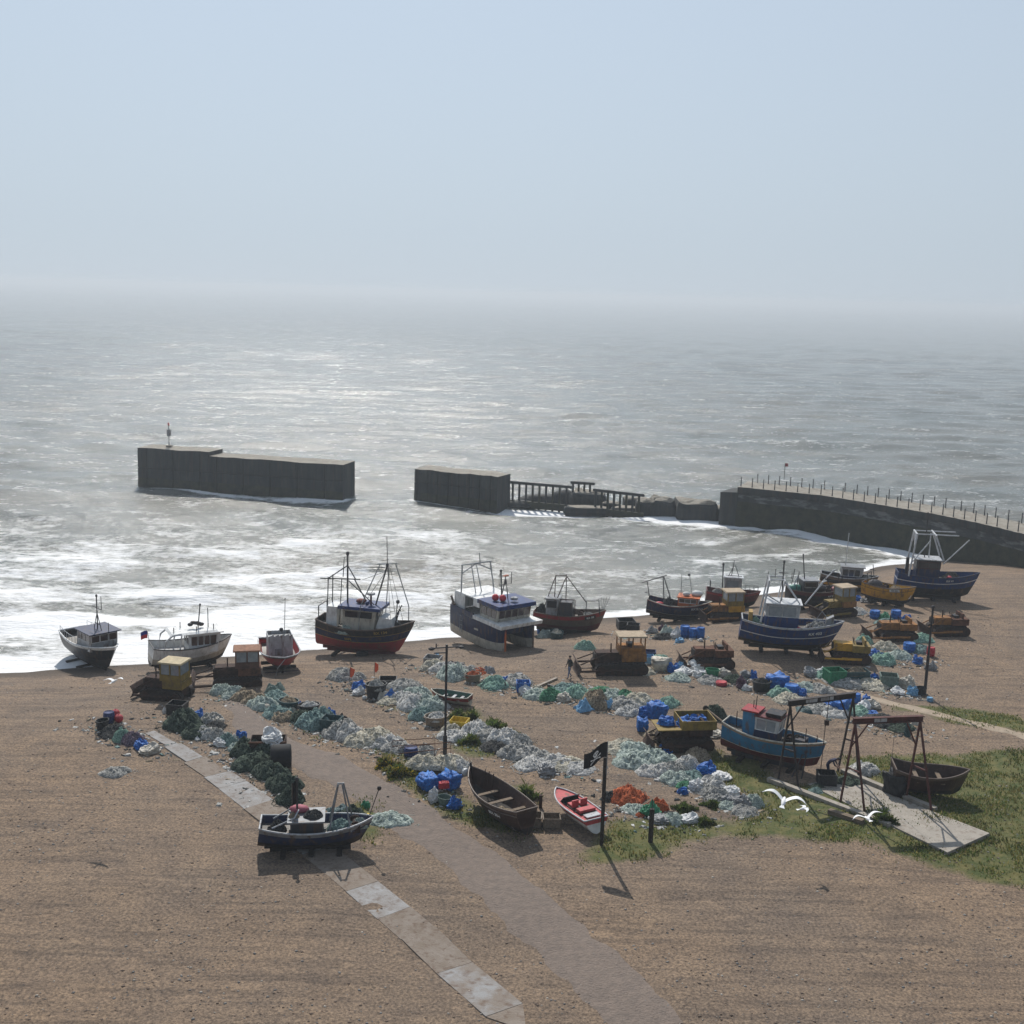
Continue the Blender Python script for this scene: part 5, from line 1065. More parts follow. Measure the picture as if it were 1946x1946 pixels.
# ================================================================== bulldozers
def dozer(label, px, py, heading, L=3.4, W=2.0, body=RUSTO, cab='closed', cabm=None, roofm=None, blade=True, name='bulldozer', hood=RUST, scale=1., group='bulldozers on the shingle', arm_front=1.3, bladew=2.4, pipe=True):
    p = at(px, py); t = thing(name, label, 'bulldozer', (p.x, p.y, p.z - .03), R(heading), group); t.scale = (scale,)*3
    cabm = cabm or body; roofm = roofm or TAN
    for sd in (-1, 1):
        y0, y1 = sorted((sd * (W/2 - .42), sd * W/2)); n = 10; poly = []
        for k in range(n + 1): a = R(90) + R(180) * k / n; poly.append((-L/2 + .42 + .42*math.cos(a), .42 + .42*math.sin(a)))
        for k in range(n + 1): a = R(-90) + R(180) * k / n; poly.append((L/2 - .42 + .42*math.cos(a), .42 + .42*math.sin(a)))
        m = MB().prism(poly, y0, y1)
        for k in range(11):
            x = -L/2 + .42 + (L - .84) * k / 10; m.box(x - .05, x + .05, y0 - .01, y1 + .01, .835, .89); m.box(x - .05, x + .05, y0 - .01, y1 + .01, -.03, .01)
        tr = m.build('track', TRACKM, t)
        ys = y0 - .03 if sd < 0 else y1 + .03
        for x, r_ in ((-L/2 + .42, .33), (L/2 - .42, .33)) + tuple((-L/2 + .95 + .42*k, .16) for k in range(int((L - 1.7) / .42))):
            MB().lathe([(.05, -.04), (r_, -.03), (r_, .03), (.05, .04)], 12, 0, Matrix.Translation((x, ys, .42 if r_ > .2 else .2)) @ Matrix.Rotation(R(90), 4, 'X')).build('wheel', RUSTD, tr)
        MB().box(-L/2 + .5, L/2 - .5, ys - .02, ys + .02, .38, .56).build('track_frame', hood, tr)
    MB().box(-L/2 + .2, L/2 - .25, -W/2 + .44, W/2 - .44, .35, .95).build('chassis', RUSTD, t)
    e = MB().box(-.05, L/2 - .1, -.48, .48, .95, 1.55, 0, None, (0, -.06, .05, -.05)); eo = e.build('engine_hood', hood, t)
    MB().box(L/2 - .1, L/2 - .04, -.42, .42, .95, 1.45).build('radiator_grille', TRACKM, eo)
    if pipe: rig(eo, 'exhaust_pipe', [[(.7, .2, 1.5), (.7, .2, 2.2)]], .05, RUSTD)
    MB().box(-L/2 + .1, -.05, -.75, .75, .95, 1.5).build('operator_platform', body, t)
    if cab == 'open':
        MB().box(-.8, -.35, -.3, .3, 1.5, 1.7).build('seat', BLACK, t); rig(t, 'control_lever', [[(-.2, -.15, 1.5), (-.1, -.15, 2.0)]], .03, DARKST); rig(t, 'control_lever', [[(-.2, .15, 1.5), (-.15, .15, 2.0)]], .03, DARKST)
        MB().box(-1.05, -.9, -.6, .6, 1.5, 1.95).build('fuel_tank', body, t)
    else:
        x0, x1 = -L/2 + .2, .15; zt = 2.75
        c = MB().box(x0, x1, -.72, .72, 1.5, 1.95); co = c.build('cab', cabm, t)
        for x in (x0 + .05, (x0 + x1)/2, x1 - .05):
            for y in (-.67, .67): MB().box(x - .045, x + .045, y - .045, y + .045, 1.95, zt).build('cab_post', cabm, co)
        MB().box(x0 - .12, x1 + .15, -.82, .82, zt, zt + .1, 0, None, (.05, -.05, .05, -.05)).build('roof', roofm, co)
        if cab == 'closed':
            for y in (-.66, .66):
                for xa, xb in ((x0 + .1, (x0 + x1)/2 - .05), ((x0 + x1)/2 + .05, x1 - .1)): MB().box(xa, xb, y - .01, y + .01, 1.96, zt - .02).build('window', PALEGL, co)
            for x in (x0 + .05, x1 - .05): MB().box(x - .01, x + .01, -.62, .62, 1.96, zt - .02).build('window', PALEGL, co)
        MB().box(-.95, -.5, -.3, .3, 1.96, 2.2).build('seat', BLACK, co)
    if blade:
        xb = L/2 + arm_front * .55
        b = MB(); k = 8; pr = [(xb + .22*(1 - math.cos(R(90)*(2*i/k - 1))), .12 + .85*i/k) for i in range(k+1)]; b.prism(pr + [(x + .07, z) for x, z in pr[::-1]], -bladew/2, bladew/2); b.build('blade', RUSTD, t)
        for y in (-W/2 - .08, W/2 + .08): rig(t, 'push_arm', [[(-.6, y, .45), (xb + .05, y, .4)]], .08, hood); rig(t, 'lift_strut', [[(L/2 - .9, y * .5, 1.5), (xb, y * .6, .75)]], .045, hood)
    return t
CREAMR = mat('cream cab roof', (.42, .34, .20), rough=.7, var=.2, dirt=.3); OLIVEY = mat('faded yellow panel', (.20, .135, .025), rough=.7, var=.3, dirt=.7); PALET = mat('pale dusty roof', (.36, .28, .19), rough=.8, var=.2)
dozer('yellow bulldozer with a cream roof below the white boat', 318, 1326, 168, 3.2, 1.9, OLIVEY, 'closed', OLIVEY, CREAMR, hood=RUSTD, arm_front=.8, bladew=1.9)
dozer('rusty bulldozer with a brown framed cab left of the small red boat', 452, 1302, 192, 3.5, 2., RUST, 'closed', mat('brown cab', (.10, .05, .035), rough=.8, var=.4), mat('rusted cab roof', (.24, .12, .07), rough=.85, var=.35, scale=4), hood=RUSTD, arm_front=2.2)
dozer('large orange bulldozer with a roofed open cab near the walking person', 1176, 1275, 187, 3.9, 2.2, RUSTO, 'canopy', RUSTO, PALET, hood=RUSTD, arm_front=1.9, bladew=2.5, scale=1.04)
dozer('small bare rusty bulldozer without a cab, behind the white sacks', 1352, 1266, 186, 3.2, 1.9, RUST, 'open', hood=RUST, arm_front=1.2)
dozer('yellow bulldozer with a long tan roofed cab beside the RX 403 stern', 1378, 1178, 190, 3.3, 1.9, YELLOW, 'closed', OLIVEY, PALET, hood=RUSTO, arm_front=.8)
dozer('yellow bulldozer with a square pale roofed cab behind the RX 403 bow', 1592, 1170, 200, 3., 1.8, RUSTO, 'closed', OLIVEY, PALET, hood=OLIVEY, arm_front=1.4)
dozer('orange rusty bulldozer without cab between the green nets and blue bags', 1702, 1214, 184, 3.2, 1.9, RUSTO, 'open', hood=RUSTO, arm_front=1.6)
dozer('dark rusty bulldozer cut by the right edge near the tall post', 1800, 1204, 186, 3.2, 1.9, RUST, 'open', hood=RUSTO, arm_front=.9)
dozer('yellow bulldozer with a white covered seat in front of the RX 403 bow', 1615, 1256, 172, 3., 1.8, OLIVEY, 'open', hood=YELLOW, arm_front=1.1, pipe=False)
d = dozer('tracked yellow carrier loaded with blue bags, wooden yellow sides', 1300, 1418, 188, 3.4, 2., RUSTD, 'open', hood=RUSTD, arm_front=.9, bladew=2., pipe=False)
bx = MB()
for (x0, x1, y0, y1) in ((-1.75, .5, -1.0, -.94), (-1.75, .5, .94, 1.0), (-1.75, -1.69, -.94, .94), (.44, .5, -.94, .94)): bx.box(x0, x1, y0, y1, 1.5, 2.05)
bx.box(-1.75, 2.0, -.95, .95, 1.44, 1.5); bx.build('load_box', OLIVEY, d)

# ================================================================== people
def figure(label, loc, rz, J, rad, mats_z, edges, hair, name='person', fingers=True, head=None):
    t = thing(name, label, 'person', loc, rz)
    me = bpy.data.meshes.new('body'); names = list(J); vs = [J[k] for k in names]; ix = {k: i for i, k in enumerate(names)}; es = [(ix[a], ix[b_]) for a, b_ in edges]; rr = [rad[k] for k in names]
    if fingers:
        for hd, el in (('hl', 'el'), ('hr', 'er')):
            h_ = Vector(J[hd]); dr = (h_ - Vector(J[el])).normalized(); sx = dr.orthogonal().normalized(); sy = dr.cross(sx)
            pm = len(vs); vs.append(tuple(h_ + dr * .06)); rr.append(.032); es.append((ix[hd], pm))
            for k in range(4):
                o = sx * (k - 1.5) * .02; l = (.055, .068, .062, .048)[k]; a = len(vs)
                vs.append(tuple(h_ + dr * .1 + o)); vs.append(tuple(h_ + dr * (.1 + l) + o + sy * .025)); rr += [.009, .007]; es += [(pm, a), (a, a + 1)]
            a = len(vs); vs.append(tuple(h_ + dr * .05 + sx * .05)); vs.append(tuple(h_ + dr * .085 + sx * .06 + sy * .015)); rr += [.011, .009]; es += [(pm, a), (a, a + 1)]
    me.from_pydata(vs, es, []); o = bpy.data.objects.new('body', me); COL.objects.link(o)
    sk = o.modifiers.new('skin', 'SKIN'); sk.use_smooth_shade = True
    for i, r_ in enumerate(rr):
        r2 = (r_, r_) if not isinstance(r_, tuple) else r_
        me.skin_vertices[0].data[i].radius = r2; me.skin_vertices[0].data[i].use_root = (i == 0)
    ss = o.modifiers.new('sub', 'SUBSURF'); ss.levels = 1; ss.render_levels = 1
    dg = bpy.context.evaluated_depsgraph_get(); m2 = bpy.data.meshes.new_from_object(o.evaluated_get(dg)); bpy.data.objects.remove(o)
    m2.materials.clear()
    for mm in mats_z[0]: m2.materials.append(mm)
    for pl in m2.polygons: pl.material_index = mats_z[1](pl.center)
    b = bpy.data.objects.new('body', m2); COL.objects.link(b); b.parent = t
    hm = MB(); hc, hr_ = hair; hm.ball(hc, hr_, (1, 1.1, .8), 10, 7); hm.build('hair', mat('dark hair', (.02, .015, .012), rough=.8), t, True)
    hx = Vector(J['head']); fc = MB(); fd = Vector(head or (0, -1, 0))
    fc.ball(tuple(hx + fd * .105), .017, n=6, m=4); fc.build('nose', SKIN, t)
    sdv = Vector((-fd.y, fd.x, 0)).normalized()
    for s_ in (-1, 1): MB().ball(tuple(hx + fd * .09 + sdv * .034 * s_ + Vector((0, 0, .03))), .012, n=6, m=4).build('eye', BLKLET, t); MB().ball(tuple(hx + sdv * .095 * s_), .026, (.5, .8, 1.2), 6, 5).build('ear', SKIN, t)
    MB().box(-.025, .025, -.004, .004, -.004, .004, 0, Matrix.Translation(hx + fd * .094 + Vector((0, 0, -.05)))).build('mouth', MAROON, t)
    return t
SKIN = mat('skin', (.42, .24, .17), rough=.6, var=.08); JEANS = mat('blue jeans', (.13, .16, .24), rough=.85, var=.2); JACKET = mat('dark jacket', (.028, .03, .032), rough=.85, var=.25); SHOES = mat('dark shoes', (.02, .018, .018), rough=.6); NAVYJ = mat('navy overalls', (.022, .025, .055), rough=.85, var=.25)
E = [('pelvis','spine'),('spine','chest'),('chest','neck'),('neck','head'),('head','crown'),('chest','sl'),('sl','el'),('el','hl'),('chest','sr'),('sr','er'),('er','hr'),('pelvis','pl'),('pl','kl'),('kl','al'),('al','tl'),('pelvis','pr'),('pr','kr'),('kr','ar'),('ar','tr')]
RAD = dict(pelvis=(.15,.12), spine=(.14,.11), chest=(.17,.12), neck=.055, head=(.085,.1), crown=(.07,.085), sl=.065, el=.047, hl=.034, sr=.065, er=.047, hr=.034, pl=.095, kl=.062, al=.045, tl=.04, pr=.095, kr=.062, ar=.045, tr=.04)
J = dict(pelvis=(0,0,.94), spine=(0,.01,1.14), chest=(0,0,1.36), neck=(0,-.01,1.51), head=(0,-.02,1.62), crown=(0,-.01,1.72), sl=(.19,0,1.41), el=(.24,.09,1.15), hl=(.23,-.03,.93), sr=(-.19,0,1.41), er=(-.24,-.03,1.14), hr=(-.22,-.16,.94), pl=(.1,0,.86), kl=(.11,-.16,.50), al=(.11,-.22,.10), tl=(.12,-.36,.04), pr=(-.1,0,.86), kr=(-.11,.02,.49), ar=(-.11,.25,.14), tr=(-.11,.15,.04))
p = at(1082, 1289)
figure('person in a dark jacket and pale blue jeans walking near the orange bulldozer', p, R(-55), J, RAD, ([SKIN, JACKET, JEANS, SHOES], lambda c: 3 if c.z < .13 else 2 if c.z < .92 and abs(c.x) < .2 else (0 if (c.z > 1.49 or (c.z < 1.0 and abs(c.x) > .17)) else 1)), E, ((0, .0, 1.69), .1))
J2 = dict(pelvis=(0,.10,.90), spine=(0,-.02,1.06), chest=(0,-.26,1.20), neck=(0,-.40,1.25), head=(0,-.50,1.27), crown=(0,-.58,1.32), sl=(.18,-.24,1.20), el=(.25,-.34,.95), hl=(.16,-.52,.80), sr=(-.18,-.24,1.20), er=(-.25,-.36,.96), hr=(-.14,-.55,.82), pl=(.1,.10,.84), kl=(.12,.03,.47), al=(.12,.10,.09), tl=(.12,-.05,.04), pr=(-.1,.10,.84), kr=(-.12,.0,.47), ar=(-.12,.12,.09), tr=(-.12,-.03,.04))
p = at(1574, 1478); 
figure('person in dark navy clothes bending over a dark bin under the hoist frame', p, R(62), J2, RAD, ([SKIN, NAVYJ, NAVYJ, SHOES], lambda c: 3 if c.z < .12 else 0 if (c.y < -.42) else 1), E, ((0, -.52, 1.32), .1), head=(0, -.75, -.65))

# ================================================================== gulls
GW = mat('gull white', (.80, .80, .79), rough=.7, var=.05); GG = mat('gull grey', (.42, .43, .45), rough=.7, var=.1); GBK = mat('gull black', (.02, .02, .02), rough=.7); GYL = mat('gull bill', (.55, .36, .03), rough=.5)
def gull(label, loc, rz, flying=True, wing=.62, up=.22, tilt=(0, 0), grp='gulls'):
    t = thing('gull', label, 'gull', loc, rz, grp, tilt)
    M = Matrix.Rotation(R(90), 4, 'Y')        # body along +x
    if not flying: M = Matrix.Rotation(R(55), 4, 'Y')
    pr = [(.005, -.25), (.05, -.16), (.075, -.05), (.08, .04), (.06, .12), (.042, .17), (.048, .22), (.04, .26), (.005, .285)]
    MB().lathe(pr, 12, 0, M).build('body', GW, t, True)
    hp = M @ Vector((0, 0, .285)); MB().lathe([(.014, 0), (.012, .03), (.003, .055)], 6, 0, Matrix.Translation(hp) @ Matrix.Rotation(R(95), 4, 'Y')).build('bill', GYL, t)
    for y in (-.03, .03): MB().ball(tuple(M @ Vector((-.02, y, .24))), .008, n=5, m=4).build('eye', GBK, t)
    tl = MB(); a = M @ Vector((0, 0, -.2)); b_ = M @ Vector((0, 0, -.37)); tl.add([a + Vector((0, -.03, .012)), a + Vector((0, .03, .012)), b_ + Vector((0, .085, .006)), b_ + Vector((0, -.085, .006)), a + Vector((0, -.03, -.012)), a + Vector((0, .03, -.012)), b_ + Vector((0, .085, -.004)), b_ + Vector((0, -.085, -.004))], [(0,1,2,3),(7,6,5,4),(0,4,5,1),(1,5,6,2),(2,6,7,3),(3,7,4,0)]); tl.build('tail', GW, t)
    for sd in (-1, 1):
        m = MB(); N = 10
        for i in range(N + 1):
            s_ = i / N; ch = .085 * (1 - s_ ** 2.2) + .01
            if flying: y = sd * (.05 + wing * s_); x = .06 + .10 * math.sin(s_ * 2.2) - .19 * s_ ** 2.5; z = .04 + up * math.sin(s_ * 2.0) * (1 - .25 * s_) - .10 * max(0, s_ - .5)
            else: q = M @ Vector((-.03, 0, .1 - .42 * s_)); x, y, z = q.x, sd * (.072 - .03 * s_), q.z + .02; ch *= .7
            m.v += [(x + ch, y, z + .004), (x - ch * 1.1, y, z), (x - ch * 1.1, y, z - .006), (x + ch, y, z - .014)] if flying else [(x, y, z + ch), (x, y, z - ch), (x, y + sd * .012, z - ch), (x, y + sd * .012, z + ch)]
        for i in range(N):
            for j in range(4): m.f.append((i*4+j, i*4+4+j, i*4+4+(j+1) % 4, i*4+(j+1) % 4)); m.m.append(1 if i >= N - 1 and flying else 0)
        m.f.append((0, 1, 2, 3)); m.m.append(0); m.f.append((N*4+3, N*4+2, N*4+1, N*4)); m.m.append(1)
        m.build('wing', [GW if flying else GG, GBK if not flying else GG], t, False)
    if not flying:
        for y in (-.035, .035): rig(t, 'leg', [[(-.02, y, -.07), (-.02, y, -.23), (.05, y, -.23)]], .007, GYL)
    return t
gull('large white gull flying with arched wings above the grass', at_dist(1489, 1524, 37), R(70), wing=.62, up=.24, tilt=(R(8), R(-6)))
gull('gull flying low over the bottom right, wings spread beside the slab corner', at_dist(1649, 1556, 52), R(95), wing=.6, up=.2, tilt=(R(-12), R(8)))
gull('small gull gliding over the shingle below the black boat at left', at_dist(216, 1295, 66), R(75), wing=.6, up=.14, tilt=(R(-10), 0))
gull('tiny white gull just right of the large arched-wing gull', at_dist(1527, 1537, 62), R(10), wing=.35, up=.02, tilt=(0, R(-5)))
p = at(1130, 1574); gull('white gull standing beside the red speedboat stern', p + Vector((0, 0, .3)), R(150), False).scale = (1.35,)*3
# ================================================================== nets, sacks, tubs and the rest of the fishing gear
def netmat(n, a, b_): return mat('net ' + n, a, rough=.9, scale=9, col2=b_, lo=.40, hi=.58, bump=.7, bscale=14, spec=.15)
NC = dict(W=netmat('white', (.22,.215,.20), (.62,.61,.58)), G=netmat('grey', (.13,.13,.12), (.44,.43,.40)), S=netmat('grey green', (.15,.19,.165), (.46,.52,.47)), T=netmat('teal', (.07,.11,.105), (.25,.35,.325)),
          D=netmat('dark green', (.014,.022,.017), (.075,.10,.075)), C=netmat('cream', (.23,.21,.155), (.60,.56,.46)), K=netmat('tan', (.12,.09,.06), (.38,.31,.22)), M=netmat('mint', (.09,.18,.14), (.32,.48,.39)),
          E=netmat('green', (.02,.09,.045), (.12,.30,.18)), B=netmat('black', (.012,.012,.014), (.09,.09,.085)), P=netmat('purple', (.06,.045,.06), (.22,.17,.21)), O=netmat('orange', (.20,.045,.02), (.52,.14,.06)), L=netmat('light blue', (.06,.17,.27), (.26,.48,.62)))
def bagmat(n, c, c2=None): return mat('woven ' + n, [x * .72 for x in c], rough=.55, scale=3.2, col2=c2 or [min(1, x * 1.25) for x in c], bump=.8, bscale=5, spec=.4)
BC = dict(B=bagmat('blue', (.003,.07,.32), (.010,.17,.56)), L=bagmat('light blue', (.09,.28,.50), (.25,.48,.68)), W=bagmat('white', (.60,.60,.59)), C=bagmat('cream', (.47,.43,.36)), G=bagmat('grey', (.24,.24,.24)), D=bagmat('dark', (.018,.02,.022)), M=bagmat('mint', (.14,.42,.30)),
          E=bagmat('green', (.02,.19,.09)), T=bagmat('dark teal', (.025,.07,.075)), R=bagmat('red', (.42,.02,.035)), K=bagmat('brown', (.19,.15,.11)), Y=bagmat('yellow', (.55,.38,.02)), P=bagmat('purple', (.10,.05,.075)), O=bagmat('orange red', (.55,.09,.05)), S=bagmat('grey green', (.12,.17,.145)), N=bagmat('navy', (.015,.03,.12)))
EM = mat('net placeholder', (.3, .3, .3))
def net_mesh(seed):
    m = MB(); NR, NA = 17, 54; off = Vector((seed * 11.3, seed * 5.1, seed * 2.7))
    foot = lambda a: 1 + .28 * mnoise.noise(Vector((math.cos(a) * 1.3, math.sin(a) * 1.3, seed * 3.1))) + .10 * mnoise.noise(Vector((math.cos(a) * 4, math.sin(a) * 4, seed * 1.7)))
    def surf(r_, a):
        R_ = foot(a); x, y = math.cos(a) * r_ * R_, math.sin(a) * r_ * R_
        h_ = max(0, 1 - r_ ** 2.4) ** .8
        q = Vector((x * 2.1, y * 2.1, 0)) + off; lump = .5 + .9 * (mnoise.noise(q) * .6 + .4 * (1 - abs(mnoise.noise(q * 2.1)) * 2.2)) ; fold = (1 - abs(mnoise.noise(q * 3.6)) * 2.4) * .14 + mnoise.noise(q * 7.5) * .06
        return Vector((x, y, max(-.02, h_ * (.25 + .75 * max(.05, lump)) + fold * (1 - r_ ** 4))))
    m.v.append(tuple(surf(0, 0)))
    for i in range(1, NR + 1):
        for j in range(NA): p = surf(i / NR, 2 * math.pi * j / NA); m.v.append((p.x, p.y, p.z if i < NR else -.12))
    for j in range(NA): m.f.append((0, 1 + j, 1 + (j+1) % NA)); m.m.append(0)
    for i in range(NR - 1):
        for j in range(NA): a = 1 + i*NA; m.f.append((a+j, a+NA+j, a+NA+(j+1) % NA, a+(j+1) % NA)); m.m.append(0)
    rn = random.Random(seed)
    for k in range(16):
        a = rn.random() * 6.28; r_ = .15 + .5 * rn.random(); da = rn.uniform(-.5, .5); pts = []
        for i in range(9): a += da * .5 + rn.uniform(-.25, .25); r_ = min(1.3, r_ + .09); q = surf(min(r_, .99), a); pts.append(Vector((q.x * max(1, r_), q.y * max(1, r_), max(q.z, .03) + .012)))
        m.tube(pts, .016, 4)
    return m.mesh('net_heap', [EM], True)
def sack_mesh(seed, kind):
    m = MB(); n, k = 22, 14; off = Vector((seed * 9.1, seed * 3.7, kind * 5.)); rn = random.Random(seed * 31 + kind)
    for i in range(k + 1):
        t = i / k
        for j in range(n):
            a = 2 * math.pi * j / n; c, s_ = math.cos(a), math.sin(a)
            if kind == 0:      # slumped sack, wide low bulge gathered to one side
                r_ = 1.0 * math.cos(t * 1.5) ** .62 * (1.02 - .12 * (t < .08)); z = t ** .85
            elif kind == 1:    # bulk bag, square with bulging sides
                e = .55; c = math.copysign(abs(c) ** e, c); s_ = math.copysign(abs(s_) ** e, s_); r_ = (.86 + .16 * math.sin(t * math.pi)) if t < .86 else (1 - t) / .14 * .8 + .05; z = min(t / .86, 1) - (.08 if t > .9 else 0)
            else:              # crumpled open sack with pulled-up corners
                r_ = (.95 - .35 * t ** 1.5) if t < .86 else (.6 - (t - .86) / .14 * .5); z = min(t, .86) - (.25 if t > .93 else 0); z += (.34 * max(0, math.sin(a * (2 if seed % 2 else 3) + seed)) ** 2 + .10 * math.sin(a * 5 + seed)) * max(0, t - .35) * 1.5
            q = Vector((c * 1.6, s_ * 1.6, t * 2.2)) + off; d = .26 * mnoise.noise(q * .8) + .13 * (1 - abs(mnoise.noise(q * 2.1)) * 2.6) + .08 * mnoise.noise(q * 5)
            r2 = max(.03, r_ * (1 + d * 1.3)); m.v.append((c * r2, s_ * r2, max(-.05, z + d * .75 * min(1, t * 3) + (.22 * c if kind == 0 else 0) * t)))
    for i in range(k):
        for j in range(n): m.f.append((i*n+j, i*n+(j+1) % n, (i+1)*n+(j+1) % n, (i+1)*n+j)); m.m.append(0)
    m.f.append(tuple(range(n))[::-1]); m.m.append(0); m.f.append(tuple(k*n+j for j in range(n))); m.m.append(0)
    return m.mesh('sack', [EM], kind == 1)
def tarp_mesh(seed):
    m = MB(); N = 18; off = Vector((seed * 4.4, seed * 8.2, 0))
    def f(u, v):
        q = Vector((u * 1.5, v * 1.5, 0)) + off; e = max(abs(u), abs(v)); return max(0, 1 - e ** 3) * (.55 + .6 * mnoise.noise(q)) + .14 * (1 - abs(mnoise.noise(q * 2.8)) * 2) * (1 - e ** 2) + .02
    for top in (0, 1):
        for i in range(N + 1):
            for j in range(N + 1):
                u, v = i / N * 2 - 1, j / N * 2 - 1; w_ = 1 + .25 * mnoise.noise(Vector((u * 1.2, v * 1.2, seed))); m.v.append((u * w_, v * w_, max(f(u, v), 0) - (.05 if top else 0)))
    n = (N + 1) ** 2
    for i in range(N):
        for j in range(N): a = i*(N+1)+j; q = (a, a+N+1, a+N+2, a+1); m.f += [q, tuple(x + n for x in q[::-1])]; m.m += [0, 0]
    return m.mesh('tarpaulin', [EM], False)
NETS = [net_mesh(i) for i in range(1, 8)]; SACKS = {k: [sack_mesh(i, k) for i in range(1, 5)] for k in (0, 1, 2)}; TARPS = [tarp_mesh(i) for i in range(1, 4)]
BAR = MB().lathe([(.86, 0), (.9, .04), (.94, .3), (1, .33), (.94, .36), (.95, .64), (1, .67), (.95, .7), (.9, .96), (.86, 1), (.8, 1), (.78, .97)], 18).mesh('barrel', [EM], True)
BALL = MB().ball((0, 0, .92), 1, (1, 1, 1), 14, 10).lathe([(.12, 1.88), (.12, 2.08), (.05, 2.1)], 6).mesh('buoy', [EM], True)
ncount = {}
def item(kind, px, py, w_, h_, c, label, rz=None, deep=.8, z=0, c2=None, group=True):
    p = at(px, py); s = (p - CAM).dot(_f) / FPX
    if kind == 'N': w_ *= 1.55; h_ *= 1.0; deep = max(deep, .85)
    if kind == 'U': h_ *= .85
    rx, hz = w_ * s / 2, h_ * s
    i = ncount[kind] = ncount.get(kind, 0) + 1; rn = random.Random(i * 13 + ord(kind)); rot = rn.random() * 6.28 if rz is None else R(rz)
    p = p + Vector((0, rx * deep * .8, 0)); p.z = gz(p.x, p.y) - .03 + z
    def link(name, me, mm, sc, par=None):
        o = bpy.data.objects.new(name, me); COL.objects.link(o); o.material_slots[0].link = 'OBJECT'; o.material_slots[0].material = mm; o.scale = sc
        return o
    hz2 = max(.08, hz - rx * deep * .45)      # part of the height seen is the top receding
    if kind == 'N': hz2 = max(.1, h_ * s * .78, rx * .30); o = link('net_heap', NETS[i % 7], NC[c], (rx, max(rx * deep, .3), hz2 * 1.25)); cat, g = 'net heap', 'net heaps on the shingle'; rot = rot % (2 * math.pi)
    elif kind in 'BQU': k = 'BQU'.index(kind); o = link('sack', SACKS[k][i % 4], BC[c], (rx, rx * deep, max(hz2, hz * .6))); cat, g = 'sack', 'sacks of fishing gear on the shingle'
    elif kind == 'P': o = link('tarpaulin', TARPS[i % 3], BC[c], (rx, rx * deep, hz2 * 1.1)); cat, g = 'tarpaulin', 'tarpaulins on the shingle'
    elif kind == 'R': o = link('barrel', BAR, BC[c], (rx, rx, hz * .9)); cat, g = 'barrel', 'barrels on the shingle'
    elif kind == 'O': o = link('buoy', BALL, BC[c], (rx, rx, rx)); cat, g = 'buoy', 'buoys on the shingle'
    elif kind == 'C':
        b = MB(); b.box(-1, 1, -.55, .55, 0, .85, 0, None, (.06, -.06, .05, -.05)); b.tube([(-.5, 0, .84), (-.4, 0, 1.05), (.3, 0, 1.05), (.4, 0, .84)], .08, 6); b.lathe([(.16, .82), (.16, .98)], 8, 0, Matrix.Translation((.7, 0, 0)))
        o = link('fuel_can', b.mesh('fuel_can', [EM]), BC[c], (rx, rx, hz)); cat, g = 'fuel can', None
    elif kind == 'T':      # round tub with its load a thing of its own
        b = MB().lathe([(.82, 0), (.95, .85), (1.0, .87), (1.0, 1), (.93, 1), (.78, .08), (.0, .08)], 20)
        for a in range(2): b.tube([(math.cos(R(180*a+20))*1.0, math.sin(R(180*a+20))*1.0, .85), (math.cos(R(180*a))*1.12, math.sin(R(180*a))*1.12, 1.0), (math.cos(R(180*a-20))*1.0, math.sin(R(180*a-20))*1.0, .85)], .04, 5)
        o = link('tub', b.mesh('tub', [EM]), BC[c], (rx, rx * deep, hz * .72)); cat, g = 'tub', 'tubs of fishing gear'
    elif kind == 'X':      # rectangular bin with rim and feet
        b = MB(); t_ = .06
        for q in ((-1, 1, -1, -1 + t_), (-1, 1, 1 - t_, 1), (-1, -1 + t_, -1 + t_, 1 - t_), (1 - t_, 1, -1 + t_, 1 - t_)): b.box(q[0], q[1], q[2], q[3], .08, 1)
        b.box(-.97, .97, -.97, .97, .08, .16); b.box(-1.05, 1.05, -1.05, -1.0, .86, .95); b.box(-1.05, 1.05, 1.0, 1.05, .86, .95); b.box(-1.05, -1, -1, 1, .86, .95); b.box(1, 1.05, -1, 1, .86, .95); b.box(-.9, -.7, -1, 1, 0, .08); b.box(.7, .9, -1, 1, 0, .08); b.box(-.12, .12, -1.03, -1.0, .1, .86)
        o = link('crate', b.mesh('crate', [EM]), BC[c], (rx * .9, rx * deep, hz * .75)); cat, g = 'crate', 'crates and bins on the shingle'; rot = R(rn.uniform(-14, 14)) if rz is None else R(rz)
    elif kind == 'L':      # timber
        b = MB().box(-1, 1, -.08, .08, 0, .16); o = link('timber', b.mesh('timber', [EM]), BC[c], (rx, rx, rx)); cat, g = 'timber', None
    o.location = p; o.rotation_euler = (0, 0, rot)
    if kind == 'N': o.rotation_euler.z = rot; o.scale = (rx, max(rx * deep, .3), o.scale.z); o.rotation_euler.z = R(rn.choice((0, 180)) + rn.uniform(-25, 25))
    if kind == 'P': o.rotation_euler.z = R(rn.uniform(-30, 30))
    if c2 and kind in 'TX':
        l = link('net_heap', NETS[(i * 3) % 7], NC[c2], (rx * .85, rx * deep * .85, hz * .42)); l.location = (p.x, p.y, p.z + hz * .5); l.rotation_euler.z = rot
        tag(l, 'net piled inside the ' + label, 'net heap', 'net heaps on the shingle')
    return tag(o, label, cat, g)
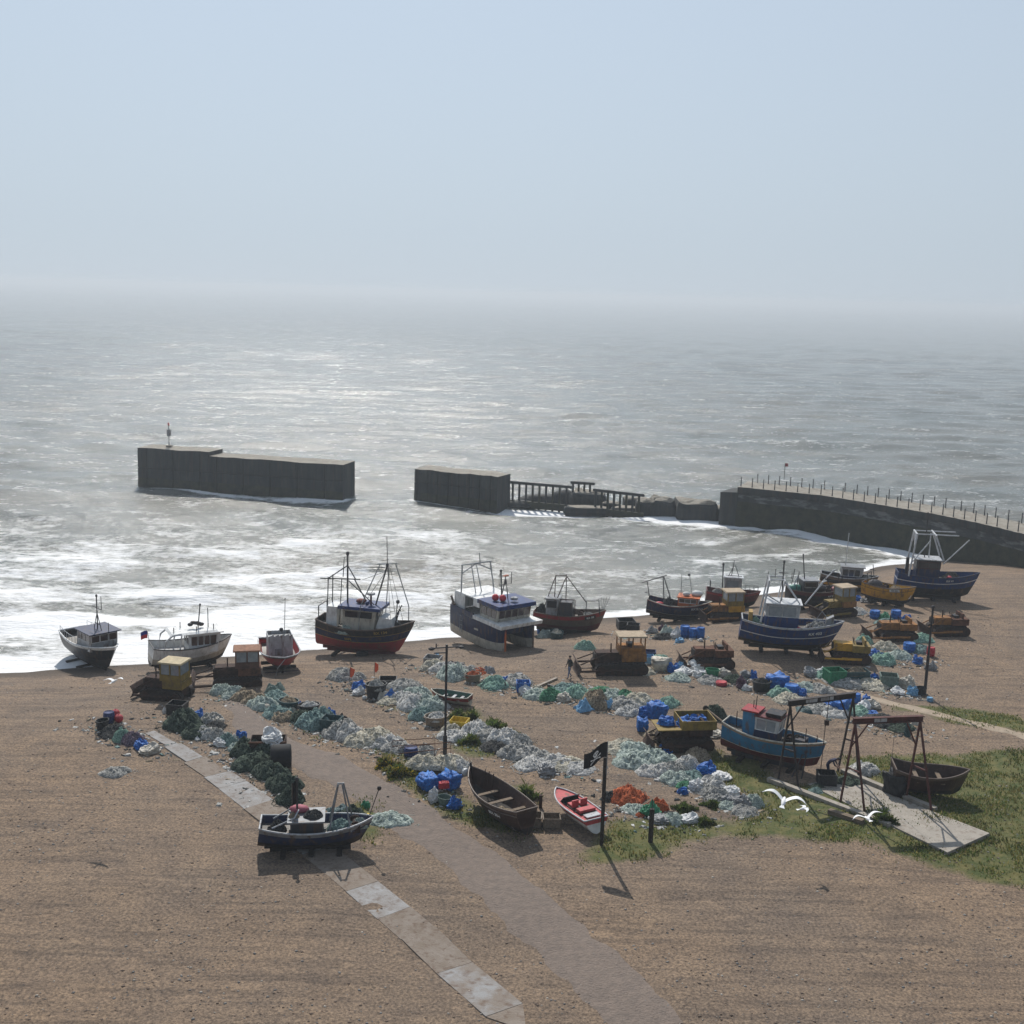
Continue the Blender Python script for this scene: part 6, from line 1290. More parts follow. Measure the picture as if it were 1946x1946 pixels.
ITEMS = [
# cluster at the left edge
('R',205,1375,22,24,'N','navy blue barrel at the left edge beside two red buoys'),('O',218,1363,16,16,'R','dark red buoy behind the navy barrel at the left edge'),('O',224,1374,17,17,'R','dark red buoy right of the navy barrel at the left edge'),
('T',192,1388,28,26,'D','black tub with net in front of the navy barrel',),('N',208,1402,40,18,'B','black net scraps below the black tub at the left edge'),('N',228,1411,24,24,'M','mint green net bundle in the left edge cluster'),('N',248,1417,32,22,'P','purple grey net bundle next to the mint bundle at left'),
('U',266,1425,30,24,'B','blue sack between the purple net and the cream sack at left'),('B',280,1434,40,22,'C','cream sack at the lower end of the left edge cluster'),('N',212,1478,38,14,'G','lone flat grey net on bare shingle at far lower left'),
# dark green row
('X',334,1358,36,28,'D','black bin tilted at the upper end of the dark green net row',-8),('B',313,1356,10,12,'W','little white bag left of the tilted black bin'),('B',361,1354,12,10,'W','little white bag right of the tilted black bin'),
('U',377,1366,22,20,'B','bright blue bag beside the tilted black bin'),('O',374,1374,9,9,'O','orange red float below the bright blue bag in the dark green row'),('N',340,1390,52,34,'D','large dark green net mound directly below the tilted black bin'),('N',368,1404,44,20,'D','low dark green net tapering toward the slipway top'),
('N',397,1377,34,20,'G','grey net heap right of the orange red float'),('B',412,1376,22,16,'C','pale bundle right of the grey net heap in the dark green row'),('N',405,1388,30,12,'B','blackish net scraps under the pale bundle in the dark green row'),
('N',385,1405,34,18,'W','white net heap right of the tapering dark green net'),('N',408,1408,30,20,'G','grey net heap in the middle of the dark green row'),('B',374,1408,12,9,'W','small white rag beside the tapering dark green net'),('B',417,1420,26,18,'W','white bag in the middle of the dark green row'),('N',431,1418,26,22,'T','teal net between the white bag and the blue sack'),
('U',457,1410,24,26,'B','blue sack left of the rusty container'),('N',440,1416,26,14,'W','pale net scraps left of the blue sack by the rusty container'),('N',466,1440,50,30,'D','dark green net mound left of the big black drum'),('N',450,1430,30,16,'S','grey green net in front of the blue sack'),
('N',497,1450,46,30,'D','dark green net mound touching the big black drum'),('N',478,1466,56,24,'D','long dark green net mound below the black drum'),('N',510,1484,52,26,'D','dark green net mound with teal threads, below and left of the drum'),('N',534,1506,50,30,'D','dark green net mound near the lower end of the dark row'),('N',548,1530,38,28,'D','lowest dark green net mound above the cluttered boat'),('N',500,1476,22,10,'T','teal net patch lying on the dark green mounds'),
# row from the rusty cab bulldozer down to the rails
('N',418,1322,34,20,'S','grey green net at the top left end of the long net row'),('N',440,1328,36,20,'S','pale grey green net, next to the top end of the long net row'),('N',462,1334,38,20,'K','tan net below the rusty cab bulldozer'),('N',482,1340,34,18,'K','tan net between the grey green nets and the slanted tarpaulin'),
('P',519,1316,36,24,'S','slanted grey green tarpaulin right of the rusty cab bulldozer'),('N',493,1350,42,24,'S','olive grey net mound below the slanted tarpaulin'),('N',517,1336,40,16,'T','teal net strip directly below the slanted tarpaulin'),('T',546,1354,42,30,'T','dark teal tub topped with tan net',None,.8,0,'K'),('O',506,1351,14,14,'C','pale ball float in front of the dark teal tub'),
('N',524,1366,44,20,'T','teal grey net below the dark teal tub'),('N',535,1372,36,16,'K','tan net scraps below the dark teal tub'),('N',548,1360,24,12,'C','pale net scrap at the right foot of the dark teal tub'),('T',585,1358,42,24,'D','black tub right of the dark teal tub',None,.8,0,'W'),
('N',570,1376,34,22,'D','dark net heap under the black tub in the long net row'),('N',606,1374,34,26,'T','pale teal net right below the black tub'),('N',594,1388,46,30,'T','big pale teal net mound in the long net row'),('X',628,1390,40,32,'T','dark teal square bin right of the pale teal net mound'),('B',651,1376,20,20,'D','black sack behind the dark teal square bin'),
('N',640,1404,44,24,'G','grey net mound in front of the dark teal square bin'),('N',661,1408,44,28,'W','crumpled white grey net mound in the long net row'),('N',655,1384,30,16,'G','grey net behind the crumpled white grey mound'),('B',683,1398,13,10,'C','small cream bag right of the crumpled white grey net'),
('N',676,1420,40,18,'C','yellowish cream net flowing from the crumpled white mound'),('N',706,1420,60,26,'C','widest cream white net mound of the long row'),('N',732,1424,46,20,'W','white net right of the widest cream mound'),('N',752,1432,40,18,'G','grey net behind the rail frames'),('R',780,1440,28,22,'N','navy blue barrel between the rail frames'),('N',806,1436,30,16,'G','grey net right of the navy barrel by the rails'),
# row from the orange flags to the dinghy
('N',648,1294,40,20,'G','grey net heap carrying the orange marker flags'),('N',676,1292,26,14,'G','small grey net right of the left orange flag'),('U',680,1312,26,22,'B','blue sack left of the big dark tub with grey net'),('B',680,1322,24,18,'W','white bag in front of the blue sack and big dark tub'),('T',713,1328,42,38,'D','big dark tub heaped with grey net',None,.85,0,'G'),('X',736,1304,36,18,'D','low black crate behind the big dark tub'),
('O',692,1330,9,9,'W','small white float at the foot of the big dark tub'),('P',727,1330,24,24,'C','cream sheet right of the big dark tub'),('P',744,1332,30,26,'B','blue tarpaulin right of the cream sheet'),('N',768,1316,48,18,'G','grey net above the blue tarpaulin'),('N',738,1340,34,10,'C','flat cream net under the blue tarpaulin'),('N',764,1338,38,18,'W','white net right of the blue tarpaulin'),
('N',786,1332,44,22,'S','pale grey green net left of the rowing dinghy'),('N',784,1350,48,24,'W','streaky white net mound below the blue tarpaulin'),('N',815,1354,48,26,'S','pale green net spilling beside the lamp post dinghy'),('N',798,1370,36,22,'T','mint teal net left of the brown tub'),('N',840,1350,24,14,'W','white net under the dinghy bow'),('T',828,1382,48,28,'K','brown tub with white cover beside the lamp post',None,.8,0,'W'),
('X',872,1388,36,26,'Y','yellow crate below the rowing dinghy',-14),('N',855,1398,30,20,'C','cream net between brown tub and yellow crate'),('N',892,1392,28,14,'W','pale net right of the yellow crate'),
('N',862,1410,42,16,'W','white net left end of the row under the yellow crate'),('N',905,1402,48,24,'W','white grey net mound right of the yellow crate'),('N',926,1412,46,22,'G','grey net in the middle of the row under the yellow crate'),('N',955,1422,52,30,'W','bright white net mound in the row under the yellow crate'),('N',984,1424,42,22,'G','wrinkled grey net right of the bright white mound'),('N',945,1432,44,16,'B','dark net shade-coloured heap below the bright white mound'),
('N',980,1444,44,22,'G','grey net starting the flat pale net spread'),('N',1010,1450,52,22,'G','rounded grey net mound in the flat pale net spread'),('N',1012,1464,50,14,'W','thin white net in the flat pale net spread'),('B',1039,1474,40,26,'G','grey bundle in the flat pale net spread'),('N',1060,1460,46,18,'W','white net right of the grey bundle'),('N',1078,1466,54,14,'C','pale net thinning toward the pirate flag'),('N',1100,1472,48,9,'W','faint white net end nearest the pirate flag'),('N',1062,1450,30,8,'K','reddish brown net strip above the grey bundle'),
# upper row from the light blue cover to the carrier
('X',822,1262,34,18,'G','grey bin under a light blue cover left of the lamp post'),('P',822,1256,32,20,'L','light blue cover over the grey bin'),('N',822,1274,36,18,'C','cream net below the grey covered bin'),('N',842,1278,36,18,'W','white net crossing behind the lamp post'),('N',862,1294,46,26,'S','big grey green net right of the lamp post'),('N',848,1290,30,14,'S','olive net at the foot of the big grey green net'),('B',862,1270,40,18,'D','long black sack behind the big grey green net'),
('T',898,1298,32,24,'K','brown tub with orange scraps right of the big grey green net',None,.8,0,'O'),('N',908,1282,26,12,'O','orange net scraps above the brown tub'),('P',928,1280,26,20,'G','grey folded sheet right of the orange scraps'),('L',918,1276,40,10,'D','dark bent timber behind the grey folded sheet'),('U',938,1302,32,18,'B','blue bag behind the mint net ring'),('N',938,1310,38,20,'M','mint green net ring in front of the blue bag'),('B',958,1308,12,12,'D','small black bag right of the mint net ring'),
('N',972,1298,30,12,'W','white net scraps between the mint ring and blue crate'),('R',986,1292,16,14,'G','grey drum end left of the dark timber beams'),('X',994,1316,28,26,'B','blue crate left of the dark timber beams'),('B',1000,1322,32,22,'W','white sack leaning on the blue crate'),('N',1020,1320,24,14,'C','cream net right of the white sack'),('L',1040,1306,64,12,'K','brown weathered beam above the row'),('L',1064,1316,56,12,'D','black beam lying right of the blue crate'),
('N',1047,1332,30,22,'E','green net bag right of the black beam'),('B',1071,1333,32,20,'C','cream sack between the green net bags'),('N',1098,1326,36,20,'M','mint net right of the cream sack'),('P',1110,1352,34,28,'L','light blue tarpaulin spilling down in the upper net row'),('N',1133,1346,38,30,'K','tan net mound between two light blue tarpaulins'),('P',1156,1346,26,22,'L','light blue tarpaulin right of the tan net mound'),('N',1165,1332,40,18,'S','olive green net right of the second light blue tarpaulin'),('N',1192,1336,32,20,'E','dark green net left of the carrier'),('N',1187,1352,48,18,'G','grey net below the dark green net'),('N',1212,1346,48,20,'C','pale net left of the blue sacks on the carrier'),('N',1196,1362,34,16,'W','white net end below the pale net by the carrier'),
('U',1226,1364,28,26,'B','blue sack left end of the heap by the carrier'),('Q',1250,1366,34,32,'B','big blue bag with white mark in the heap by the carrier'),('U',1246,1346,30,20,'B','blue sack at the back of the heap by the carrier'),('N',1273,1344,30,16,'M','mint net behind the blue heap by the carrier'),('N',1222,1344,34,14,'C','cream net behind the blue heap by the carrier'),('Q',1221,1390,24,26,'B','blue bag standing alone left of the carrier track'),('N',1250,1408,40,14,'K','tan net heap at the left foot of the carrier'),('B',1352,1402,44,22,'C','pale bundle between the carrier and light blue boat'),('N',1336,1396,20,10,'W','small white rag heap right of the carrier'),('N',1360,1370,34,26,'D','dark brown net heap behind the timber spar'),
('N',1113,1236,26,18,'M','mint net bag behind the orange bulldozer blade'),
# sacks right of the orange bulldozer
('X',1232,1262,26,20,'L','light blue bin right of the orange bulldozer',4),('X',1236,1248,24,14,'N','navy bin behind the light blue bin'),('Q',1256,1275,32,28,'C','cream bulk bag with a green top right of the light blue bin'),('N',1254,1254,24,8,'M','green net on the cream bulk bag'),('U',1280,1278,22,22,'B','blue sack right of the cream bulk bag'),('U',1296,1272,22,18,'L','pale blue sack left of the bare bulldozer'),('B',1300,1284,34,18,'W','white sack in front of the pale blue sack'),('B',1324,1276,34,22,'W','white sack in front of the bare rusty bulldozer'),('U',1331,1288,30,20,'W','open white sack showing green net by the bare bulldozer'),('N',1337,1290,18,10,'E','green net spilling from the open white sack'),('T',1355,1290,26,24,'E','green tub at the right of the open white sack'),('B',1378,1288,32,20,'C','cream white sack right of the green tub'),
('R',1372,1304,22,9,'R','bright red drum lying alone below the cream white sack'),
# gear by the RX 90 boat and behind
('X',1190,1196,36,26,'D','black bin on the shingle left of the orange cabined boat'),('X',1204,1204,26,24,'D','second black bin overlapping the first, left of the orange cabined boat'),('B',1241,1204,22,16,'G','grey sack right of the black bins'),('B',1257,1199,12,14,'P','dark red bag right of the grey sack'),('N',1270,1208,22,18,'S','grey green net bundle below the orange cabined boat'),('B',1284,1214,22,22,'W','round white sack left of the blue barrels'),('R',1302,1212,20,26,'B','blue barrel next to the round white sack'),('R',1318,1213,18,22,'B','blue barrel in the middle below the orange cabined boat'),('R',1332,1213,16,24,'B','blue barrel at the right end of the barrel row'),('U',1306,1200,22,12,'L','pale blue sheet on the blue barrels'),('O',1332,1220,8,8,'W','white float below the blue barrels'),('U',1356,1166,18,18,'W','white sack under the bow of the orange cabined boat'),
('R',1028,1204,16,20,'B','blue barrel under the catamaran bow'),('T',1058,1214,34,20,'T','dark tub heaped with nets between catamaran and red banded boat',None,.8,0,'C'),('N',1038,1212,24,16,'S','grey net left of the dark net tub by the catamaran'),
# right hand side, upper
('U',1628,1142,22,16,'B','blue bag between the brown boat and yellow boat'),('B',1655,1146,24,16,'G','grey bundle under the yellow boat'),('B',1641,1145,14,10,'G','small grey bundle left of the grey bundle under the yellow boat'),('U',1612,1164,18,20,'B','blue bag right of the pale roofed bulldozer cab'),('N',1634,1168,28,12,'W','white net scraps on open shingle right of the blue bag'),('R',1664,1176,20,18,'B','blue barrel left of the green bag on open shingle'),('B',1681,1178,22,16,'E','green bag between two blue barrels'),('R',1704,1178,20,20,'B','blue barrel right of the green bag'),
('N',1645,1224,22,16,'M','mint net right of the RX 403 bow bulldozer'),('N',1688,1236,30,14,'C','pale net alone below the orange bulldozer'),('R',1730,1240,24,20,'B','blue barrel below the orange rusty bulldozer'),('N',1752,1242,30,14,'T','teal net left of the tall right post'),('N',1757,1222,32,14,'M','mint net above the blue barrel near the right post'),('R',1770,1248,16,20,'R','red drum right of the tall right post'),
('U',1664,1252,26,22,'B','blue sack below the bow bulldozer'),('U',1682,1256,20,18,'B','smaller blue sack right of the blue sack below the bow bulldozer'),('N',1684,1264,34,18,'M','mint net in front of the two blue sacks'),('B',1648,1258,34,16,'G','grey slumped bag left of the two blue sacks'),('B',1652,1242,14,10,'W','white bag behind the slumped grey bag'),('B',1770,1274,20,18,'G','grey sack at the right edge above the black tub'),
# right hand bins
('B',1542,1286,30,20,'G','grey sack left of the big green bins'),('B',1564,1284,26,18,'W','white sack touching the big green bin'),('X',1588,1300,38,34,'E','tall green bin, left of three'),('X',1628,1300,52,32,'T','wide dark teal bin with yellow net on top',None,.5,0,'K'),('X',1692,1306,36,30,'S','grey green bin right of the wide teal bin'),('B',1728,1308,36,26,'C','pale bulging bag right of the grey green bin'),('B',1709,1320,28,16,'W','white sack in front of the grey green bin'),('U',1736,1322,22,22,'L','light blue sheet bag left of the right post foot'),('T',1752,1322,24,20,'D','black tub at the foot of the tall right post'),('N',1610,1306,60,8,'G','thin grey net litter at the foot of the bins'),('N',1663,1312,50,8,'C','thin pale litter right of the wide teal bin'),('R',1768,1334,12,10,'L','light blue float at the right edge'),
# middle right cluster
('B',1419,1288,22,16,'G','grey sack at the back left of the black tub'),('U',1433,1290,16,18,'B','small blue bag behind the black tub'),('B',1411,1308,26,24,'P','purple and white sack left of the black tub'),('B',1421,1313,22,14,'W','white bag at the lower left of the black tub'),('T',1449,1316,36,28,'D','broad black tub in the cluster below RX 403',None,.85,0,'B'),('Q',1478,1310,40,32,'B','big blue bale right of the broad black tub'),('R',1506,1320,28,20,'B','blue barrel right of the big blue bale'),('N',1486,1328,34,18,'M','mint and white net below the big blue bale'),
('N',1533,1316,40,14,'S','grey green net above the dark hoist beam'),('N',1560,1318,40,14,'G','grey net above the right of the dark hoist beam'),('P',1532,1354,34,16,'T','green tarpaulin seen under the dark hoist beam'),('N',1562,1358,46,14,'G','grey net seen under the dark hoist beam'),
('U',1572,1350,34,22,'B','blue bag left end of the heap behind the hoists'),('Q',1598,1354,30,28,'B','large blue bag in the middle of the heap behind the hoists'),('U',1616,1348,28,26,'B','crumpled blue bag right of the large bag behind the hoists'),('R',1628,1336,18,20,'B','blue barrel at the back of the heap behind the hoists'),('B',1645,1350,30,20,'W','white sack right of the blue heap behind the hoists'),('B',1662,1348,28,20,'C','cream sack at the right of the blue heap behind the hoists'),('N',1634,1360,38,14,'M','mint net in front of the blue heap behind the hoists'),('U',1662,1362,28,14,'B','blue bag at the right front of the heap behind the hoists'),
('N',1680,1382,52,12,'B','dark net line between the two hoist beams'),('N',1712,1390,44,12,'D','dark green net line under the red hoist beam'),('U',1725,1400,14,30,'T','teal cloth bag under the red hoist beam'),('P',1742,1378,18,12,'C','cream sheet beside the red hoist leg top'),('N',1648,1474,40,18,'W','white net on grass between the hoist frames'),
# around the hoists
('Q',1704,1516,40,50,'D','tall black sack between the red hoist legs'),('X',1573,1494,38,32,'D','dark bin in front of the bending person'),('P',1578,1502,18,5,'P','small dark red mat on the slab by the dark bin'),('N',1556,1502,24,8,'D','dark scraps left of the dark bin'),('N',1616,1496,40,12,'D','dark rope heap on the slab behind the red hoist leg'),('N',1553,1508,20,8,'T','teal net scrap on the slab near the kerb'),
# net spread by the pirate flag
('P',1180,1424,46,12,'B','flat blue sheet at the top of the big white net spread'),('N',1190,1424,34,14,'C','cream net lying on the flat blue sheet'),('N',1170,1434,50,10,'C','thin cream net behind the pirate flagpole'),('N',1205,1442,56,20,'S','pale green white net in the upper white net spread'),('N',1236,1440,40,14,'S','pale net tongue toward the pointed blue bag'),('N',1215,1464,60,24,'S','broad pale green net in the middle of the white net spread'),('N',1252,1458,56,24,'S','pale teal net left of the tan mound'),('U',1266,1434,32,24,'B','pointed blue bag below the carrier'),
('N',1326,1450,40,20,'K','tan net mound between the two blue bags'),('U',1345,1474,42,30,'B','crescent shaped blue bag on the grass'),('N',1236,1476,40,16,'W','white net at the lower left of the white net spread'),('B',1239,1472,12,12,'N','navy scrap bag at the lower left of the white net spread'),('N',1264,1478,42,22,'W','white folded net in the lower white net spread'),('N',1284,1476,38,22,'G','grey folded net in the lower white net spread'),('N',1308,1464,36,22,'W','white crumpled net left of the crescent blue bag'),
('N',1290,1494,46,20,'S','grey net bundle above the weeds in the white net spread'),('N',1313,1490,40,18,'T','teal net right of the grey bundle'),('B',1326,1504,36,26,'W','white wrapped net bale at the bend of the net spread'),('N',1304,1500,26,12,'E','green net scrap left of the wrapped bale'),('B',1372,1484,44,18,'W','white bundle on the grass right of the crescent blue bag'),('N',1357,1502,38,22,'W','white net right of the wrapped bale'),('N',1346,1512,36,16,'G','grey net below the wrapped bale'),
('N',1366,1524,38,20,'G','grey rounded net sack in the lower right bundle group'),('B',1392,1514,38,24,'W','white topped net sack in the lower right bundle group'),('B',1385,1530,36,22,'G','grey wrapped sack in the lower right bundle group'),('B',1410,1536,40,28,'G','large grey net sack nearest the flying gull'),('N',1434,1536,30,22,'S','last grey green net beside the flying gull'),('N',1396,1540,40,12,'S','pale net skirt under the grey wrapped sack'),
# lower middle
('N',1163,1524,28,18,'B','black tangle left of the orange net'),('N',1194,1530,52,26,'O','orange net heap by the flagpole, larger of two'),('N',1254,1542,28,20,'O','orange net heap right of the green bag, smaller of two'),('B',1235,1554,36,30,'E','bright green sack behind the short dark post'),('N',1206,1548,38,14,'S','pale green net left of the bright green sack'),('N',1218,1554,16,8,'O','orange red scrap under the bright green sack'),('B',1258,1566,44,22,'G','grey wrapped sack at the lower edge right of the short post'),('B',1311,1566,40,22,'W','white wrapped bundle at the lower edge'),('N',1280,1568,34,16,'S','pale net between grey and white bundles at the lower edge'),
# around RX 304
('Q',812,1502,40,32,'B','blue bulk bag left in the pair below the lamp post'),('Q',852,1500,38,34,'B','blue bulk bag right in the pair below the lamp post'),('N',806,1470,46,18,'C','cream rope heap on the left blue bulk bag',None,.8,.35),('N',846,1470,48,20,'C','cream rope heap behind the right blue bulk bag',None,.8,.3),('N',872,1470,30,16,'W','white rope heap beside the RX 304 bow',None,.8,.25),('P',818,1452,34,14,'L','light blue sheet at the foot of the lamp post'),('B',824,1524,24,28,'W','white bag in front of the blue bulk bags'),('T',844,1532,30,22,'S','grey tub carrying the red fuel can'),('C',843,1512,20,13,'R','bright red fuel can on the grey tub',15,.6,.45),('B',864,1538,30,26,'B','round blue sack left of the RX 304 hull'),
('X',1012,1572,38,28,'K','dark timber box behind RX 304 stern',-3),('X',1048,1574,36,28,'K','dark timber box left of the red speedboat',2),
# more gear closing the gaps in the rows
('N',985,1304,40,16,'G','grey net between the grey drum end and the dark beams'),('N',1020,1330,40,16,'S','grey green net below the dark beams'),('U',960,1298,20,16,'B','small blue bag behind the little black bag in the upper row'),('N',1075,1318,38,14,'T','dull teal net behind the cream sack of the upper row'),('N',1145,1326,34,16,'E','green net behind the tan mound of the upper row'),('N',890,1282,34,14,'G','grey net behind the brown tub with orange scraps'),
('U',1182,1344,22,18,'B','small blue bag between the green and grey nets left of the carrier'),('N',1400,1300,30,14,'D','dark net left of the purple and white sack'),('N',1500,1338,40,14,'C','cream net below the blue barrel beside the dark hoist frame'),('U',1524,1322,24,18,'B','blue sack right of the blue barrel beneath RX 403'),('N',1590,1364,44,14,'W','white net in front of the large blue bag behind the hoists'),('U',1648,1336,22,18,'B','blue sack above the white sack behind the hoists'),('N',1576,1292,34,14,'M','mint net between the white sack and tall green bin'),('U',1662,1298,22,22,'B','blue sack between the wide teal bin and grey green bin'),
('N',1716,1254,34,14,'S','grey green net below the blue barrel near the right post'),('U',1746,1262,20,18,'B','blue sack left of the red drum near the right post'),('N',1606,1172,26,12,'G','grey net behind the pale roofed bulldozer'),('U',1724,1182,22,18,'B','blue sack at the right end of the barrel row on open shingle'),('N',1690,1190,30,12,'T','teal net behind the orange rusty bulldozer'),('N',1262,1216,26,12,'B','black net litter left of the round white sack'),('U',1292,1222,20,14,'L','pale blue bag in front of the blue barrels'),
('N',1290,1296,34,12,'S','grey green net below the white sacks of the upper right row'),('N',1352,1300,36,12,'G','grey net in front of the green tub by the bare bulldozer'),('N',1228,1284,30,12,'C','cream net left of the cream bulk bag'),
('U',704,1402,18,18,'B','blue sack behind the widest cream net mound'),('U',628,1362,20,18,'B','blue sack behind the dark teal square bin'),('U',566,1346,18,16,'B','small blue bag between the two dark tubs of the long row'),('U',800,1322,20,18,'B','blue sack above the pale green net left of the dinghy'),('U',942,1402,20,18,'B','blue sack behind the bright white mound under the yellow crate'),('U',1212,1436,20,16,'L','pale blue bag in the upper white net spread'),('U',1298,1510,22,18,'B','blue sack below the wrapped bale of the net spread'),('N',1420,1552,40,14,'G','grey net tail in the grass below the large grey sack'),
# on and around the cluttered boat
('P',640,1548,44,20,'T','teal net sheet behind the A-frame of the cluttered boat'),('P',694,1536,20,18,'E','sea green cloth corner right of the A-frame'),('N',668,1566,40,26,'D','dark green net right of the cluttered boat'),('U',692,1566,40,18,'Y','yellow and white sheet right of the cluttered boat'),('N',735,1572,56,16,'S','olive grey net mound at the lower edge by the road'),('N',560,1560,30,16,'B','dark gear heap at the top of the cluttered boat'),
]
for it in ITEMS: item(*it)
# rusty container with a white sack, and a big black drum below it
p = at(510, 1432); t = thing('rusty_container', 'open rusty container carrying a white sack in the dark green net row', 'container', p, R(6)); s = .033
b = MB()
for q in ((-1.05,1.05,-.6,-.54),(-1.05,1.05,.54,.6),(-1.05,-1.0,-.54,.54),(1.0,1.05,-.54,.54)): b.box(q[0],q[1],q[2],q[3],0,1.0)
b.box(-1.0,1.0,-.54,.54,.0,.06); b.build('body', RUSTD, t); MB().box(-1.12,1.12,-.66,-.61,.88,1.0).build('rim', RUST, t)
o = item('B',518,1424,44,34,'W','big white sack slumped on the rusty container'); o.location = p + Vector((.25, -.15, .75))
p = at(531, 1462); d = tag(MB().lathe([(.2,-.62),(.62,-.6),(.7,-.5),(.7,.5),(.62,.6),(.2,.62)], 20).build('drum', RUBBER, None, True, p + Vector((0, .5, .62))), 'big round black drum lying below the rusty container', 'drum'); d.rotation_euler = (0, R(90), R(12))
# timber spar by the light blue boat, with a wheel
a, b_ = at(1340, 1366), at(1384, 1394); t = thing('timber_spar', 'long weathered spar with a roller leaning left of the light blue boat', 'spar', a); v = b_ - a; rig(t, 'spar', [[(0, 0, .75), (v.x, v.y, .5)]], .06, WOOD); MB().lathe([(.05,-.06),(.2,-.05),(.2,.05),(.05,.06)], 12, 0, Matrix.Translation((0,0,.75)) @ Matrix.Rotation(R(90),4,'X')).build('roller', DKWOOD, t); rig(t, 'prop', [[(0,0,.75),(-.1,.2,0)],[(v.x,v.y,.5),(v.x,v.y+.1,0)]], .05, DKWOOD)
# blue sacks in the carrier's load box
for k, (x, y, lb) in enumerate(((-.9, -.3, 'blue sack at the front of the carrier load box'), (.1, .2, 'blue sack at the middle of the carrier load box'), (1.2, -.1, 'blue sack behind the carrier load box'))):
    o = item('U', 1300, 1418, 34, 24, 'B', lb); dz_ = bpy.data.objects['bulldozer.009']; o.location = on(dz_, (x, y, 1.45))
p = at(690, 1244); tag(MB().box(-.45,.45,-.3,.3,0,.42).box(-.3,.3,-.36,-.3,.1,.5).build('winch_block', RUBBER, None, False, p - Vector((0, .6, 0))), 'small black winch block in the shadow of the two-masted trawler', 'winch')

# litter strewn along the rows of gear: scraps of net, rope, rag and driftwood
rg = np.random.RandomState(5); vv = []; ff = []; mi_ = []
LROWS = [[(190,1375),(290,1440)],[(320,1350),(420,1420),(470,1470),(550,1530)],[(410,1318),(520,1350),(600,1385),(700,1420),(810,1440)],[(640,1290),(720,1325),(800,1355),(860,1395),(950,1420),(1040,1465),(1110,1475)],
  [(800,1265),(870,1285),(950,1305),(1050,1325),(1150,1345),(1230,1360)],[(1235,1265),(1330,1285),(1400,1300),(1480,1318),(1570,1350),(1680,1385),(1760,1400)],[(1180,1205),(1340,1215)],[(1600,1160),(1710,1180)],[(1540,1285),(1640,1306),(1760,1325)],[(1160,1425),(1260,1465),(1330,1505),(1430,1540)],[(1160,1525),(1260,1560),(1330,1570)],[(800,1480),(870,1540)],[(1640,1225),(1690,1262),(1770,1250)],[(1080,1300),(1170,1330)]]
for row in LROWS:
    P = [at(a, b_) for a, b_ in row]
    for i in range(len(P) - 1):
        n = int((P[i+1] - P[i]).length * 38)
        for k in range(n):
            u = rg.rand(); x = P[i].x + (P[i+1].x - P[i].x) * u + rg.normal(0, 1.0); y = P[i].y + (P[i+1].y - P[i].y) * u + rg.normal(0, .8); z = gz(x, y); l = .04 + .22 * rg.rand() ** 2.5; w_ = l * (.2 + .6 * rg.rand()); h_ = .015 + .06 * rg.rand(); a = rg.rand() * 6.28
            o = len(vv); ca, sa = math.cos(a), math.sin(a)
            for (p_, q_) in ((-l, -w_), (l, -w_ * .7), (l * .8, w_), (-l * .7, w_ * .8)): vv.append((x + p_*ca - q_*sa, y + p_*sa + q_*ca, z - .01))
            for (p_, q_) in ((-l*.7, -w_*.6), (l*.7, -w_ * .5), (l * .6, w_*.7), (-l * .5, w_ * .6)): vv.append((x + p_*ca - q_*sa, y + p_*sa + q_*ca, z + h_ * (.5 + rg.rand())))
            ff += [tuple(o + t for t in f) for f in ((4,5,6,7),(0,1,5,4),(1,2,6,5),(2,3,7,6),(3,0,4,7))]; mi_ += [int(rg.choice(5, p=[.3,.25,.25,.12,.08]))] * 5
m = MB(); m.v = vv; m.f = ff; m.m = mi_
tag(m.build('litter', [NC['W'], NC['G'], NC['B'], NC['K'], NC['T']]), 'scraps of net, rope and driftwood littering the shingle along the gear rows', 'litter', kind='stuff')

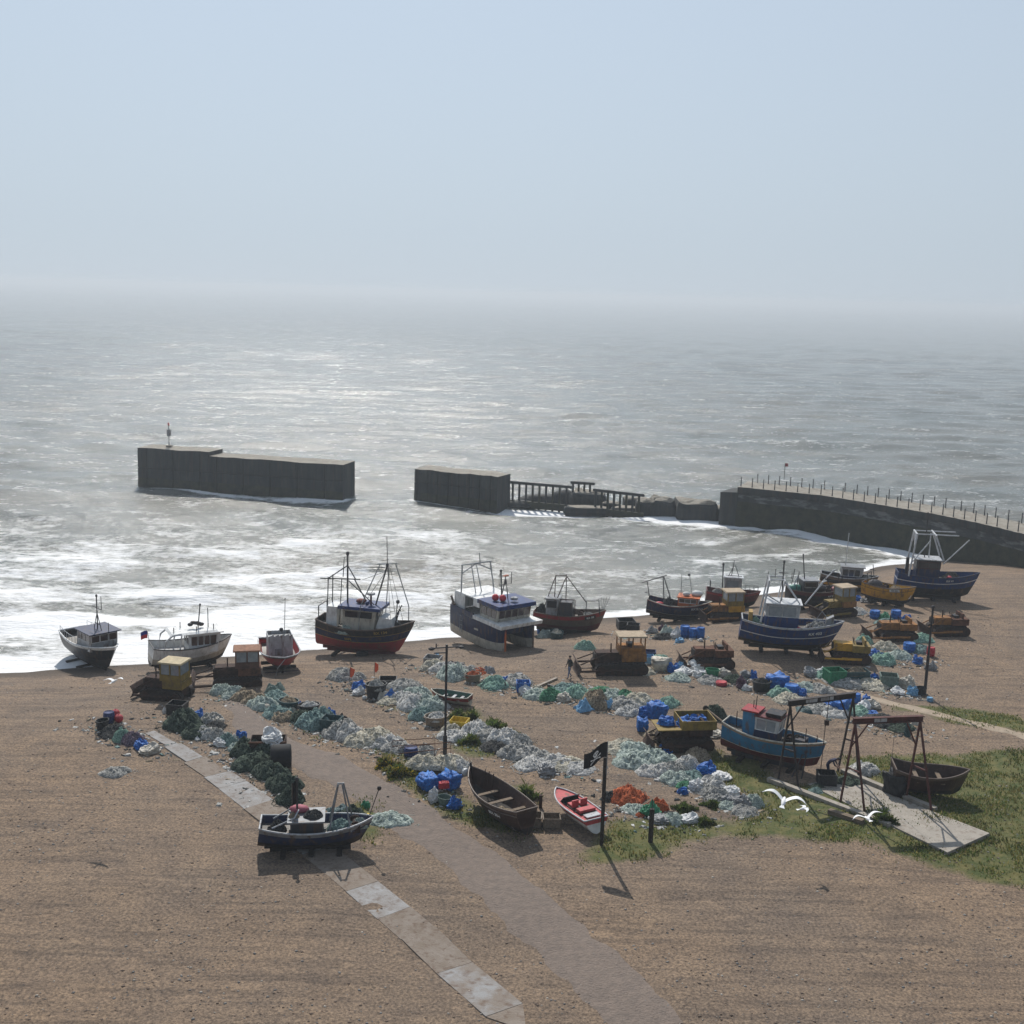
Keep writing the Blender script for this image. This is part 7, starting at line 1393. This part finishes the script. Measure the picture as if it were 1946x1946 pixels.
BOATS = [o for o in COL.objects if o.type == 'EMPTY' and 'label' in o and o['label']]
for k, (key, loc, r_, h_, c, lb) in enumerate(DECKGEAR):
    b = [o for o in BOATS if key in o['label'] and 'boat' in o['label'] + o.get('category', '')][0]
    o = bpy.data.objects.new('net_heap', NETS[k % 7]); COL.objects.link(o); o.material_slots[0].link = 'OBJECT'; o.material_slots[0].material = NC[c]; o.scale = (r_, r_ * .75, h_); o.location = on(b, loc); o.rotation_euler.z = b.rotation_euler.z
    tag(o, lb, 'net heap', 'net heaps on the decks')
# larger stones lying proud of the shingle
rg = np.random.RandomState(8); n = 26000; y = 33 + 75 * rg.rand(n) ** 1.3; x = (rg.rand(n) * 2 - 1) * (y * .52 + 4); k = (inland(x, y) > 2) & (rg.rand(n) < .25 + sstep(.4, .65, fbm(x * .16, y * .16, 66)))
x, y = x[k], y[k]; n = len(x); r_ = .035 + .075 * rg.rand(n) ** 3; z = gz_np(x, y); a = rg.rand(n) * 6.28
off = np.array([(1, 0, 0), (0, .8, 0), (-1, 0, 0), (0, -.8, 0), (0, 0, .65), (0, 0, -.4)]); ca, sa = np.cos(a)[:, None], np.sin(a)[:, None]
vx = off[None, :, 0] * ca - off[None, :, 1] * sa; vy = off[None, :, 0] * sa + off[None, :, 1] * ca
v = np.stack([x[:, None] + vx * r_[:, None], y[:, None] + vy * r_[:, None], z[:, None] + off[None, :, 2] * r_[:, None] * .9 + np.zeros_like(vx)], -1).reshape(-1, 3)
f0 = np.array([(0,1,4),(1,2,4),(2,3,4),(3,0,4),(1,0,5),(2,1,5),(3,2,5),(0,3,5)]); f = (np.arange(n)[:, None, None] * 6 + f0[None]).reshape(-1, 3)
st = np_mesh('pebbles', v, f, [mat('pebble brown', (.16, .115, .085), rough=.8, var=.4, scale=.8), mat('pebble grey', (.20, .19, .18), rough=.8, var=.4, scale=.8), mat('pebble pale', (.38, .34, .29), rough=.8, var=.3, scale=.8)], None, False)
st.data.polygons.foreach_set('material_index', np.repeat(rg.choice(3, n, p=[.5, .35, .15]), 8).astype(np.int32)); st.data.update(); tag(st, 'loose stones scattered over the shingle beach', 'stones', kind='stuff')
